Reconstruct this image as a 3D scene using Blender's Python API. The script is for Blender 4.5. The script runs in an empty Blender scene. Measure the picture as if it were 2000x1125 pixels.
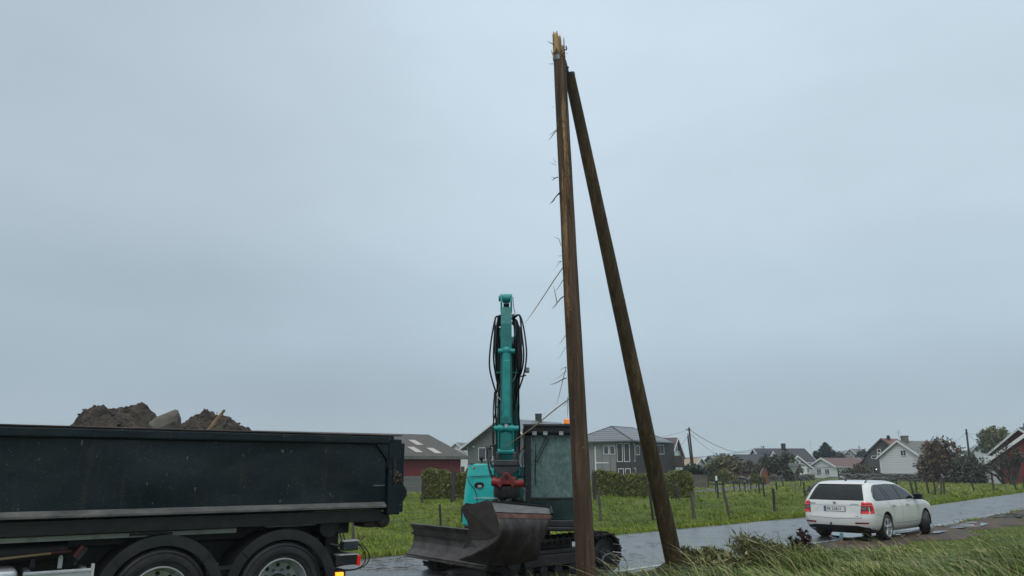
import bpy, bmesh, math, random
import numpy as np
from mathutils import Vector, Matrix
from mathutils.bvhtree import BVHTree
random.seed(7); rng = np.random.default_rng(7)
scn = bpy.context.scene
COL = scn.collection
R = math.radians
# ------------------------------------------------------------ camera
FPX, CAMH = 1480.0, 1.8
TH = math.atan(352.5 / FPX)
cam_d = bpy.data.cameras.new('camera'); cam = bpy.data.objects.new('camera', cam_d); COL.objects.link(cam)
cam.location = (0, 0, CAMH); cam.rotation_euler = (R(90) + TH, 0, 0)
cam_d.sensor_width = 36; cam_d.lens = FPX * 36 / 2000; cam_d.clip_start = .1; cam_d.clip_end = 6000
scn.camera = cam
# ------------------------------------------------------------ sky, sun, exposure
SUN_EL, SUN_ROT = R(50), R(200)
w = bpy.data.worlds.new('World'); scn.world = w; w.use_nodes = True
nt = w.node_tree; nt.nodes.clear()
def N(t, **k):
    n = nt.nodes.new(t)
    for a, b in k.items(): setattr(n, a, b)
    return n
out = N('ShaderNodeOutputWorld'); tc = N('ShaderNodeTexCoord'); sep = N('ShaderNodeSeparateXYZ')
nt.links.new(tc.outputs['Generated'], sep.inputs[0])
ramp = N('ShaderNodeValToRGB'); nt.links.new(sep.outputs['Z'], ramp.inputs[0])
cr = ramp.color_ramp; cr.interpolation = 'EASE'
cr.elements[0].position = 0.0; cr.elements[0].color = (0.416, 0.522, 0.601, 1)
cr.elements[1].position = 1.0; cr.elements[1].color = (1.15, 1.25, 1.36, 1)
for p, c in ((.08, (0.394, 0.497, 0.601, 1)), (.20, (0.499, 0.627, 0.751, 1)), (.34, (0.583, 0.710, 0.845, 1)), (.56, (0.630, 0.760, 0.908, 1)), (.78, (.95, 1.04, 1.16, 1))):
    e = cr.elements.new(p); e.color = c
mp = N('ShaderNodeMapping'); mp.inputs['Scale'].default_value = (1, 1, 2.2); mp.inputs['Location'].default_value = (.35, .2, .1)
nt.links.new(tc.outputs['Generated'], mp.inputs[0])
noi = N('ShaderNodeTexNoise'); noi.inputs['Scale'].default_value = 1.7; noi.inputs['Detail'].default_value = 5; noi.inputs['Roughness'].default_value = .45
nt.links.new(mp.outputs[0], noi.inputs['Vector'])
mr = N('ShaderNodeMapRange'); mr.inputs[1].default_value = .3; mr.inputs[2].default_value = .7; mr.inputs[3].default_value = .93; mr.inputs[4].default_value = 1.06
nt.links.new(noi.outputs[0], mr.inputs[0])
mul = N('ShaderNodeMix', data_type='RGBA', blend_type='MULTIPLY'); mul.inputs[0].default_value = 1
def MR(src, a, b, c, d):
    k = N('ShaderNodeMapRange', interpolation_type='SMOOTHSTEP'); k.inputs[1].default_value = a; k.inputs[2].default_value = b; k.inputs[3].default_value = c; k.inputs[4].default_value = d; nt.links.new(src, k.inputs[0]); return k.outputs[0]
def MT_(op, a, b):
    k = N('ShaderNodeMath', operation=op)
    for i, q in enumerate((a, b)):
        if isinstance(q, (int, float)): k.inputs[i].default_value = q
        else: nt.links.new(q, k.inputs[i])
    return k.outputs[0]
# the cloud deck is thicker towards the left of the view
west = MT_('MULTIPLY', MR(sep.outputs['X'], .12, -.55, 0, .26), MR(sep.outputs['Z'], .02, .22, 0, 1)); shade = MT_('SUBTRACT', 1.02, west)
cld = N('ShaderNodeMix', data_type='RGBA', blend_type='MULTIPLY'); cld.inputs[0].default_value = 1; nt.links.new(ramp.outputs[0], cld.inputs[6]); nt.links.new(shade, cld.inputs[7])
nt.links.new(cld.outputs[2], mul.inputs[6]); nt.links.new(mr.outputs[0], mul.inputs[7])
sky = N('ShaderNodeTexSky', sky_type='NISHITA', sun_disc=False); sky.sun_elevation = SUN_EL; sky.sun_rotation = SUN_ROT
bg1 = N('ShaderNodeBackground'); bg1.inputs[1].default_value = .05; nt.links.new(sky.outputs[0], bg1.inputs[0])
bg2 = N('ShaderNodeBackground'); bg2.inputs[1].default_value = 1.0; n2 = N('ShaderNodeTexNoise'); n2.inputs['Scale'].default_value = 4.5; n2.inputs['Detail'].default_value = 7; n2.inputs['Roughness'].default_value = .55; nt.links.new(mp.outputs[0], n2.inputs['Vector'])
fine = N('ShaderNodeMix', data_type='RGBA', blend_type='MULTIPLY'); fine.inputs[0].default_value = 1; nt.links.new(mul.outputs[2], fine.inputs[6]); nt.links.new(MR(n2.outputs[0], .36, .66, .982, 1.012), fine.inputs[7])
tone = N('ShaderNodeMix', data_type='RGBA', blend_type='MULTIPLY'); tone.inputs[0].default_value = 1; tone.inputs[7].default_value = (1.0, .99, .95, 1); nt.links.new(fine.outputs[2], tone.inputs[6])
nt.links.new(tone.outputs[2], bg2.inputs[0])
mixs = N('ShaderNodeMixShader'); mixs.inputs[0].default_value = .93
nt.links.new(bg1.outputs[0], mixs.inputs[1]); nt.links.new(bg2.outputs[0], mixs.inputs[2]); nt.links.new(mixs.outputs[0], out.inputs[0])
sd = bpy.data.lights.new('sun', 'SUN'); sd.energy = .9; sd.angle = R(25); sd.color = (1, .97, .92)
so = bpy.data.objects.new('sun', sd); COL.objects.link(so)
_d = Vector((math.sin(SUN_ROT) * math.cos(SUN_EL), math.cos(SUN_ROT) * math.cos(SUN_EL), math.sin(SUN_EL)))
so.rotation_euler = (-_d).to_track_quat('-Z', 'Y').to_euler()
vs = scn.view_settings; vs.view_transform = 'Standard'; vs.look = 'None'; vs.gamma = 1; vs.exposure = 0.06
# ------------------------------------------------------------ geometry of the place seen from the camera
_c, _s = math.cos(TH), math.sin(TH)
def ray(x, y):
    u = (x - 1000) / FPX; v = (562.5 - y) / FPX
    return Vector((u, _c - v * _s, _s + v * _c))
O = Vector((0, 0, CAMH))
def at(x, y, Y):
    d = ray(x, y); return O + d * (Y / d.y)
def gnd(x, y, z=0.0):
    d = ray(x, y); return O + d * ((z - CAMH) / d.z)
def onplane(x, y, P, n):
    d = ray(x, y); return O + d * ((Vector(P) - O).dot(n) / d.dot(n))
# ------------------------------------------------------------ helpers
def tag(o, label=None, cat=None, group=None, kind=None):
    if label: o['label'] = label
    if cat: o['category'] = cat
    if group: o['group'] = group
    if kind: o['kind'] = kind
    return o
def empty(name, loc=(0, 0, 0), rz=0, label=None, cat=None, group=None):
    o = bpy.data.objects.new(name, None); COL.objects.link(o); o.location = loc; o.rotation_euler = (0, 0, rz)
    o.empty_display_size = .2
    return tag(o, label, cat, group)
class MB:
    def __init__(s): s.v = []; s.f = []
    def add(s, vs, fs):
        k = len(s.v); s.v += [tuple(p) for p in vs]; s.f += [tuple(i + k for i in f) for f in fs]; return s
    def box(s, c, d, m=None):
        x, y, z = d[0] / 2, d[1] / 2, d[2] / 2
        vs = [Vector(p) for p in ((-x,-y,-z),(x,-y,-z),(x,y,-z),(-x,y,-z),(-x,-y,z),(x,-y,z),(x,y,z),(-x,y,z))]
        if m is not None: vs = [m @ p for p in vs]
        c = Vector(c)
        return s.add([p + c for p in vs], [(0,3,2,1),(4,5,6,7),(0,1,5,4),(1,2,6,5),(2,3,7,6),(3,0,4,7)])
    def bx(s, x0, x1, y0, y1, z0, z1): return s.box(((x0+x1)/2,(y0+y1)/2,(z0+z1)/2),(abs(x1-x0),abs(y1-y0),abs(z1-z0)))
    def tube(s, path, r, n=8, cap=True):
        path = [Vector(p) for p in path]; m = len(path); rs = r if isinstance(r, (list, tuple)) else [r] * m
        k = len(s.v); prev = None
        for i, p in enumerate(path):
            t = (path[min(i+1, m-1)] - path[max(i-1, 0)]).normalized()
            if prev is None: a = t.orthogonal().normalized()
            else:
                a = prev - t * prev.dot(t)
                a = a.normalized() if a.length > 1e-6 else t.orthogonal().normalized()
            prev = a; b = t.cross(a)
            for j in range(n):
                q = 2 * math.pi * j / n; s.v.append(tuple(p + (a * math.cos(q) + b * math.sin(q)) * rs[i]))
        for i in range(m - 1):
            for j in range(n):
                j2 = (j + 1) % n; s.f.append((k+i*n+j, k+i*n+j2, k+(i+1)*n+j2, k+(i+1)*n+j))
        if cap: s.f.append(tuple(k + j for j in range(n))[::-1]); s.f.append(tuple(k + (m-1)*n + j for j in range(n)))
        return s
    def bar(s, p0, p1, wd, hd, up=(0, 0, 1)):
        p0 = Vector(p0); p1 = Vector(p1); t = (p1 - p0); L = t.length; t.normalize()
        sd_ = t.cross(Vector(up)); sd_ = sd_.normalized() if sd_.length > 1e-5 else t.orthogonal().normalized(); u = sd_.cross(t)
        m = Matrix((sd_, t, u)).transposed()
        return s.box((p0 + p1) / 2, (wd, L, hd), m)
    def prism(s, poly, fn0, fn1):
        n = len(poly); vs = [fn0(*p) for p in poly] + [fn1(*p) for p in poly]
        return s.add(vs, [tuple(range(n))[::-1], tuple(range(n, 2*n))] + [(i, (i+1) % n, n + (i+1) % n, n + i) for i in range(n)])
    def lathe(s, prof, n=32, axis='y', c=(0, 0, 0), closed=False):
        k = len(s.v); m = len(prof); c = Vector(c)
        for r, h in prof:
            for j in range(n):
                q = 2 * math.pi * j / n; a, b = r * math.cos(q), r * math.sin(q)
                p = {'y': (a, h, b), 'z': (a, b, h), 'x': (h, a, b)}[axis]; s.v.append(tuple(Vector(p) + c))
        for i in range(m if closed else m - 1):
            i2 = (i + 1) % m
            for j in range(n):
                j2 = (j + 1) % n; s.f.append((k+i*n+j, k+i*n+j2, k+i2*n+j2, k+i2*n+j))
        return s
    def ball(s, c, r, n=12, m=8):
        prof = [(max(1e-4, math.sin(math.pi*i/m)), -math.cos(math.pi*i/m)) for i in range(m+1)]
        k = len(s.v); s.lathe(prof, n, 'z'); rr = r if isinstance(r, (tuple, list)) else (r, r, r)
        for i in range(k, len(s.v)):
            p = s.v[i]; s.v[i] = (c[0]+p[0]*rr[0], c[1]+p[1]*rr[1], c[2]+p[2]*rr[2])
        return s
    def build(s, name, m, parent=None, smooth=False, bevel=0, seg=2, ang=30):
        me = bpy.data.meshes.new(name); me.from_pydata(s.v, [], s.f)
        bm = bmesh.new(); bm.from_mesh(me); bmesh.ops.recalc_face_normals(bm, faces=bm.faces); bm.to_mesh(me); bm.free()
        if m: me.materials.append(m)
        o = bpy.data.objects.new(name, me); COL.objects.link(o)
        if parent: o.parent = parent
        if smooth:
            me.polygons.foreach_set('use_smooth', [True] * len(me.polygons)); me.set_sharp_from_angle(angle=R(ang))
        if bevel:
            b = o.modifiers.new('bevel', 'BEVEL'); b.width = bevel; b.segments = seg; b.limit_method = 'ANGLE'; b.angle_limit = R(35)
        return o
def fast(name, V, F4=None, F3=None, m=None, tint=None, parent=None):
    me = bpy.data.meshes.new(name); V = np.asarray(V, np.float32); me.vertices.add(len(V)); me.vertices.foreach_set('co', V.ravel())
    loops = []; st = []; tot = []; k = 0
    for F, n in ((F4, 4), (F3, 3)):
        if F is None or len(F) == 0: continue
        F = np.asarray(F, np.int32); loops.append(F.ravel()); st.append(k + np.arange(len(F)) * n); tot.append(np.full(len(F), n)); k += F.size
    loops = np.concatenate(loops); st = np.concatenate(st).astype(np.int32); tot = np.concatenate(tot).astype(np.int32)
    me.loops.add(len(loops)); me.loops.foreach_set('vertex_index', loops.astype(np.int32))
    me.polygons.add(len(st)); me.polygons.foreach_set('loop_start', st); me.polygons.foreach_set('loop_total', tot)
    if tint is not None:
        a = me.attributes.new('tint', 'FLOAT', 'POINT'); a.data.foreach_set('value', np.asarray(tint, np.float32))
    me.update(calc_edges=True); me.validate()
    if m: me.materials.append(m)
    o = bpy.data.objects.new(name, me); COL.objects.link(o)
    if parent: o.parent = parent
    return o
def copy_tree(o, parent=None):
    c = o.copy(); COL.objects.link(c); c.parent = parent
    for ch in o.children: copy_tree(ch, c)
    return c
def text_mesh(name, body, size, m, parent, M, align='LEFT', sx=1, bold=0):
    cu = bpy.data.curves.new(name, 'FONT'); cu.body = body; cu.size = size; cu.align_x = align; cu.extrude = .002; cu.offset = bold
    o = bpy.data.objects.new(name, cu); COL.objects.link(o)
    dg = bpy.context.evaluated_depsgraph_get(); me = bpy.data.meshes.new_from_object(o.evaluated_get(dg))
    bpy.data.objects.remove(o); me.transform(M @ Matrix.Diagonal((sx, 1, 1, 1))); me.materials.clear(); me.materials.append(m)
    o = bpy.data.objects.new(name, me); COL.objects.link(o); o.parent = parent
    return o
# ------------------------------------------------------------ materials
def newmat(name):
    m = bpy.data.materials.new(name); m.use_nodes = True; t = m.node_tree
    return m, t, t.nodes['Principled BSDF']
def mat(name, col, rough=.5, col2=None, scale=4, detail=6, bump=0, bscale=None, metal=0, coat=0, spec=.5, stretch=(1,1,1), lo=.35, hi=.65, dist=.02, rough2=None, nrough=.6, emit=None, estr=0, alpha=1, trans=0):
    m, t, b = newmat(name); L = t.links
    b.inputs['Base Color'].default_value = (*col, 1); b.inputs['Roughness'].default_value = rough; b.inputs['Metallic'].default_value = metal
    b.inputs['Coat Weight'].default_value = coat; b.inputs['Coat Roughness'].default_value = .12; b.inputs['Specular IOR Level'].default_value = spec
    b.inputs['Transmission Weight'].default_value = trans
    if emit: b.inputs['Emission Color'].default_value = (*emit, 1); b.inputs['Emission Strength'].default_value = estr
    if col2 or bump or rough2 is not None:
        tc = t.nodes.new('ShaderNodeTexCoord'); mp = t.nodes.new('ShaderNodeMapping'); mp.inputs['Scale'].default_value = stretch
        L.new(tc.outputs['Object'], mp.inputs[0])
        n = t.nodes.new('ShaderNodeTexNoise'); n.inputs['Scale'].default_value = scale; n.inputs['Detail'].default_value = detail; n.inputs['Roughness'].default_value = nrough
        L.new(mp.outputs[0], n.inputs['Vector'])
        rr = t.nodes.new('ShaderNodeMapRange'); rr.inputs[1].default_value = lo; rr.inputs[2].default_value = hi; L.new(n.outputs[0], rr.inputs[0])
        if col2:
            mx = t.nodes.new('ShaderNodeMix'); mx.data_type = 'RGBA'; mx.inputs[6].default_value = (*col, 1); mx.inputs[7].default_value = (*col2, 1)
            L.new(rr.outputs[0], mx.inputs[0]); L.new(mx.outputs[2], b.inputs['Base Color'])
        if rough2 is not None:
            r2 = t.nodes.new('ShaderNodeMapRange'); r2.inputs[3].default_value = rough; r2.inputs[4].default_value = rough2
            L.new(rr.outputs[0], r2.inputs[0]); L.new(r2.outputs[0], b.inputs['Roughness'])
        if bump:
            n2 = t.nodes.new('ShaderNodeTexNoise'); n2.inputs['Scale'].default_value = bscale or scale * 3; n2.inputs['Detail'].default_value = 5; L.new(mp.outputs[0], n2.inputs['Vector'])
            bp = t.nodes.new('ShaderNodeBump'); bp.inputs['Strength'].default_value = bump; bp.inputs['Distance'].default_value = dist
            L.new(n2.outputs[0], bp.inputs['Height']); L.new(bp.outputs[0], b.inputs['Normal'])
    return m
def board_mat(name, col, col2, width=.14, axis='z', rough=.55, gap=.55, dark=.35, nscale=3, tile=0, groove=.12):
    """boards, courses or tiles: a groove every <width> metres along z ('z') or along the wall ('h')"""
    m, t, b = newmat(name); L = t.links; nd = t.nodes
    tc = nd.new('ShaderNodeTexCoord'); sp = nd.new('ShaderNodeSeparateXYZ'); L.new(tc.outputs['Object'], sp.inputs[0])
    def MA(op, a, bb=None):
        k = nd.new('ShaderNodeMath'); k.operation = op
        for i, q in enumerate((a, bb)):
            if q is None: continue
            if isinstance(q, (int, float)): k.inputs[i].default_value = q
            else: L.new(q, k.inputs[i])
        return k.outputs[0]
    co = sp.outputs['Z'] if axis == 'z' else MA('ADD', sp.outputs['X'], sp.outputs['Y'])
    dv = MA('DIVIDE', co, width); fr = MA('FRACT', dv); idx = MA('FLOOR', dv)
    g = MA('LESS_THAN', fr, groove)
    wn = nd.new('ShaderNodeTexWhiteNoise'); wn.noise_dimensions = '1D'; L.new(idx, wn.inputs['W'])
    n = nd.new('ShaderNodeTexNoise'); n.inputs['Scale'].default_value = nscale; n.inputs['Detail'].default_value = 6; L.new(tc.outputs['Object'], n.inputs['Vector'])
    f = MA('ADD', MA('MULTIPLY', wn.outputs[0], .35), MA('MULTIPLY', n.outputs[0], .75))
    mx = nd.new('ShaderNodeMix'); mx.data_type = 'RGBA'; mx.inputs[6].default_value = (*col, 1); mx.inputs[7].default_value = (*col2, 1); L.new(f, mx.inputs[0])
    m2 = nd.new('ShaderNodeMix'); m2.data_type = 'RGBA'; m2.inputs[7].default_value = tuple(x * dark for x in col) + (1,)
    L.new(mx.outputs[2], m2.inputs[6]); L.new(MA('MULTIPLY', g, gap), m2.inputs[0]); L.new(m2.outputs[2], b.inputs['Base Color'])
    bp = nd.new('ShaderNodeBump'); bp.inputs['Strength'].default_value = .6; bp.inputs['Distance'].default_value = .02; L.new(fr, bp.inputs['Height']); L.new(bp.outputs[0], b.inputs['Normal'])
    b.inputs['Roughness'].default_value = rough
    return m
def tint_mat(name, stops, rough=.55, spec=.3):
    m, t, b = newmat(name); L = t.links
    a = t.nodes.new('ShaderNodeAttribute'); a.attribute_name = 'tint'
    r = t.nodes.new('ShaderNodeValToRGB'); cr = r.color_ramp; L.new(a.outputs['Fac'], r.inputs[0])
    cr.elements[0].position = stops[0][0]; cr.elements[0].color = (*stops[0][1], 1); cr.elements[1].position = stops[-1][0]; cr.elements[1].color = (*stops[-1][1], 1)
    for p, c in stops[1:-1]: e = cr.elements.new(p); e.color = (*c, 1)
    L.new(r.outputs[0], b.inputs['Base Color']); b.inputs['Roughness'].default_value = rough; b.inputs['Specular IOR Level'].default_value = spec
    return m
def glass_mat(name, col=(.02, .025, .03), rough=.05, spec=.8, col2=None, scale=4):
    return mat(name, col, rough, col2=col2, scale=scale, spec=spec)
M = {}
M['white'] = mat('white_paint', (.80, .81, .82), .45, (.70, .72, .73), 2)
M['trim'] = mat('white_trim', (.82, .83, .84), .45, (.74, .75, .76), 3)
M['pane'] = glass_mat('window_glass', (.015, .02, .026), .04, .9)
M['pane_sky'] = glass_mat('sky_painted_glass', (.20, .23, .29), .06, .7, (.07, .085, .11), 1.2)  # no curtain: blue-grey sky reflection painted into the pane colour
M['black_metal'] = mat('black_metal', (.010, .012, .014), .35, (.022, .024, .026), 8, rough2=.6)
M['rubber'] = mat('rubber', (.010, .010, .011), .55, (.022, .022, .022), 9, bump=.2, bscale=40)
M['chrome'] = mat('polished_aluminium', (.66, .68, .70), .25, (.46, .48, .50), 6, metal=.55, rough2=.45)
M['galv'] = mat('galvanised_steel', (.20, .22, .23), .4, (.12, .13, .14), 9, metal=.6)
M['hose'] = mat('hose_rubber', (.008, .008, .010), .35)
M['concrete'] = mat('concrete', (.16, .16, .155), .75, (.10, .10, .095), 3, bump=.3)
# ------------------------------------------------------------ terrain
NEAR = np.array([(-62, -46.6), (-15.8, -2.8), (2.35, 14.4), (8.0, 19.7), (13.6, 25.0), (21.5, 33.6), (43.5, 57.5), (95, 118), (200, 240)], float)
FAR = np.array([(-66, -43.3), (-19.6, .6), (-3.2, 16.3), (3.3, 22.5), (11.4, 30.3), (19.3, 37.6), (39, 60), (90, 119), (195, 244)], float)
def sdist(P, poly):
    """distance to a polyline, positive on its right-hand side (towards the camera)"""
    P = np.asarray(P, float); best = np.full(len(P), 1e9); sg = np.zeros(len(P))
    for a, b in zip(poly[:-1], poly[1:]):
        d = b - a; t = np.clip(((P - a) @ d) / (d @ d), 0, 1); q = a + t[:, None] * d; r = P - q; ds = np.hypot(r[:, 0], r[:, 1])
        s = d[1] * r[:, 0] - d[0] * r[:, 1]; k = ds < best; best = np.where(k, ds, best); sg = np.where(k, np.sign(s), sg)
    return best * sg
def sm(x): x = np.clip(x, 0, 1); return x * x * (3 - 2 * x)
def zgs(P):
    P = np.atleast_2d(np.asarray(P, float)); sn = sdist(P, NEAR); sf = sdist(P, FAR); X, Y = P[:, 0], P[:, 1]
    z = np.zeros(len(P))
    bank = .30 * sm((sn - .5) / 1.7) * sm((9.0 - X) / 4.5) + .16 * sm((sn - 2.6) / 2.0) * sm((X - 4.5) / 4.5)
    bump = .03 * np.sin(X * 1.7 + Y * .9) + .03 * np.sin(X * .8 - Y * 1.9)
    z += np.where(sn > 0, bank + bump * sm((sn - 1.5) / 1.5), 0)
    fld = -sf
    z += np.where(fld > 0, sm((fld - .8) / 3) * (.06 * np.sin(X * .55 + Y * .35) + .06 * np.sin(X * .31 - Y * .62 + 1) + .03 * np.sin(X * 1.3 + Y * 1.1)) * np.clip(1 - (Y - 70) / 60, .15, 1), 0)
    return z
def zg(x, y): return float(zgs([(x, y)])[0])
# ground: one sheet to the horizon
ground_m, t_, b_ = newmat('meadow_ground'); L_ = t_.links
tc = t_.nodes.new('ShaderNodeTexCoord')
def nz(sc, det=6, ro=.6, st=(1, 1, 1)):
    mp_ = t_.nodes.new('ShaderNodeMapping'); mp_.inputs['Scale'].default_value = st; L_.new(tc.outputs['Object'], mp_.inputs[0])
    n = t_.nodes.new('ShaderNodeTexNoise'); n.inputs['Scale'].default_value = sc; n.inputs['Detail'].default_value = det; n.inputs['Roughness'].default_value = ro; L_.new(mp_.outputs[0], n.inputs['Vector']); return n.outputs[0]
r1 = t_.nodes.new('ShaderNodeValToRGB'); L_.new(nz(.35, 8, .7), r1.inputs[0])
e = r1.color_ramp; e.elements[0].position = .32; e.elements[0].color = (.045, .070, .010, 1); e.elements[1].position = .72; e.elements[1].color = (.190, .200, .050, 1)
q = e.elements.new(.5); q.color = (.100, .140, .018, 1)
r2 = t_.nodes.new('ShaderNodeValToRGB'); L_.new(nz(2.6, 8, .75, (1, .6, 1)), r2.inputs[0])
r2.color_ramp.elements[0].position = .34; r2.color_ramp.elements[0].color = (.45, .45, .42, 1); r2.color_ramp.elements[1].position = .62; r2.color_ramp.elements[1].color = (1.1, 1.1, 1.05, 1)
mx = t_.nodes.new('ShaderNodeMix'); mx.data_type = 'RGBA'; mx.blend_type = 'MULTIPLY'; mx.inputs[0].default_value = 1; L_.new(r1.outputs[0], mx.inputs[6]); L_.new(r2.outputs[0], mx.inputs[7])
L_.new(mx.outputs[2], b_.inputs['Base Color']); b_.inputs['Roughness'].default_value = .8; b_.inputs['Specular IOR Level'].default_value = .15
bp = t_.nodes.new('ShaderNodeBump'); bp.inputs['Strength'].default_value = .8; bp.inputs['Distance'].default_value = .12; L_.new(nz(4, 8, .75), bp.inputs['Height']); L_.new(bp.outputs[0], b_.inputs['Normal'])
na, radii = 720, np.concatenate([[0.01], np.geomspace(.8, 2500, 260)])
ang = np.linspace(0, 2 * np.pi, na, endpoint=False)
P = np.array([(r * math.cos(a), r * math.sin(a)) for r in radii for a in ang]); Vv = np.column_stack([P, zgs(P)])
nr = len(radii); i, j = np.meshgrid(np.arange(nr - 1), np.arange(na), indexing='ij'); j2 = (j + 1) % na
F = np.stack([i*na + j, (i+1)*na + j, (i+1)*na + j2, i*na + j2], -1).reshape(-1, 4)
g_ = fast('ground', Vv, F, m=ground_m); tag(g_, 'flat green meadow and grass verge running to the horizon', 'ground', kind='structure')
g_.data.polygons.foreach_set('use_smooth', [True] * len(g_.data.polygons))
# road
def resample(poly, n):
    d = np.r_[0, np.cumsum(np.hypot(*np.diff(poly, axis=0).T))]; 
    t = np.linspace(0, d[-1], n); p = np.column_stack([np.interp(t, d, poly[:, k]) for k in (0, 1)])
    for _ in range(12): p[1:-1] = .25 * p[:-2] + .5 * p[1:-1] + .25 * p[2:]
    return p
n_ = 400; NP, FP = resample(NEAR, n_), resample(FAR, n_)
road_m, t_, b_ = newmat('wet_asphalt'); L_ = t_.links; tc = t_.nodes.new('ShaderNodeTexCoord')
rc = t_.nodes.new('ShaderNodeValToRGB'); L_.new(nz(1.1, 8, .7), rc.inputs[0]); rc.color_ramp.elements[0].position = .35; rc.color_ramp.elements[0].color = (.050, .052, .055, 1); rc.color_ramp.elements[1].position = .7; rc.color_ramp.elements[1].color = (.105, .107, .11, 1)
L_.new(rc.outputs[0], b_.inputs['Base Color'])
rr = t_.nodes.new('ShaderNodeMapRange'); rr.inputs[1].default_value = .35; rr.inputs[2].default_value = .65; rr.inputs[3].default_value = .20; rr.inputs[4].default_value = .36; mpr = t_.nodes.new('ShaderNodeMapping'); mpr.inputs['Rotation'].default_value = (0, 0, R(-43)); mpr.inputs['Scale'].default_value = (.10, 1.5, 1); L_.new(tc.outputs['Object'], mpr.inputs[0])
nr2 = t_.nodes.new('ShaderNodeTexNoise'); nr2.inputs['Scale'].default_value = 1.3; nr2.inputs['Detail'].default_value = 7; nr2.inputs['Roughness'].default_value = .7; L_.new(mpr.outputs[0], nr2.inputs['Vector'])
L_.new(nr2.outputs[0], rr.inputs[0]); L_.new(rr.outputs[0], b_.inputs['Roughness'])
b_.inputs['Specular IOR Level'].default_value = .75
bp = t_.nodes.new('ShaderNodeBump'); bp.inputs['Strength'].default_value = .32; bp.inputs['Distance'].default_value = .012; L_.new(nz(14, 7, .8), bp.inputs['Height']); L_.new(bp.outputs[0], b_.inputs['Normal'])
rows = 9; V = []; F = []
for k in range(n_):
    for q in range(rows):
        p = NP[k] * (1 - q / (rows - 1)) + FP[k] * q / (rows - 1); u = q / (rows - 1); V.append((p[0], p[1], .012 + .05 * (1 - (2*u-1)**2)))
for k in range(n_ - 1):
    for q in range(rows - 1): a = k * rows + q; F.append((a, a + rows, a + rows + 1, a + 1))
rd = fast('road', V, F, m=road_m); tag(rd, 'narrow wet asphalt road curving past the field', 'road', kind='structure')
rd.data.polygons.foreach_set('use_smooth', [True] * len(rd.data.polygons))
# faded edge line, broken up by wear
lm, t_, b_ = newmat('worn_line'); L_ = t_.links; tc = t_.nodes.new('ShaderNodeTexCoord')
rc = t_.nodes.new('ShaderNodeValToRGB'); L_.new(nz(6, 8, .75), rc.inputs[0]); rc.color_ramp.elements[0].position = .42; rc.color_ramp.elements[0].color = (.07, .07, .075, 1); rc.color_ramp.elements[1].position = .55; rc.color_ramp.elements[1].color = (.55, .56, .57, 1)
L_.new(rc.outputs[0], b_.inputs['Base Color']); b_.inputs['Roughness'].default_value = .2
V = []; F = []
for k in range(n_):
    for q in (.035, .055):
        p = NP[k] * (1 - q) + FP[k] * q; V.append((p[0], p[1], .017 + .05 * (1 - (2*q-1)**2)))
F = [(2*k, 2*k+2, 2*k+3, 2*k+1) for k in range(n_ - 1)]
tag(fast('edge_line', V, F, m=lm), 'worn white edge line along the near side of the wet road', 'road marking', kind='structure')
# mud shoulder on the near side, right of the strut
mud_m = mat('wet_mud', (.030, .019, .012), .55, (.120, .084, .056), 1.6, bump=1, bscale=9, dist=.06, rough2=.85, spec=.3)
pth = resample(NEAR, 2600); sel = [k for k in range(2600) if -1.5 < pth[k][0] < 44]
V = []; F = []; cols = 16
for n2, k in enumerate(sel):
    d = pth[k+1] - pth[k-1]; d /= np.hypot(*d); nrm = np.array([d[1], -d[0]]); X = pth[k][0]
    wd = (1.0 + .45 * float(sm(np.array((X - 3) / 5)))) + .35 * math.sin(X * 1.3) + .18 * math.sin(X * 3.7 + 1) - .9 * float(sm(np.array((X - 28) / 12)))
    for q in range(cols):
        o_ = -.12 - .1 * math.sin(X * 2.1) + (wd + .12) * q / (cols - 1); p = pth[k] + nrm * o_
        V.append((p[0], p[1], zg(*p) + .022 * min(1, q / 2, (cols - 1 - q) / 2) + .004 + .022 * (1 + math.sin(p[0] * 2.1 + 1.7 * math.sin(p[1] * 1.3)) * math.sin(p[1] * 2.7 + 2 * math.sin(p[0]))) * min(1, q / 3, (cols - 1 - q) / 3)))
for k in range(len(sel) - 1):
    for q in range(cols - 1): a = k * cols + q; F.append((a, a + 1, a + cols + 1, a + cols))
ms = fast('mud_shoulder', V, F, m=mud_m); tag(ms, 'brown wet mud strip beside the road', 'mud', kind='structure')
ms.data.polygons.foreach_set('use_smooth', [True] * len(ms.data.polygons))
water_m = mat('puddle_water', (.04, .035, .03), .03, spec=.7, bump=.06, bscale=14)
def blob(name, c, rx, ry, rz, z, m, seed, label):
    r_ = random.Random(seed); ph = [r_.uniform(0, 6.28) for _ in range(4)]; V = [(0, 0, 0)]
    for k in range(48):
        a = k * 2 * math.pi / 48; q = 1 + .18 * math.sin(2*a + ph[0]) + .14 * math.sin(3*a + ph[1]) + .10 * math.sin(5*a + ph[2]) + .06 * math.sin(9*a + ph[3]); V.append((rx*q*math.cos(a), ry*q*math.sin(a), 0))
    b = MB().add(V, [(0, 1 + k, 1 + (k+1) % 48) for k in range(48)]).build(name, m); b.location = (c[0], c[1], z); b.rotation_euler = (0, 0, rz)
    return tag(b, label, 'puddle', kind='structure')
for k, (px, py, rx, ry, lab) in enumerate(((1680, 1046, 1.5, .75, 'bright rain puddle behind the white car'), (1895, 1029, 1.5, .40, 'long rain puddle in the mud right of the white car'), (1970, 1010, 1.6, .45, 'rain puddle in the mud at the right edge'), (1835, 1043, .5, .15, 'small puddle in front of the car\'s right front wheel'))):
    p = gnd(px, py); blob('puddle', p, rx, ry, R(46), zg(p.x, p.y) + .066, water_m, k, lab)
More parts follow.
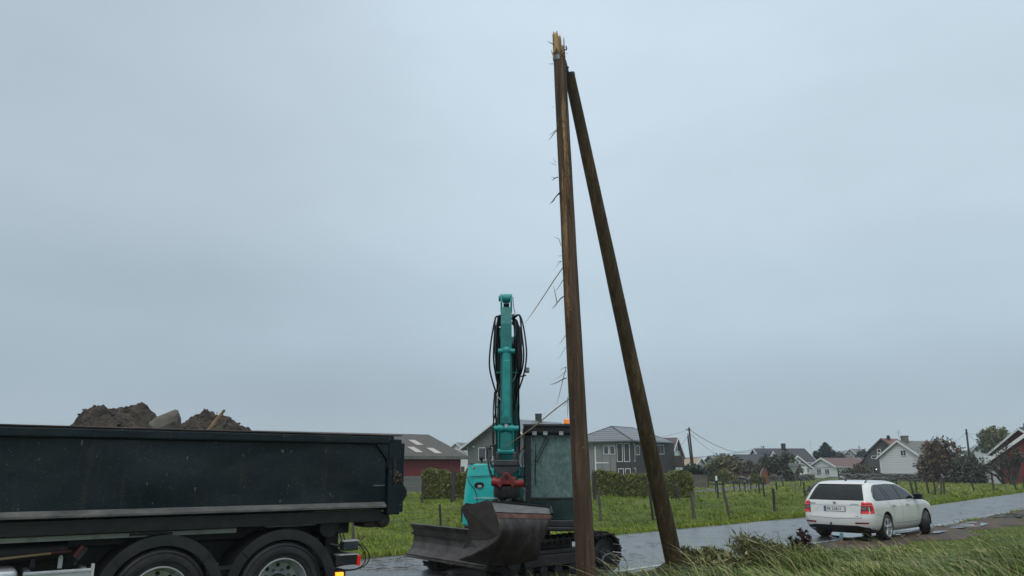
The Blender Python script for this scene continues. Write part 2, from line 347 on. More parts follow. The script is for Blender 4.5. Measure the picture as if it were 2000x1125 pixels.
# gravel track into the gardens across the field
gm = mat('gravel_track', (.085, .082, .078), .9, (.15, .145, .14), 1.5, bump=.3, spec=.1)
a0 = [gnd(1275, 972), gnd(1330, 966), gnd(1400, 961), gnd(1470, 957), gnd(1500, 950)]; a1 = [gnd(1275, 965), gnd(1330, 958), gnd(1400, 953), gnd(1480, 949), gnd(1515, 945)]
V = []; F = []
for p, q in zip(a0, a1):
    for k in range(4): s_ = p.lerp(q, k / 3); V.append((s_.x, s_.y, zg(s_.x, s_.y) + .06))
for k in range(4):
    for q in range(3): a = k*4+q; F.append((a, a+4, a+5, a+1))
tag(fast('gravel_track', V, F, m=gm), 'grey gravel track leading past the hedge to the gardens', 'track', kind='structure')
# ------------------------------------------------------------ build helper for parts given in world coordinates
def rootmat(p):
    while p.parent: p = p.parent
    return Matrix.Translation(p.location) @ Matrix.Rotation(p.rotation_euler.z, 4, 'Z')
def wb(mb, name, m, parent, **k):
    Mi = rootmat(parent).inverted(); mb.v = [tuple(Mi @ Vector(p)) for p in mb.v]
    return mb.build(name, m, parent, **k)
# ============================================================ TRUCK
truck = empty('dump_truck', (-1.4273, 10, 0), R(-144.13), 'dark dump truck carrying soil and a boulder in its long steel container', 'truck')
# dark painted, dirty steel with scratches and flecks of straw
tk, t_, b_ = newmat('container_steel'); L_ = t_.links; tc = t_.nodes.new('ShaderNodeTexCoord')
rc = t_.nodes.new('ShaderNodeValToRGB'); L_.new(nz(.9, 7, .65, (.6, 1, 1.6)), rc.inputs[0])
for k, (p, c) in enumerate(((.3, (.0022, .0068, .0105)), (.55, (.0046, .0125, .0175)), (.80, (.019, .022, .021)))):
    e = rc.color_ramp.elements[k] if k < 2 else rc.color_ramp.elements.new(p); e.position = p; e.color = (*c, 1)
rc2 = t_.nodes.new('ShaderNodeValToRGB'); L_.new(nz(26, 3, .5, (1, 1, .45)), rc2.inputs[0]); rc2.color_ramp.elements[0].position = .70; rc2.color_ramp.elements[0].color = (0, 0, 0, 1); rc2.color_ramp.elements[1].position = .74; rc2.color_ramp.elements[1].color = (.8, .8, .8, 1)
mx = t_.nodes.new('ShaderNodeMix'); mx.data_type = 'RGBA'; mx.inputs[7].default_value = (.16, .155, .14, 1); L_.new(rc2.outputs[0], mx.inputs[0]); L_.new(rc.outputs[0], mx.inputs[6])
vo = t_.nodes.new('ShaderNodeTexVoronoi'); mpv = t_.nodes.new('ShaderNodeMapping'); mpv.inputs['Rotation'].default_value = (0, R(25), 0); mpv.inputs['Scale'].default_value = (30, 30, 9); L_.new(tc.outputs['Object'], mpv.inputs[0]); L_.new(mpv.outputs[0], vo.inputs['Vector'])
lt = t_.nodes.new('ShaderNodeMath'); lt.operation = 'LESS_THAN'; lt.inputs[1].default_value = .15; L_.new(vo.outputs['Distance'], lt.inputs[0])
gr = t_.nodes.new('ShaderNodeSeparateColor'); L_.new(vo.outputs['Color'], gr.inputs[0]); g2 = t_.nodes.new('ShaderNodeMath'); g2.operation = 'GREATER_THAN'; g2.inputs[1].default_value = .84; L_.new(gr.outputs[0], g2.inputs[0])
m3 = t_.nodes.new('ShaderNodeMath'); m3.operation = 'MULTIPLY'; L_.new(lt.outputs[0], m3.inputs[0]); L_.new(g2.outputs[0], m3.inputs[1])
mx2 = t_.nodes.new('ShaderNodeMix'); mx2.data_type = 'RGBA'; mx2.inputs[7].default_value = (.30, .29, .24, 1); L_.new(m3.outputs[0], mx2.inputs[0]); L_.new(mx.outputs[2], mx2.inputs[6])
rs = t_.nodes.new('ShaderNodeValToRGB'); L_.new(nz(2.6, 7, .7, (3.2, 1, .30)), rs.inputs[0]); rs.color_ramp.elements[0].position = .54; rs.color_ramp.elements[0].color = (0, 0, 0, 1); rs.color_ramp.elements[1].position = .72; rs.color_ramp.elements[1].color = (.75, .75, .75, 1)
mx4 = t_.nodes.new('ShaderNodeMix'); mx4.data_type = 'RGBA'; mx4.inputs[7].default_value = (.034, .027, .020, 1); L_.new(rs.outputs[0], mx4.inputs[0]); L_.new(mx2.outputs[2], mx4.inputs[6])
rr_ = t_.nodes.new('ShaderNodeMapRange'); rr_.inputs[1].default_value = .35; rr_.inputs[2].default_value = .65; rr_.inputs[3].default_value = .28; rr_.inputs[4].default_value = .6; L_.new(nz(1.7, 6, .7, (1, 1, .6)), rr_.inputs[0])
L_.new(mx4.outputs[2], b_.inputs['Base Color']); L_.new(rr_.outputs[0], b_.inputs['Roughness']); b_.inputs['Specular IOR Level'].default_value = .35
bp = t_.nodes.new('ShaderNodeBump'); bp.inputs['Strength'].default_value = .6; bp.inputs['Distance'].default_value = .08; L_.new(nz(1.1, 3, .5), bp.inputs['Height']); L_.new(bp.outputs[0], b_.inputs['Normal'])
M['truck'] = tk
M['rail_rust'] = mat('worn_rim_steel', (.045, .034, .030), .4, (.16, .105, .085), 5, stretch=(.5, 1, 1), lo=.45, hi=.75)
M['ledge'] = mat('muddy_ledge', (.055, .055, .055), .6, (.14, .135, .125), 6, stretch=(.6, 1, 1))
M['chassis'] = mat('chassis_black', (.007, .008, .010), .5, (.018, .018, .018), 7)
M['guard'] = mat('mudguard_plastic', (.011, .013, .016), .38, (.025, .026, .027), 5)
M['strip'] = mat('weathered_aluminium_strip', (.52, .53, .53), .4, (.30, .30, .28), 7, lo=.5, hi=.8)
M['redlamp'] = mat('red_lamp', (.45, .01, .01), .2, emit=(1, .03, .02), estr=.25)
M['redglow'] = mat('red_lamp_lit', (.8, .05, .03), .2, emit=(1, .12, .08), estr=3)
M['orange'] = mat('amber_lamp_lit', (.8, .25, .02), .25, emit=(1, .30, .02), estr=2.2)
M['red_dull'] = mat('dull_red_plastic', (.09, .012, .011), .6, (.05, .010, .010), 9)
M['red'] = mat('red_paint', (.30, .018, .018), .4, (.12, .012, .012), 7, rough2=.6)
M['wood_handle'] = mat('broom_wood', (.30, .20, .10), .6, (.16, .10, .05), 6, stretch=(.3, 1, 1))
W_ = 2.45
cont = MB().bx(.17, 6.1, -.10, -.06, 1.34, 2.12).bx(.17, 6.1, -W_ + .06, -W_ + .10, 1.34, 2.12).bx(6.02, 6.10, -W_ + .1, -.1, 1.34, 2.3).bx(.1, 6.1, -W_ + .1, -.1, 1.30, 1.36)
for y0, y1 in ((-.13, -.085), (-W_ + .085, -W_ + .13)): MB().bx(.2, 6.1, y0, y1, 1.155, 1.298).build('floor_beam', M['chassis'], truck, bevel=.006)
cb = cont.build('container', M['truck'], truck, bevel=.01)
# slightly dented big side sheet
V = []; F = []; nx, nzv = 90, 14
for i in range(nx):
    for k in range(nzv):
        lx = .20 + 5.85 * i / (nx - 1); z = 1.395 + .70 * k / (nzv - 1); e_ = math.sin(math.pi * k / (nzv - 1))
        V.append((lx, -.052 + e_ * (.014 * math.sin(lx * 2.3 + 1) + .010 * math.sin(lx * 5.1) * math.sin(z * 5)), z))
for i in range(nx - 1):
    for k in range(nzv - 1): a = i * nzv + k; F.append((a, a + nzv, a + nzv + 1, a + 1))
sh = MB().add(V, F).build('side_sheet', M['truck'], truck, smooth=True)
MB().add([(0, 0, 0)], []).v
top = MB()
for y0, y1 in ((-.10, 0), (-W_, -W_ + .10)): top.bx(.10, 6.1, y0, y1, 2.10, 2.205)
top.build('top_rail', M['truck'], truck, bevel=.02)
rim = MB().bx(0.0, 6.1, -.115, .004, 2.207, 2.222).bx(0.0, 6.1, -W_ - .004, -W_ + .115, 2.207, 2.222)
rim.build('rim_strip', M['rail_rust'], truck, bevel=.004)
led = MB()
for s0, s1 in ((0, 1), (-W_, -1)):
    led.prism([(-.06, 1.395), (.015, 1.345), (.015, 1.325), (-.06, 1.325)], lambda y, z: (.19, s0 + s1 * y, z), lambda y, z: (6.1, s0 + s1 * y, z))
led.build('ledge', M['ledge'], truck)
pos = MB()
for y0, y1 in ((-.12, .0), (-W_, -W_ + .12)): pos.bx(-.005, .17, y0, y1, 1.235, 2.165)
pos.build('corner_post', M['truck'], truck, bevel=.012)
gs = MB().prism([(.17, 2.10), (.345, 2.10), (.19, 1.90), (.19, 1.80), (.17, 1.80)], lambda x, z: (x, -.05, z), lambda x, z: (x, -.015, z))
gs.build('gusset', M['truck'], truck, bevel=.006)
MB().lathe([(.0001, -.012), (.026, -.012), (.026, -.008), (.0001, -.008)], 16, c=(.225, 0, 2.03)).build('gusset_hole', M['hose'], truck)
tg = MB().bx(-.06, -.01, -W_ + .02, -.02, 1.26, 2.12)
for y in (-.4, -.95, -1.5, -2.05): tg.bx(-.10, -.062, y - .05, y + .05, 1.3, 2.08)
tg.build('tailgate', M['truck'], truck, bevel=.01)
hk = MB().prism([(0, 1.60), (-.05, 1.62), (-.115, 1.53), (-.115, 1.45), (-.03, 1.36), (0, 1.36)], lambda x, z: (x, -.10, z), lambda x, z: (x, -.03, z))
hk.build('tailgate_latch', M['truck'], truck, bevel=.008)
ck = MB()
for k in range(9):
    c_ = Vector((.10 + .012 * math.sin(k * 2.1), .01 + .006 * (k % 2), 1.90 - .035 * k)); pts = [c_ + Vector((.012 * math.cos(q), .006 * math.sin(2*q), .024 * math.sin(q))) for q in [j * math.pi / 5 for j in range(11)]]
    ck.tube(pts, .005, 6)
ck.build('latch_chain', M['black_metal'], truck)
mudlump = MB()
for k in range(14): mudlump.ball((random.uniform(-.02, .14), random.uniform(-.01, .02), random.uniform(1.62, 1.78)), random.uniform(.012, .032), 7, 5)
mudlump.build('caked_mud', mud_m, truck)
rl = MB().lathe([(.0001, -.55), (.085, -.55), (.10, -.5), (.10, -.15), (.085, -.10), (.0001, -.10)], 20, c=(.16, 0, 1.17)).bx(.13, .40, -.5, -.16, 1.08, 1.25)
rl.build('container_roller', mat('rusty_roller', (.022, .016, .013), .6, (.05, .035, .028), 6), truck, bevel=.03, seg=3)
MB().bx(.20, .36, -.045, -.03, 1.585, 1.60).build('sheet_hook', M['galv'], truck)
ch = MB().bx(.5, 8.6, -.78, -.70, .72, 1.0).bx(.5, 8.6, -1.75, -1.67, .72, 1.0).bx(.45, 6.6, -.62, -.50, 1.0, 1.15).bx(.45, 6.6, -1.95, -1.83, 1.0, 1.15)
for x in (.7, 2.1, 3.3, 4.6, 5.8): ch.bx(x, x + .1, -1.67, -.78, .76, .96)
ch.bx(1.42, 1.52, -2.0, -.45, .42, .56).bx(2.70, 2.80, -2.0, -.45, .42, .56)
ch.build('chassis', M['chassis'], truck, bevel=.008)
MB().bx(1.93, 4.9, -.33, -.29, 1.085, 1.135).build('side_strip', M['strip'], truck, bevel=.004)
MB().bx(.92, 1.60, -.33, -.29, 1.125, 1.165).build('side_strip', M['strip'], truck, bevel=.004)
MB().bx(2.62, 3.05, -.289, -.282, 1.098, 1.128).build('data_plate', mat('dirty_plate', (.10, .085, .05), .5, (.04, .035, .025), 30), truck)
def truck_wheel(lx, yo):
    ty = MB().lathe([(.300, -.02), (.335, .0), (.40, .004), (.455, -.012), (.487, -.045), (.497, -.075), (.5, -.11), (.5, -.27), (.487, -.31), (.30, -.33)], 56, c=(lx, yo, .5))
    for r_ in (.36, .44): ty.lathe([(r_ - .004, .000), (r_, .010), (r_ + .004, .000)], 56, c=(lx, yo, .5))
    wh = ty.build('wheel', M['rubber'], truck, smooth=True, ang=50)
    rm = MB().lathe([(.302, -.015), (.296, .006), (.288, .006), (.278, -.03), (.262, -.12), (.240, -.17), (.150, -.185), (.135, -.165), (.125, -.165)], 56, c=(lx, yo, .5)).build('rim', M['chrome'], wh, smooth=True, ang=40)
    hb = MB().lathe([(.126, -.17), (.118, -.07), (.10, -.05), (.0001, -.05)], 24, c=(lx, yo, .5)).build('hub', M['chassis'], wh, smooth=True)
    nu = MB(); ho = MB()
    for k in range(10):
        q = k * math.pi / 5; nu.lathe([(.0001, -.14), (.014, -.14), (.016, -.18)], 6, c=(lx + .165 * math.cos(q), yo, .5 + .165 * math.sin(q)))
        q += math.pi / 10; ho.lathe([(.0001, -.172), (.024, -.170), (.024, -.18)], 14, c=(lx + .212 * math.cos(q), yo, .5 + .212 * math.sin(q)))
    nu.build('wheel_nuts', M['galv'], wh); ho.build('hand_holes', M['hose'], wh)
for lx in (1.45, 2.75, 7.4): truck_wheel(lx, -.03)
for lx in (1.45, 2.75, 7.4):
    o = MB().lathe([(.30, -W_ + .36), (.5, -W_ + .30), (.5, -W_ + .06), (.30, -W_ + .03)], 32, c=(lx, 0, .5)).build('wheel', M['rubber'], truck, smooth=True)
def mudguard(lx, r0, zc):
    g = MB(); n = 26; prof = [(r0, -.55), (r0, -.03), (r0 + .012, -.02), (r0 - .10, -.02), (r0 - .10, -.035), (r0 - .02, -.045), (r0 - .02, -.55)]
    for i in range(n):
        a = R(8 + 164 * i / (n - 1)); rr_ = r0
        for r_, y in prof: g.v.append((lx + r_ * math.cos(a), y, zc + r_ * math.sin(a)))
    k = len(prof)
    for i in range(n - 1):
        for q in range(k): g.f.append((i*k+q, (i+1)*k+q, (i+1)*k+(q+1) % k, i*k+(q+1) % k))
    g.f.append(tuple(range(k))); g.f.append(tuple((n-1)*k + q for q in range(k)))
    go = g.build('mudguard', M['guard'], truck, smooth=True, ang=35)
    rb = MB()
    for a in (42, 138): rb.bar((lx + (r0 - .10) * math.cos(R(a)), -.012, zc + (r0 - .10) * math.sin(R(a))), (lx + (r0 + .01) * math.cos(R(a)), -.012, zc + (r0 + .01) * math.sin(R(a))), .012, .012)
    rb.build('guard_rib', M['guard'], go)
mudguard(1.45, .635, .47); mudguard(2.75, .635, .47)
MB().bx(1.98, 2.22, -.10, -.04, .72, .76).build('guard_link', M['guard'], truck)
air = MB().lathe([(.0001, -.62), (.11, -.62), (.13, -.58), (.13, -.22), (.11, -.18), (.0001, -.18)], 24, c=(.86, 0, 1.10)).build('air_cylinder', M['chassis'], truck, smooth=True, ang=40)
br = MB().prism([(.84, 1.0), (.62, .80), (.52, .78), (.52, .64), (.84, .60)], lambda x, z: (x, -.5, z), lambda x, z: (x, -.30, z)); br.build('rear_bracket', M['chassis'], truck, bevel=.008)
jb = MB().bx(.50, .69, -.22, -.09, .825, .93).build('junction_box', mat('grey_box', (.035, .045, .06), .45, (.02, .025, .03), 9), truck, bevel=.01)
MB().bx(.49, .70, -.225, -.085, .932, .948).build('lid', M['strip'], jb, bevel=.003)
MB().tube([(.50, -.15, .93), (.475, -.15, .96), (.46, -.15, .955)], .012, 8).build('valve', M['red'], jb)
MB().tube([(.46, -.14, .93), (.43, -.14, .955), (.40, -.14, .985)], .006, 6).build('valve', M['hose'], jb)
MB().tube([(.80, -.25, .90), (.70, -.18, .88)], .02, 8).build('box_arm', M['chassis'], truck)
MB().bx(.50, .78, -.60, -.10, .66, .775).build('lamp_beam', M['chassis'], truck, bevel=.01)
MB().bx(.485, .74, -.26, -.08, .777, .784).build('beam_top_plate', M['strip'], truck)
tl = MB().bx(.455, .498, -.24, -.10, .645, .765).build('tail_light', M['redlamp'], truck, bevel=.012); MB().lathe([(.0001, .452), (.028, .452), (.03, .456)], 16, axis='x', c=(0, -.15, .70)).build('bulb', M['redglow'], tl)
MB().bx(.68, .78, -.13, -.075, .535, .585).build('side_marker', M['orange'], truck, bevel=.006)
MB().bx(.60, .90, -.5, -.2, .40, .60).build('mud_flap', M['rubber'], truck, bevel=.01)
hs = []
for k, (a, b, c) in enumerate((((.50, -.12, .90), (.30, -.06, .80), (.62, -.2, .585)), ((.49, -.14, .89), (.345, -.1, .78), (.60, -.25, .59)))):
    P0, P1, P2 = Vector(a), Vector(b), Vector(c); pts = []
    for i in range(17):
        u = i / 16; pts.append(P0 * (1-u)**3 + (P1 + Vector((.02, 0, .05))) * 3*u*(1-u)**2 + (P1 + Vector((-.06, 0, -.22))) * 3*u*u*(1-u) + P2 * u**3)
    MB().tube(pts, .007, 8).build('air_hose', M['hose'], truck, smooth=True)
for x0, x1 in ((.66, .735), (.70, .775)): MB().tube([(x0 + .1, -.2, 1.14), (x0 + .03, -.15, 1.05), (x0, -.14, .95), (x0 + .02, -.15, .80)], .007, 8).build('air_hose', M['hose'], truck, smooth=True)
ul = MB().bx(3.41, 3.99, -.055, -.03, .75, .83).bx(3.41, 3.99, -.028, -.022, .80, .822).build('side_guard', M['chrome'], truck, bevel=.004)
for x in (3.45, 3.93): MB().bx(x, x + .05, -.4, -.06, .74, .84).build('guard_bracket', M['galv'], ul)
MB().bx(3.385, 3.41, -.08, -.02, .72, .87).build('guard_end', M['strip'], ul)
MB().bx(4.03, 5.1, -.62, -.04, .40, .86).build('fuel_tank', M['chrome'], truck, bevel=.05, seg=4)
MB().lathe([(.0001, .33), (.10, .33), (.12, .30), (.12, -.3), (.0001, -.3)], 20, axis='x', c=(3.9, -.5, .98)).build('air_tank', M['chassis'], truck, smooth=True, ang=40)
lg = MB().prism([(-.02, 0), (.02, 0), (.02, .10), (.012, .125), (-.012, .125), (-.02, .10)], lambda x, z: (3.66 + x, -.30, .82 + z), lambda x, z: (3.66 + x, -.31, .82 + z)).build('hanger_plate', M['strip'], truck)
for x in (3.51, 3.88): MB().bx(x, x + .04, -.32, -.28, .84, .92).build('rail_stub', M['chassis'], truck)
# cab, outside the frame but part of the truck
cabm = mat('cab_paint', (.012, .03, .035), .3, coat=.5)
MB().prism([(6.5, .95), (8.75, .95), (8.75, 1.9), (8.55, 2.95), (6.6, 3.0), (6.5, 2.8)], lambda x, z: (x, -W_ + .05, z), lambda x, z: (x, -.05, z)).build('cab', cabm, truck, bevel=.06, seg=3)
MB().prism([(7.3, 1.95), (8.55, 1.95), (8.4, 2.75), (7.3, 2.8)], lambda x, z: (x, -.049, z), lambda x, z: (x, -.04, z)).build('side_window', M['pane'], truck)
MB().bx(8.6, 8.8, -W_ + .05, -.05, .4, .94).build('bumper', M['chassis'], truck, bevel=.03)
# broom stowed under the container
br0 = Vector((4.9, -.24, .90)); br1 = Vector((3.58, -.24, .985)); TM = rootmat(truck)
brm = empty('broom', TM @ Vector((4.2, -.24, .93)), R(-144.13), 'broom with a wooden handle and red head stowed under the truck container', 'broom')
sh_ = Vector((-4.2, .24, -.93))
MB().tube([br0 + sh_, br1 + sh_], .012, 10).build('handle', M['wood_handle'], brm)
MB().tube([br1 + sh_ + Vector((.18, 0, -.011)), br1 + sh_], .0145, 10).build('socket', M['red_dull'], brm)
hd = MB().bar(br1 + sh_ + Vector((-.02, 0, -.06)), br1 + sh_ + Vector((-.09, 0, .05)), .14, .035).build('head', M['red_dull'], brm, bevel=.006)
MB().bar(br1 + sh_ + Vector((-.05, 0, -.075)), br1 + sh_ + Vector((-.12, 0, .035)), .13, .05).build('bristles', M['rubber'], hd)
# ------------------------------------------------------------ load: soil heap, boulder, stick
soil_m = mat('wet_soil', (.022, .0175, .0145), .8, (.088, .070, .056), 9, bump=1, bscale=26, dist=.05, spec=.3)
def vnoise(x, y, s):
    v = 0; a = 1
    for k in range(5):
        f = s * 2.03 ** k; v += a * math.sin(x * f * 1.3 + y * f * .7 + k * 1.7 + 2.1 * math.sin(y * f * .9 + k)) * math.cos(y * f * 1.1 - x * f * .4 + k * 2.3); a *= .52
    return v
sx, sy = 330, 110; V = []; F = []
for i in range(sx):
    for k in range(sy):
        x = .16 + 5.8 * i / (sx - 1); y = -W_ + .12 + (W_ - .24) * k / (sy - 1)
        h = 2.06 + .40 * math.exp(-((x - 3.16) / .44) ** 2 - ((y + 1.15) / .55) ** 2) + .18 * math.exp(-((x - 3.5) / .16) ** 2 - ((y + 1.1) / .4) ** 2) + .20*math.exp(-((x - 2.85)/.2)**2 - ((y + 1.1)/.4)**2) + .36 * math.exp(-((x - 2.16) / .38) ** 2 - ((y + 1.15) / .5) ** 2) + .17 * math.exp(-((x - 1.78) / .27) ** 2 - ((y + 1.1) / .4) ** 2)
        e_ = min(1, (y + W_ - .12) / .35, (-.12 - y) / .35); h = 1.95 + (h - 1.95) * sm(np.array(max(e_, 0)))
        amp = .028 if h > 2.1 else .02
        h += amp * vnoise(x, y, 4.3) + .032 * vnoise(x + 5, y * 1.1 + 2, 11) + .016 * vnoise(x * 1.2 + 9, y, 37); V.append((x, y, h))
for i in range(sx - 1):
    for k in range(sy - 1): a = i * sy + k; F.append((a, a + sy, a + sy + 1, a + 1))
heap = fast('soil_heap', V, F, m=soil_m); heap.matrix_world = Matrix.Identity(4); heap.location = truck.location; heap.rotation_euler = truck.rotation_euler
tag(heap, 'heap of dark brown soil mounded above the truck container rim', 'soil')
cl = MB()
for k in range(90):
    x = random.choice((random.gauss(3.16, .35), random.gauss(2.12, .3))); y = random.uniform(-1.7, -.5)
    i = int((x - .16) / 5.8 * (sx - 1)); kk = int((y + W_ - .12) / (W_ - .24) * (sy - 1)); h = V[i * sy + kk][2]
    if h > 2.15:
        r_ = random.uniform(.006, .022); cl.ball((x, y, h + r_ * .3), (r_, r_ * random.uniform(.7, 1.2), r_ * random.uniform(.6, 1)), 6, 4)
cl_o = cl.build('clods', soil_m, heap)
st = MB()
for k in range(40):
    x = random.choice((random.gauss(3.16, .25), random.gauss(2.0, .22))); y = random.uniform(-1.4, -.6); i = int((x - .16) / 5.8 * (sx - 1)); kk = int((y + W_ - .12) / (W_ - .24) * (sy - 1)); h = V[i * sy + kk][2]
    a = random.uniform(0, 6.28); l_ = random.uniform(.04, .13); st.tube([(x, y, h), (x + l_ * .5 * math.cos(a), y + l_ * .5 * math.sin(a), h + random.uniform(.01, .06)), (x + l_ * math.cos(a), y + l_ * math.sin(a), h + random.uniform(-.02, .05))], .0022, 4)
tag(cl_o, kind='stuff'); tag(st.build('roots', mat('straw_roots', (.16, .12, .07), .7), heap), kind='stuff')
def rock(name, size, m, seed, npl=16):
    r_ = random.Random(seed); bm = bmesh.new(); bmesh.ops.create_icosphere(bm, subdivisions=5, radius=1)
    pl = []
    for k in range(npl):
        d = Vector((r_.gauss(0, 1), r_.gauss(0, 1), r_.gauss(0, 1))).normalized(); pl.append((d, r_.uniform(.62, .9)))
    for v in bm.verts:
        for d, h in pl:
            q = v.co.dot(d) - h
            if q > 0: v.co -= d * q * .93
        v.co *= 1 + .02 * vnoise(v.co.x * 2 + seed, v.co.y * 2 + v.co.z, 2.2)
        v.co = Vector((v.co.x * size[0], v.co.y * size[1], v.co.z * size[2]))
    me = bpy.data.meshes.new(name); bm.to_mesh(me); bm.free(); me.materials.append(m); me.polygons.foreach_set('use_smooth', [True] * len(me.polygons)); me.set_sharp_from_angle(angle=R(40))
    o = bpy.data.objects.new(name, me); COL.objects.link(o); return o
stone_m = mat('muddy_granite', (.12, .108, .082), .7, (.045, .038, .028), 3.5, bump=.6, bscale=16)
# squarish boulder: flat top right corner, sloping left flank
bo = MB(); prof = [(-.24, -.22), (-.19, .05), (-.10, .12), (.09, .215), (.13, .205), (.145, .12), (.19, .0), (.25, -.22)]
nb = 7
for k in range(nb):
    u = k / (nb - 1); s_ = 1 - .35 * abs(2*u - 1) ** 2.5
    for x, z in prof: bo.v.append((x * s_ + random.uniform(-.012, .012), -.2 + .4 * u + random.uniform(-.012, .012), (z + .22) * s_ - .22 + random.uniform(-.008, .008)))
for k in range(nb - 1):
    for q in range(len(prof)): n8 = len(prof); bo.f.append((k*n8+q, k*n8+(q+1) % n8, (k+1)*n8+(q+1) % n8, (k+1)*n8+q))
bo.f.append(tuple(range(len(prof)))); bo.f.append(tuple((nb-1)*len(prof)+q for q in range(len(prof))))
bld = bo.build('boulder', stone_m, None, smooth=True, ang=25); bld.location = TM @ Vector((2.71, -.78, 2.265)); bld.rotation_euler = (0, 0, truck.rotation_euler.z + math.pi)
sub = bld.modifiers.new('sub', 'SUBSURF'); sub.levels = sub.render_levels = 2; sub.subdivision_type = 'SIMPLE'
tag(bld, 'pale angular boulder wedged between the two soil mounds', 'boulder')
stk = MB().bar((0, 0, -.14), (-.27, .0, .25), .03, .035, up=(0, 1, 0)).build('wood_stick', mat('pale_split_wood', (.34, .25, .12), .65, (.18, .11, .05), 10, stretch=(1, 1, .3)), None, bevel=.004)
stk.location = TM @ Vector((2.36, -.62, 2.24)); stk.rotation_euler = truck.rotation_euler; tag(stk, 'pale broken stick standing in the soil right of the boulder', 'stick')
# ============================================================ POLES
bark_m, t_, b_ = newmat('treated_pole'); L_ = t_.links; tc = t_.nodes.new('ShaderNodeTexCoord')
def polemat(name, stops, rough=.72):
    global t_, L_, tc
    m_, t_, b_ = newmat(name); L_ = t_.links; tc = t_.nodes.new('ShaderNodeTexCoord')
    rc = t_.nodes.new('ShaderNodeValToRGB'); L_.new(nz(9, 8, .7, (2.2, 2.2, .09)), rc.inputs[0])
    for k, (p, c) in enumerate(stops):
        e = rc.color_ramp.elements[k] if k < 2 else rc.color_ramp.elements.new(p); e.position = p; e.color = (*c, 1)
    r2 = t_.nodes.new('ShaderNodeValToRGB'); L_.new(nz(1.3, 5, .6, (1, 1, .5)), r2.inputs[0]); r2.color_ramp.elements[0].position = .3; r2.color_ramp.elements[0].color = (.6, .6, .6, 1); r2.color_ramp.elements[1].position = .7; r2.color_ramp.elements[1].color = (1.25, 1.2, 1.1, 1)
    mx = t_.nodes.new('ShaderNodeMix'); mx.data_type = 'RGBA'; mx.blend_type = 'MULTIPLY'; mx.inputs[0].default_value = 1; L_.new(rc.outputs[0], mx.inputs[6]); L_.new(r2.outputs[0], mx.inputs[7])
    r3 = t_.nodes.new('ShaderNodeValToRGB'); L_.new(nz(34, 2, .5, (1, 1, .6)), r3.inputs[0]); r3.color_ramp.elements[0].position = .72; r3.color_ramp.elements[0].color = (0, 0, 0, 1); r3.color_ramp.elements[1].position = .76; r3.color_ramp.elements[1].color = (1, 1, 1, 1)
    m2 = t_.nodes.new('ShaderNodeMix'); m2.data_type = 'RGBA'; m2.inputs[7].default_value = (.24, .21, .17, 1); L_.new(r3.outputs[0], m2.inputs[0]); L_.new(mx.outputs[2], m2.inputs[6])
    r4 = t_.nodes.new('ShaderNodeValToRGB'); L_.new(nz(22, 6, .75, (2.4, 2.4, .035)), r4.inputs[0]); r4.color_ramp.elements[0].position = .60; r4.color_ramp.elements[0].color = (0, 0, 0, 1); r4.color_ramp.elements[1].position = .66; r4.color_ramp.elements[1].color = (1, 1, 1, 1)
    m5 = t_.nodes.new('ShaderNodeMix'); m5.data_type = 'RGBA'; m5.inputs[7].default_value = (.010, .007, .005, 1); L_.new(r4.outputs[0], m5.inputs[0]); L_.new(m2.outputs[2], m5.inputs[6])
    L_.new(m5.outputs[2], b_.inputs['Base Color']); b_.inputs['Roughness'].default_value = rough; b_.inputs['Specular IOR Level'].default_value = .28
    bp = t_.nodes.new('ShaderNodeBump'); bp.inputs['Strength'].default_value = .7; bp.inputs['Distance'].default_value = .012; L_.new(nz(16, 6, .7, (2.5, 2.5, .07)), bp.inputs['Height']); L_.new(bp.outputs[0], b_.inputs['Normal'])
    return m_
M['pole'] = polemat('brown_pole_wood', ((.32, (.036, .022, .014)), (.52, (.092, .058, .037)), (.72, (.185, .128, .084))))
M['strut'] = polemat('mossy_pole_wood', ((.32, (.024, .016, .008)), (.55, (.070, .047, .022)), (.75, (.140, .100, .052))))
M['split'] = polemat('split_wood', ((.30, (.05, .025, .012)), (.48, (.21, .12, .055)), (.66, (.38, .26, .13))), .65)
M['fresh'] = polemat('fresh_broken_wood', ((.28, (.12, .065, .028)), (.48, (.40, .27, .12)), (.66, (.56, .43, .23))), .65)
M['sliver'] = mat('dark_sliver', (.035, .020, .014), .6, (.10, .06, .04), 12)
M['sliver_pale'] = mat('pale_sliver', (.22, .15, .08), .6, (.12, .07, .04), 12)
Yp = 10.0
pb, pt = at(1145, 1125, Yp), at(1092, 104, Yp)
ax = (pt - pb).normalized(); gz = zg(pb.x, pb.y); pbase = pb + ax * ((gz - .15 - pb.z) / ax.z)
pole = empty('broken_utility_pole', (pbase.x, pbase.y, gz), 0, 'tall brown wooden utility pole snapped off at the top, bristling with splinters', 'pole')
rb, rt = .124, .088; Lp = (pt - pbase).length; t0 = ax.orthogonal().normalized(); ex = (Vector((1, 0, 0)) - ax * ax.x).normalized(); ey = ax.cross(ex)
def prad(u): return rb + (rt - rb) * u
nh, nc = 120, 40; V = []; F = []
for i in range(nh):
    u = i / (nh - 1); c_ = pbase + ax * (Lp * u)
    for k in range(nc):
        q = 2 * math.pi * k / nc; r_ = prad(u) * (1 + .012 * math.sin(3*q + u*9) + .008 * math.sin(7*q + 21*u) + .006 * math.sin(u * 60 + q))
        top_ = 0
        if i == nh - 1: top_ = .03 * math.sin(5 * q) + .03 * math.sin(9*q + 1)
        V.append(c_ + ex * (r_ * math.cos(q)) + ey * (r_ * math.sin(q)) + ax * top_)
for i in range(nh - 1):
    for k in range(nc): k2 = (k+1) % nc; F.append((i*nc+k, i*nc+k2, (i+1)*nc+k2, (i+1)*nc+k))
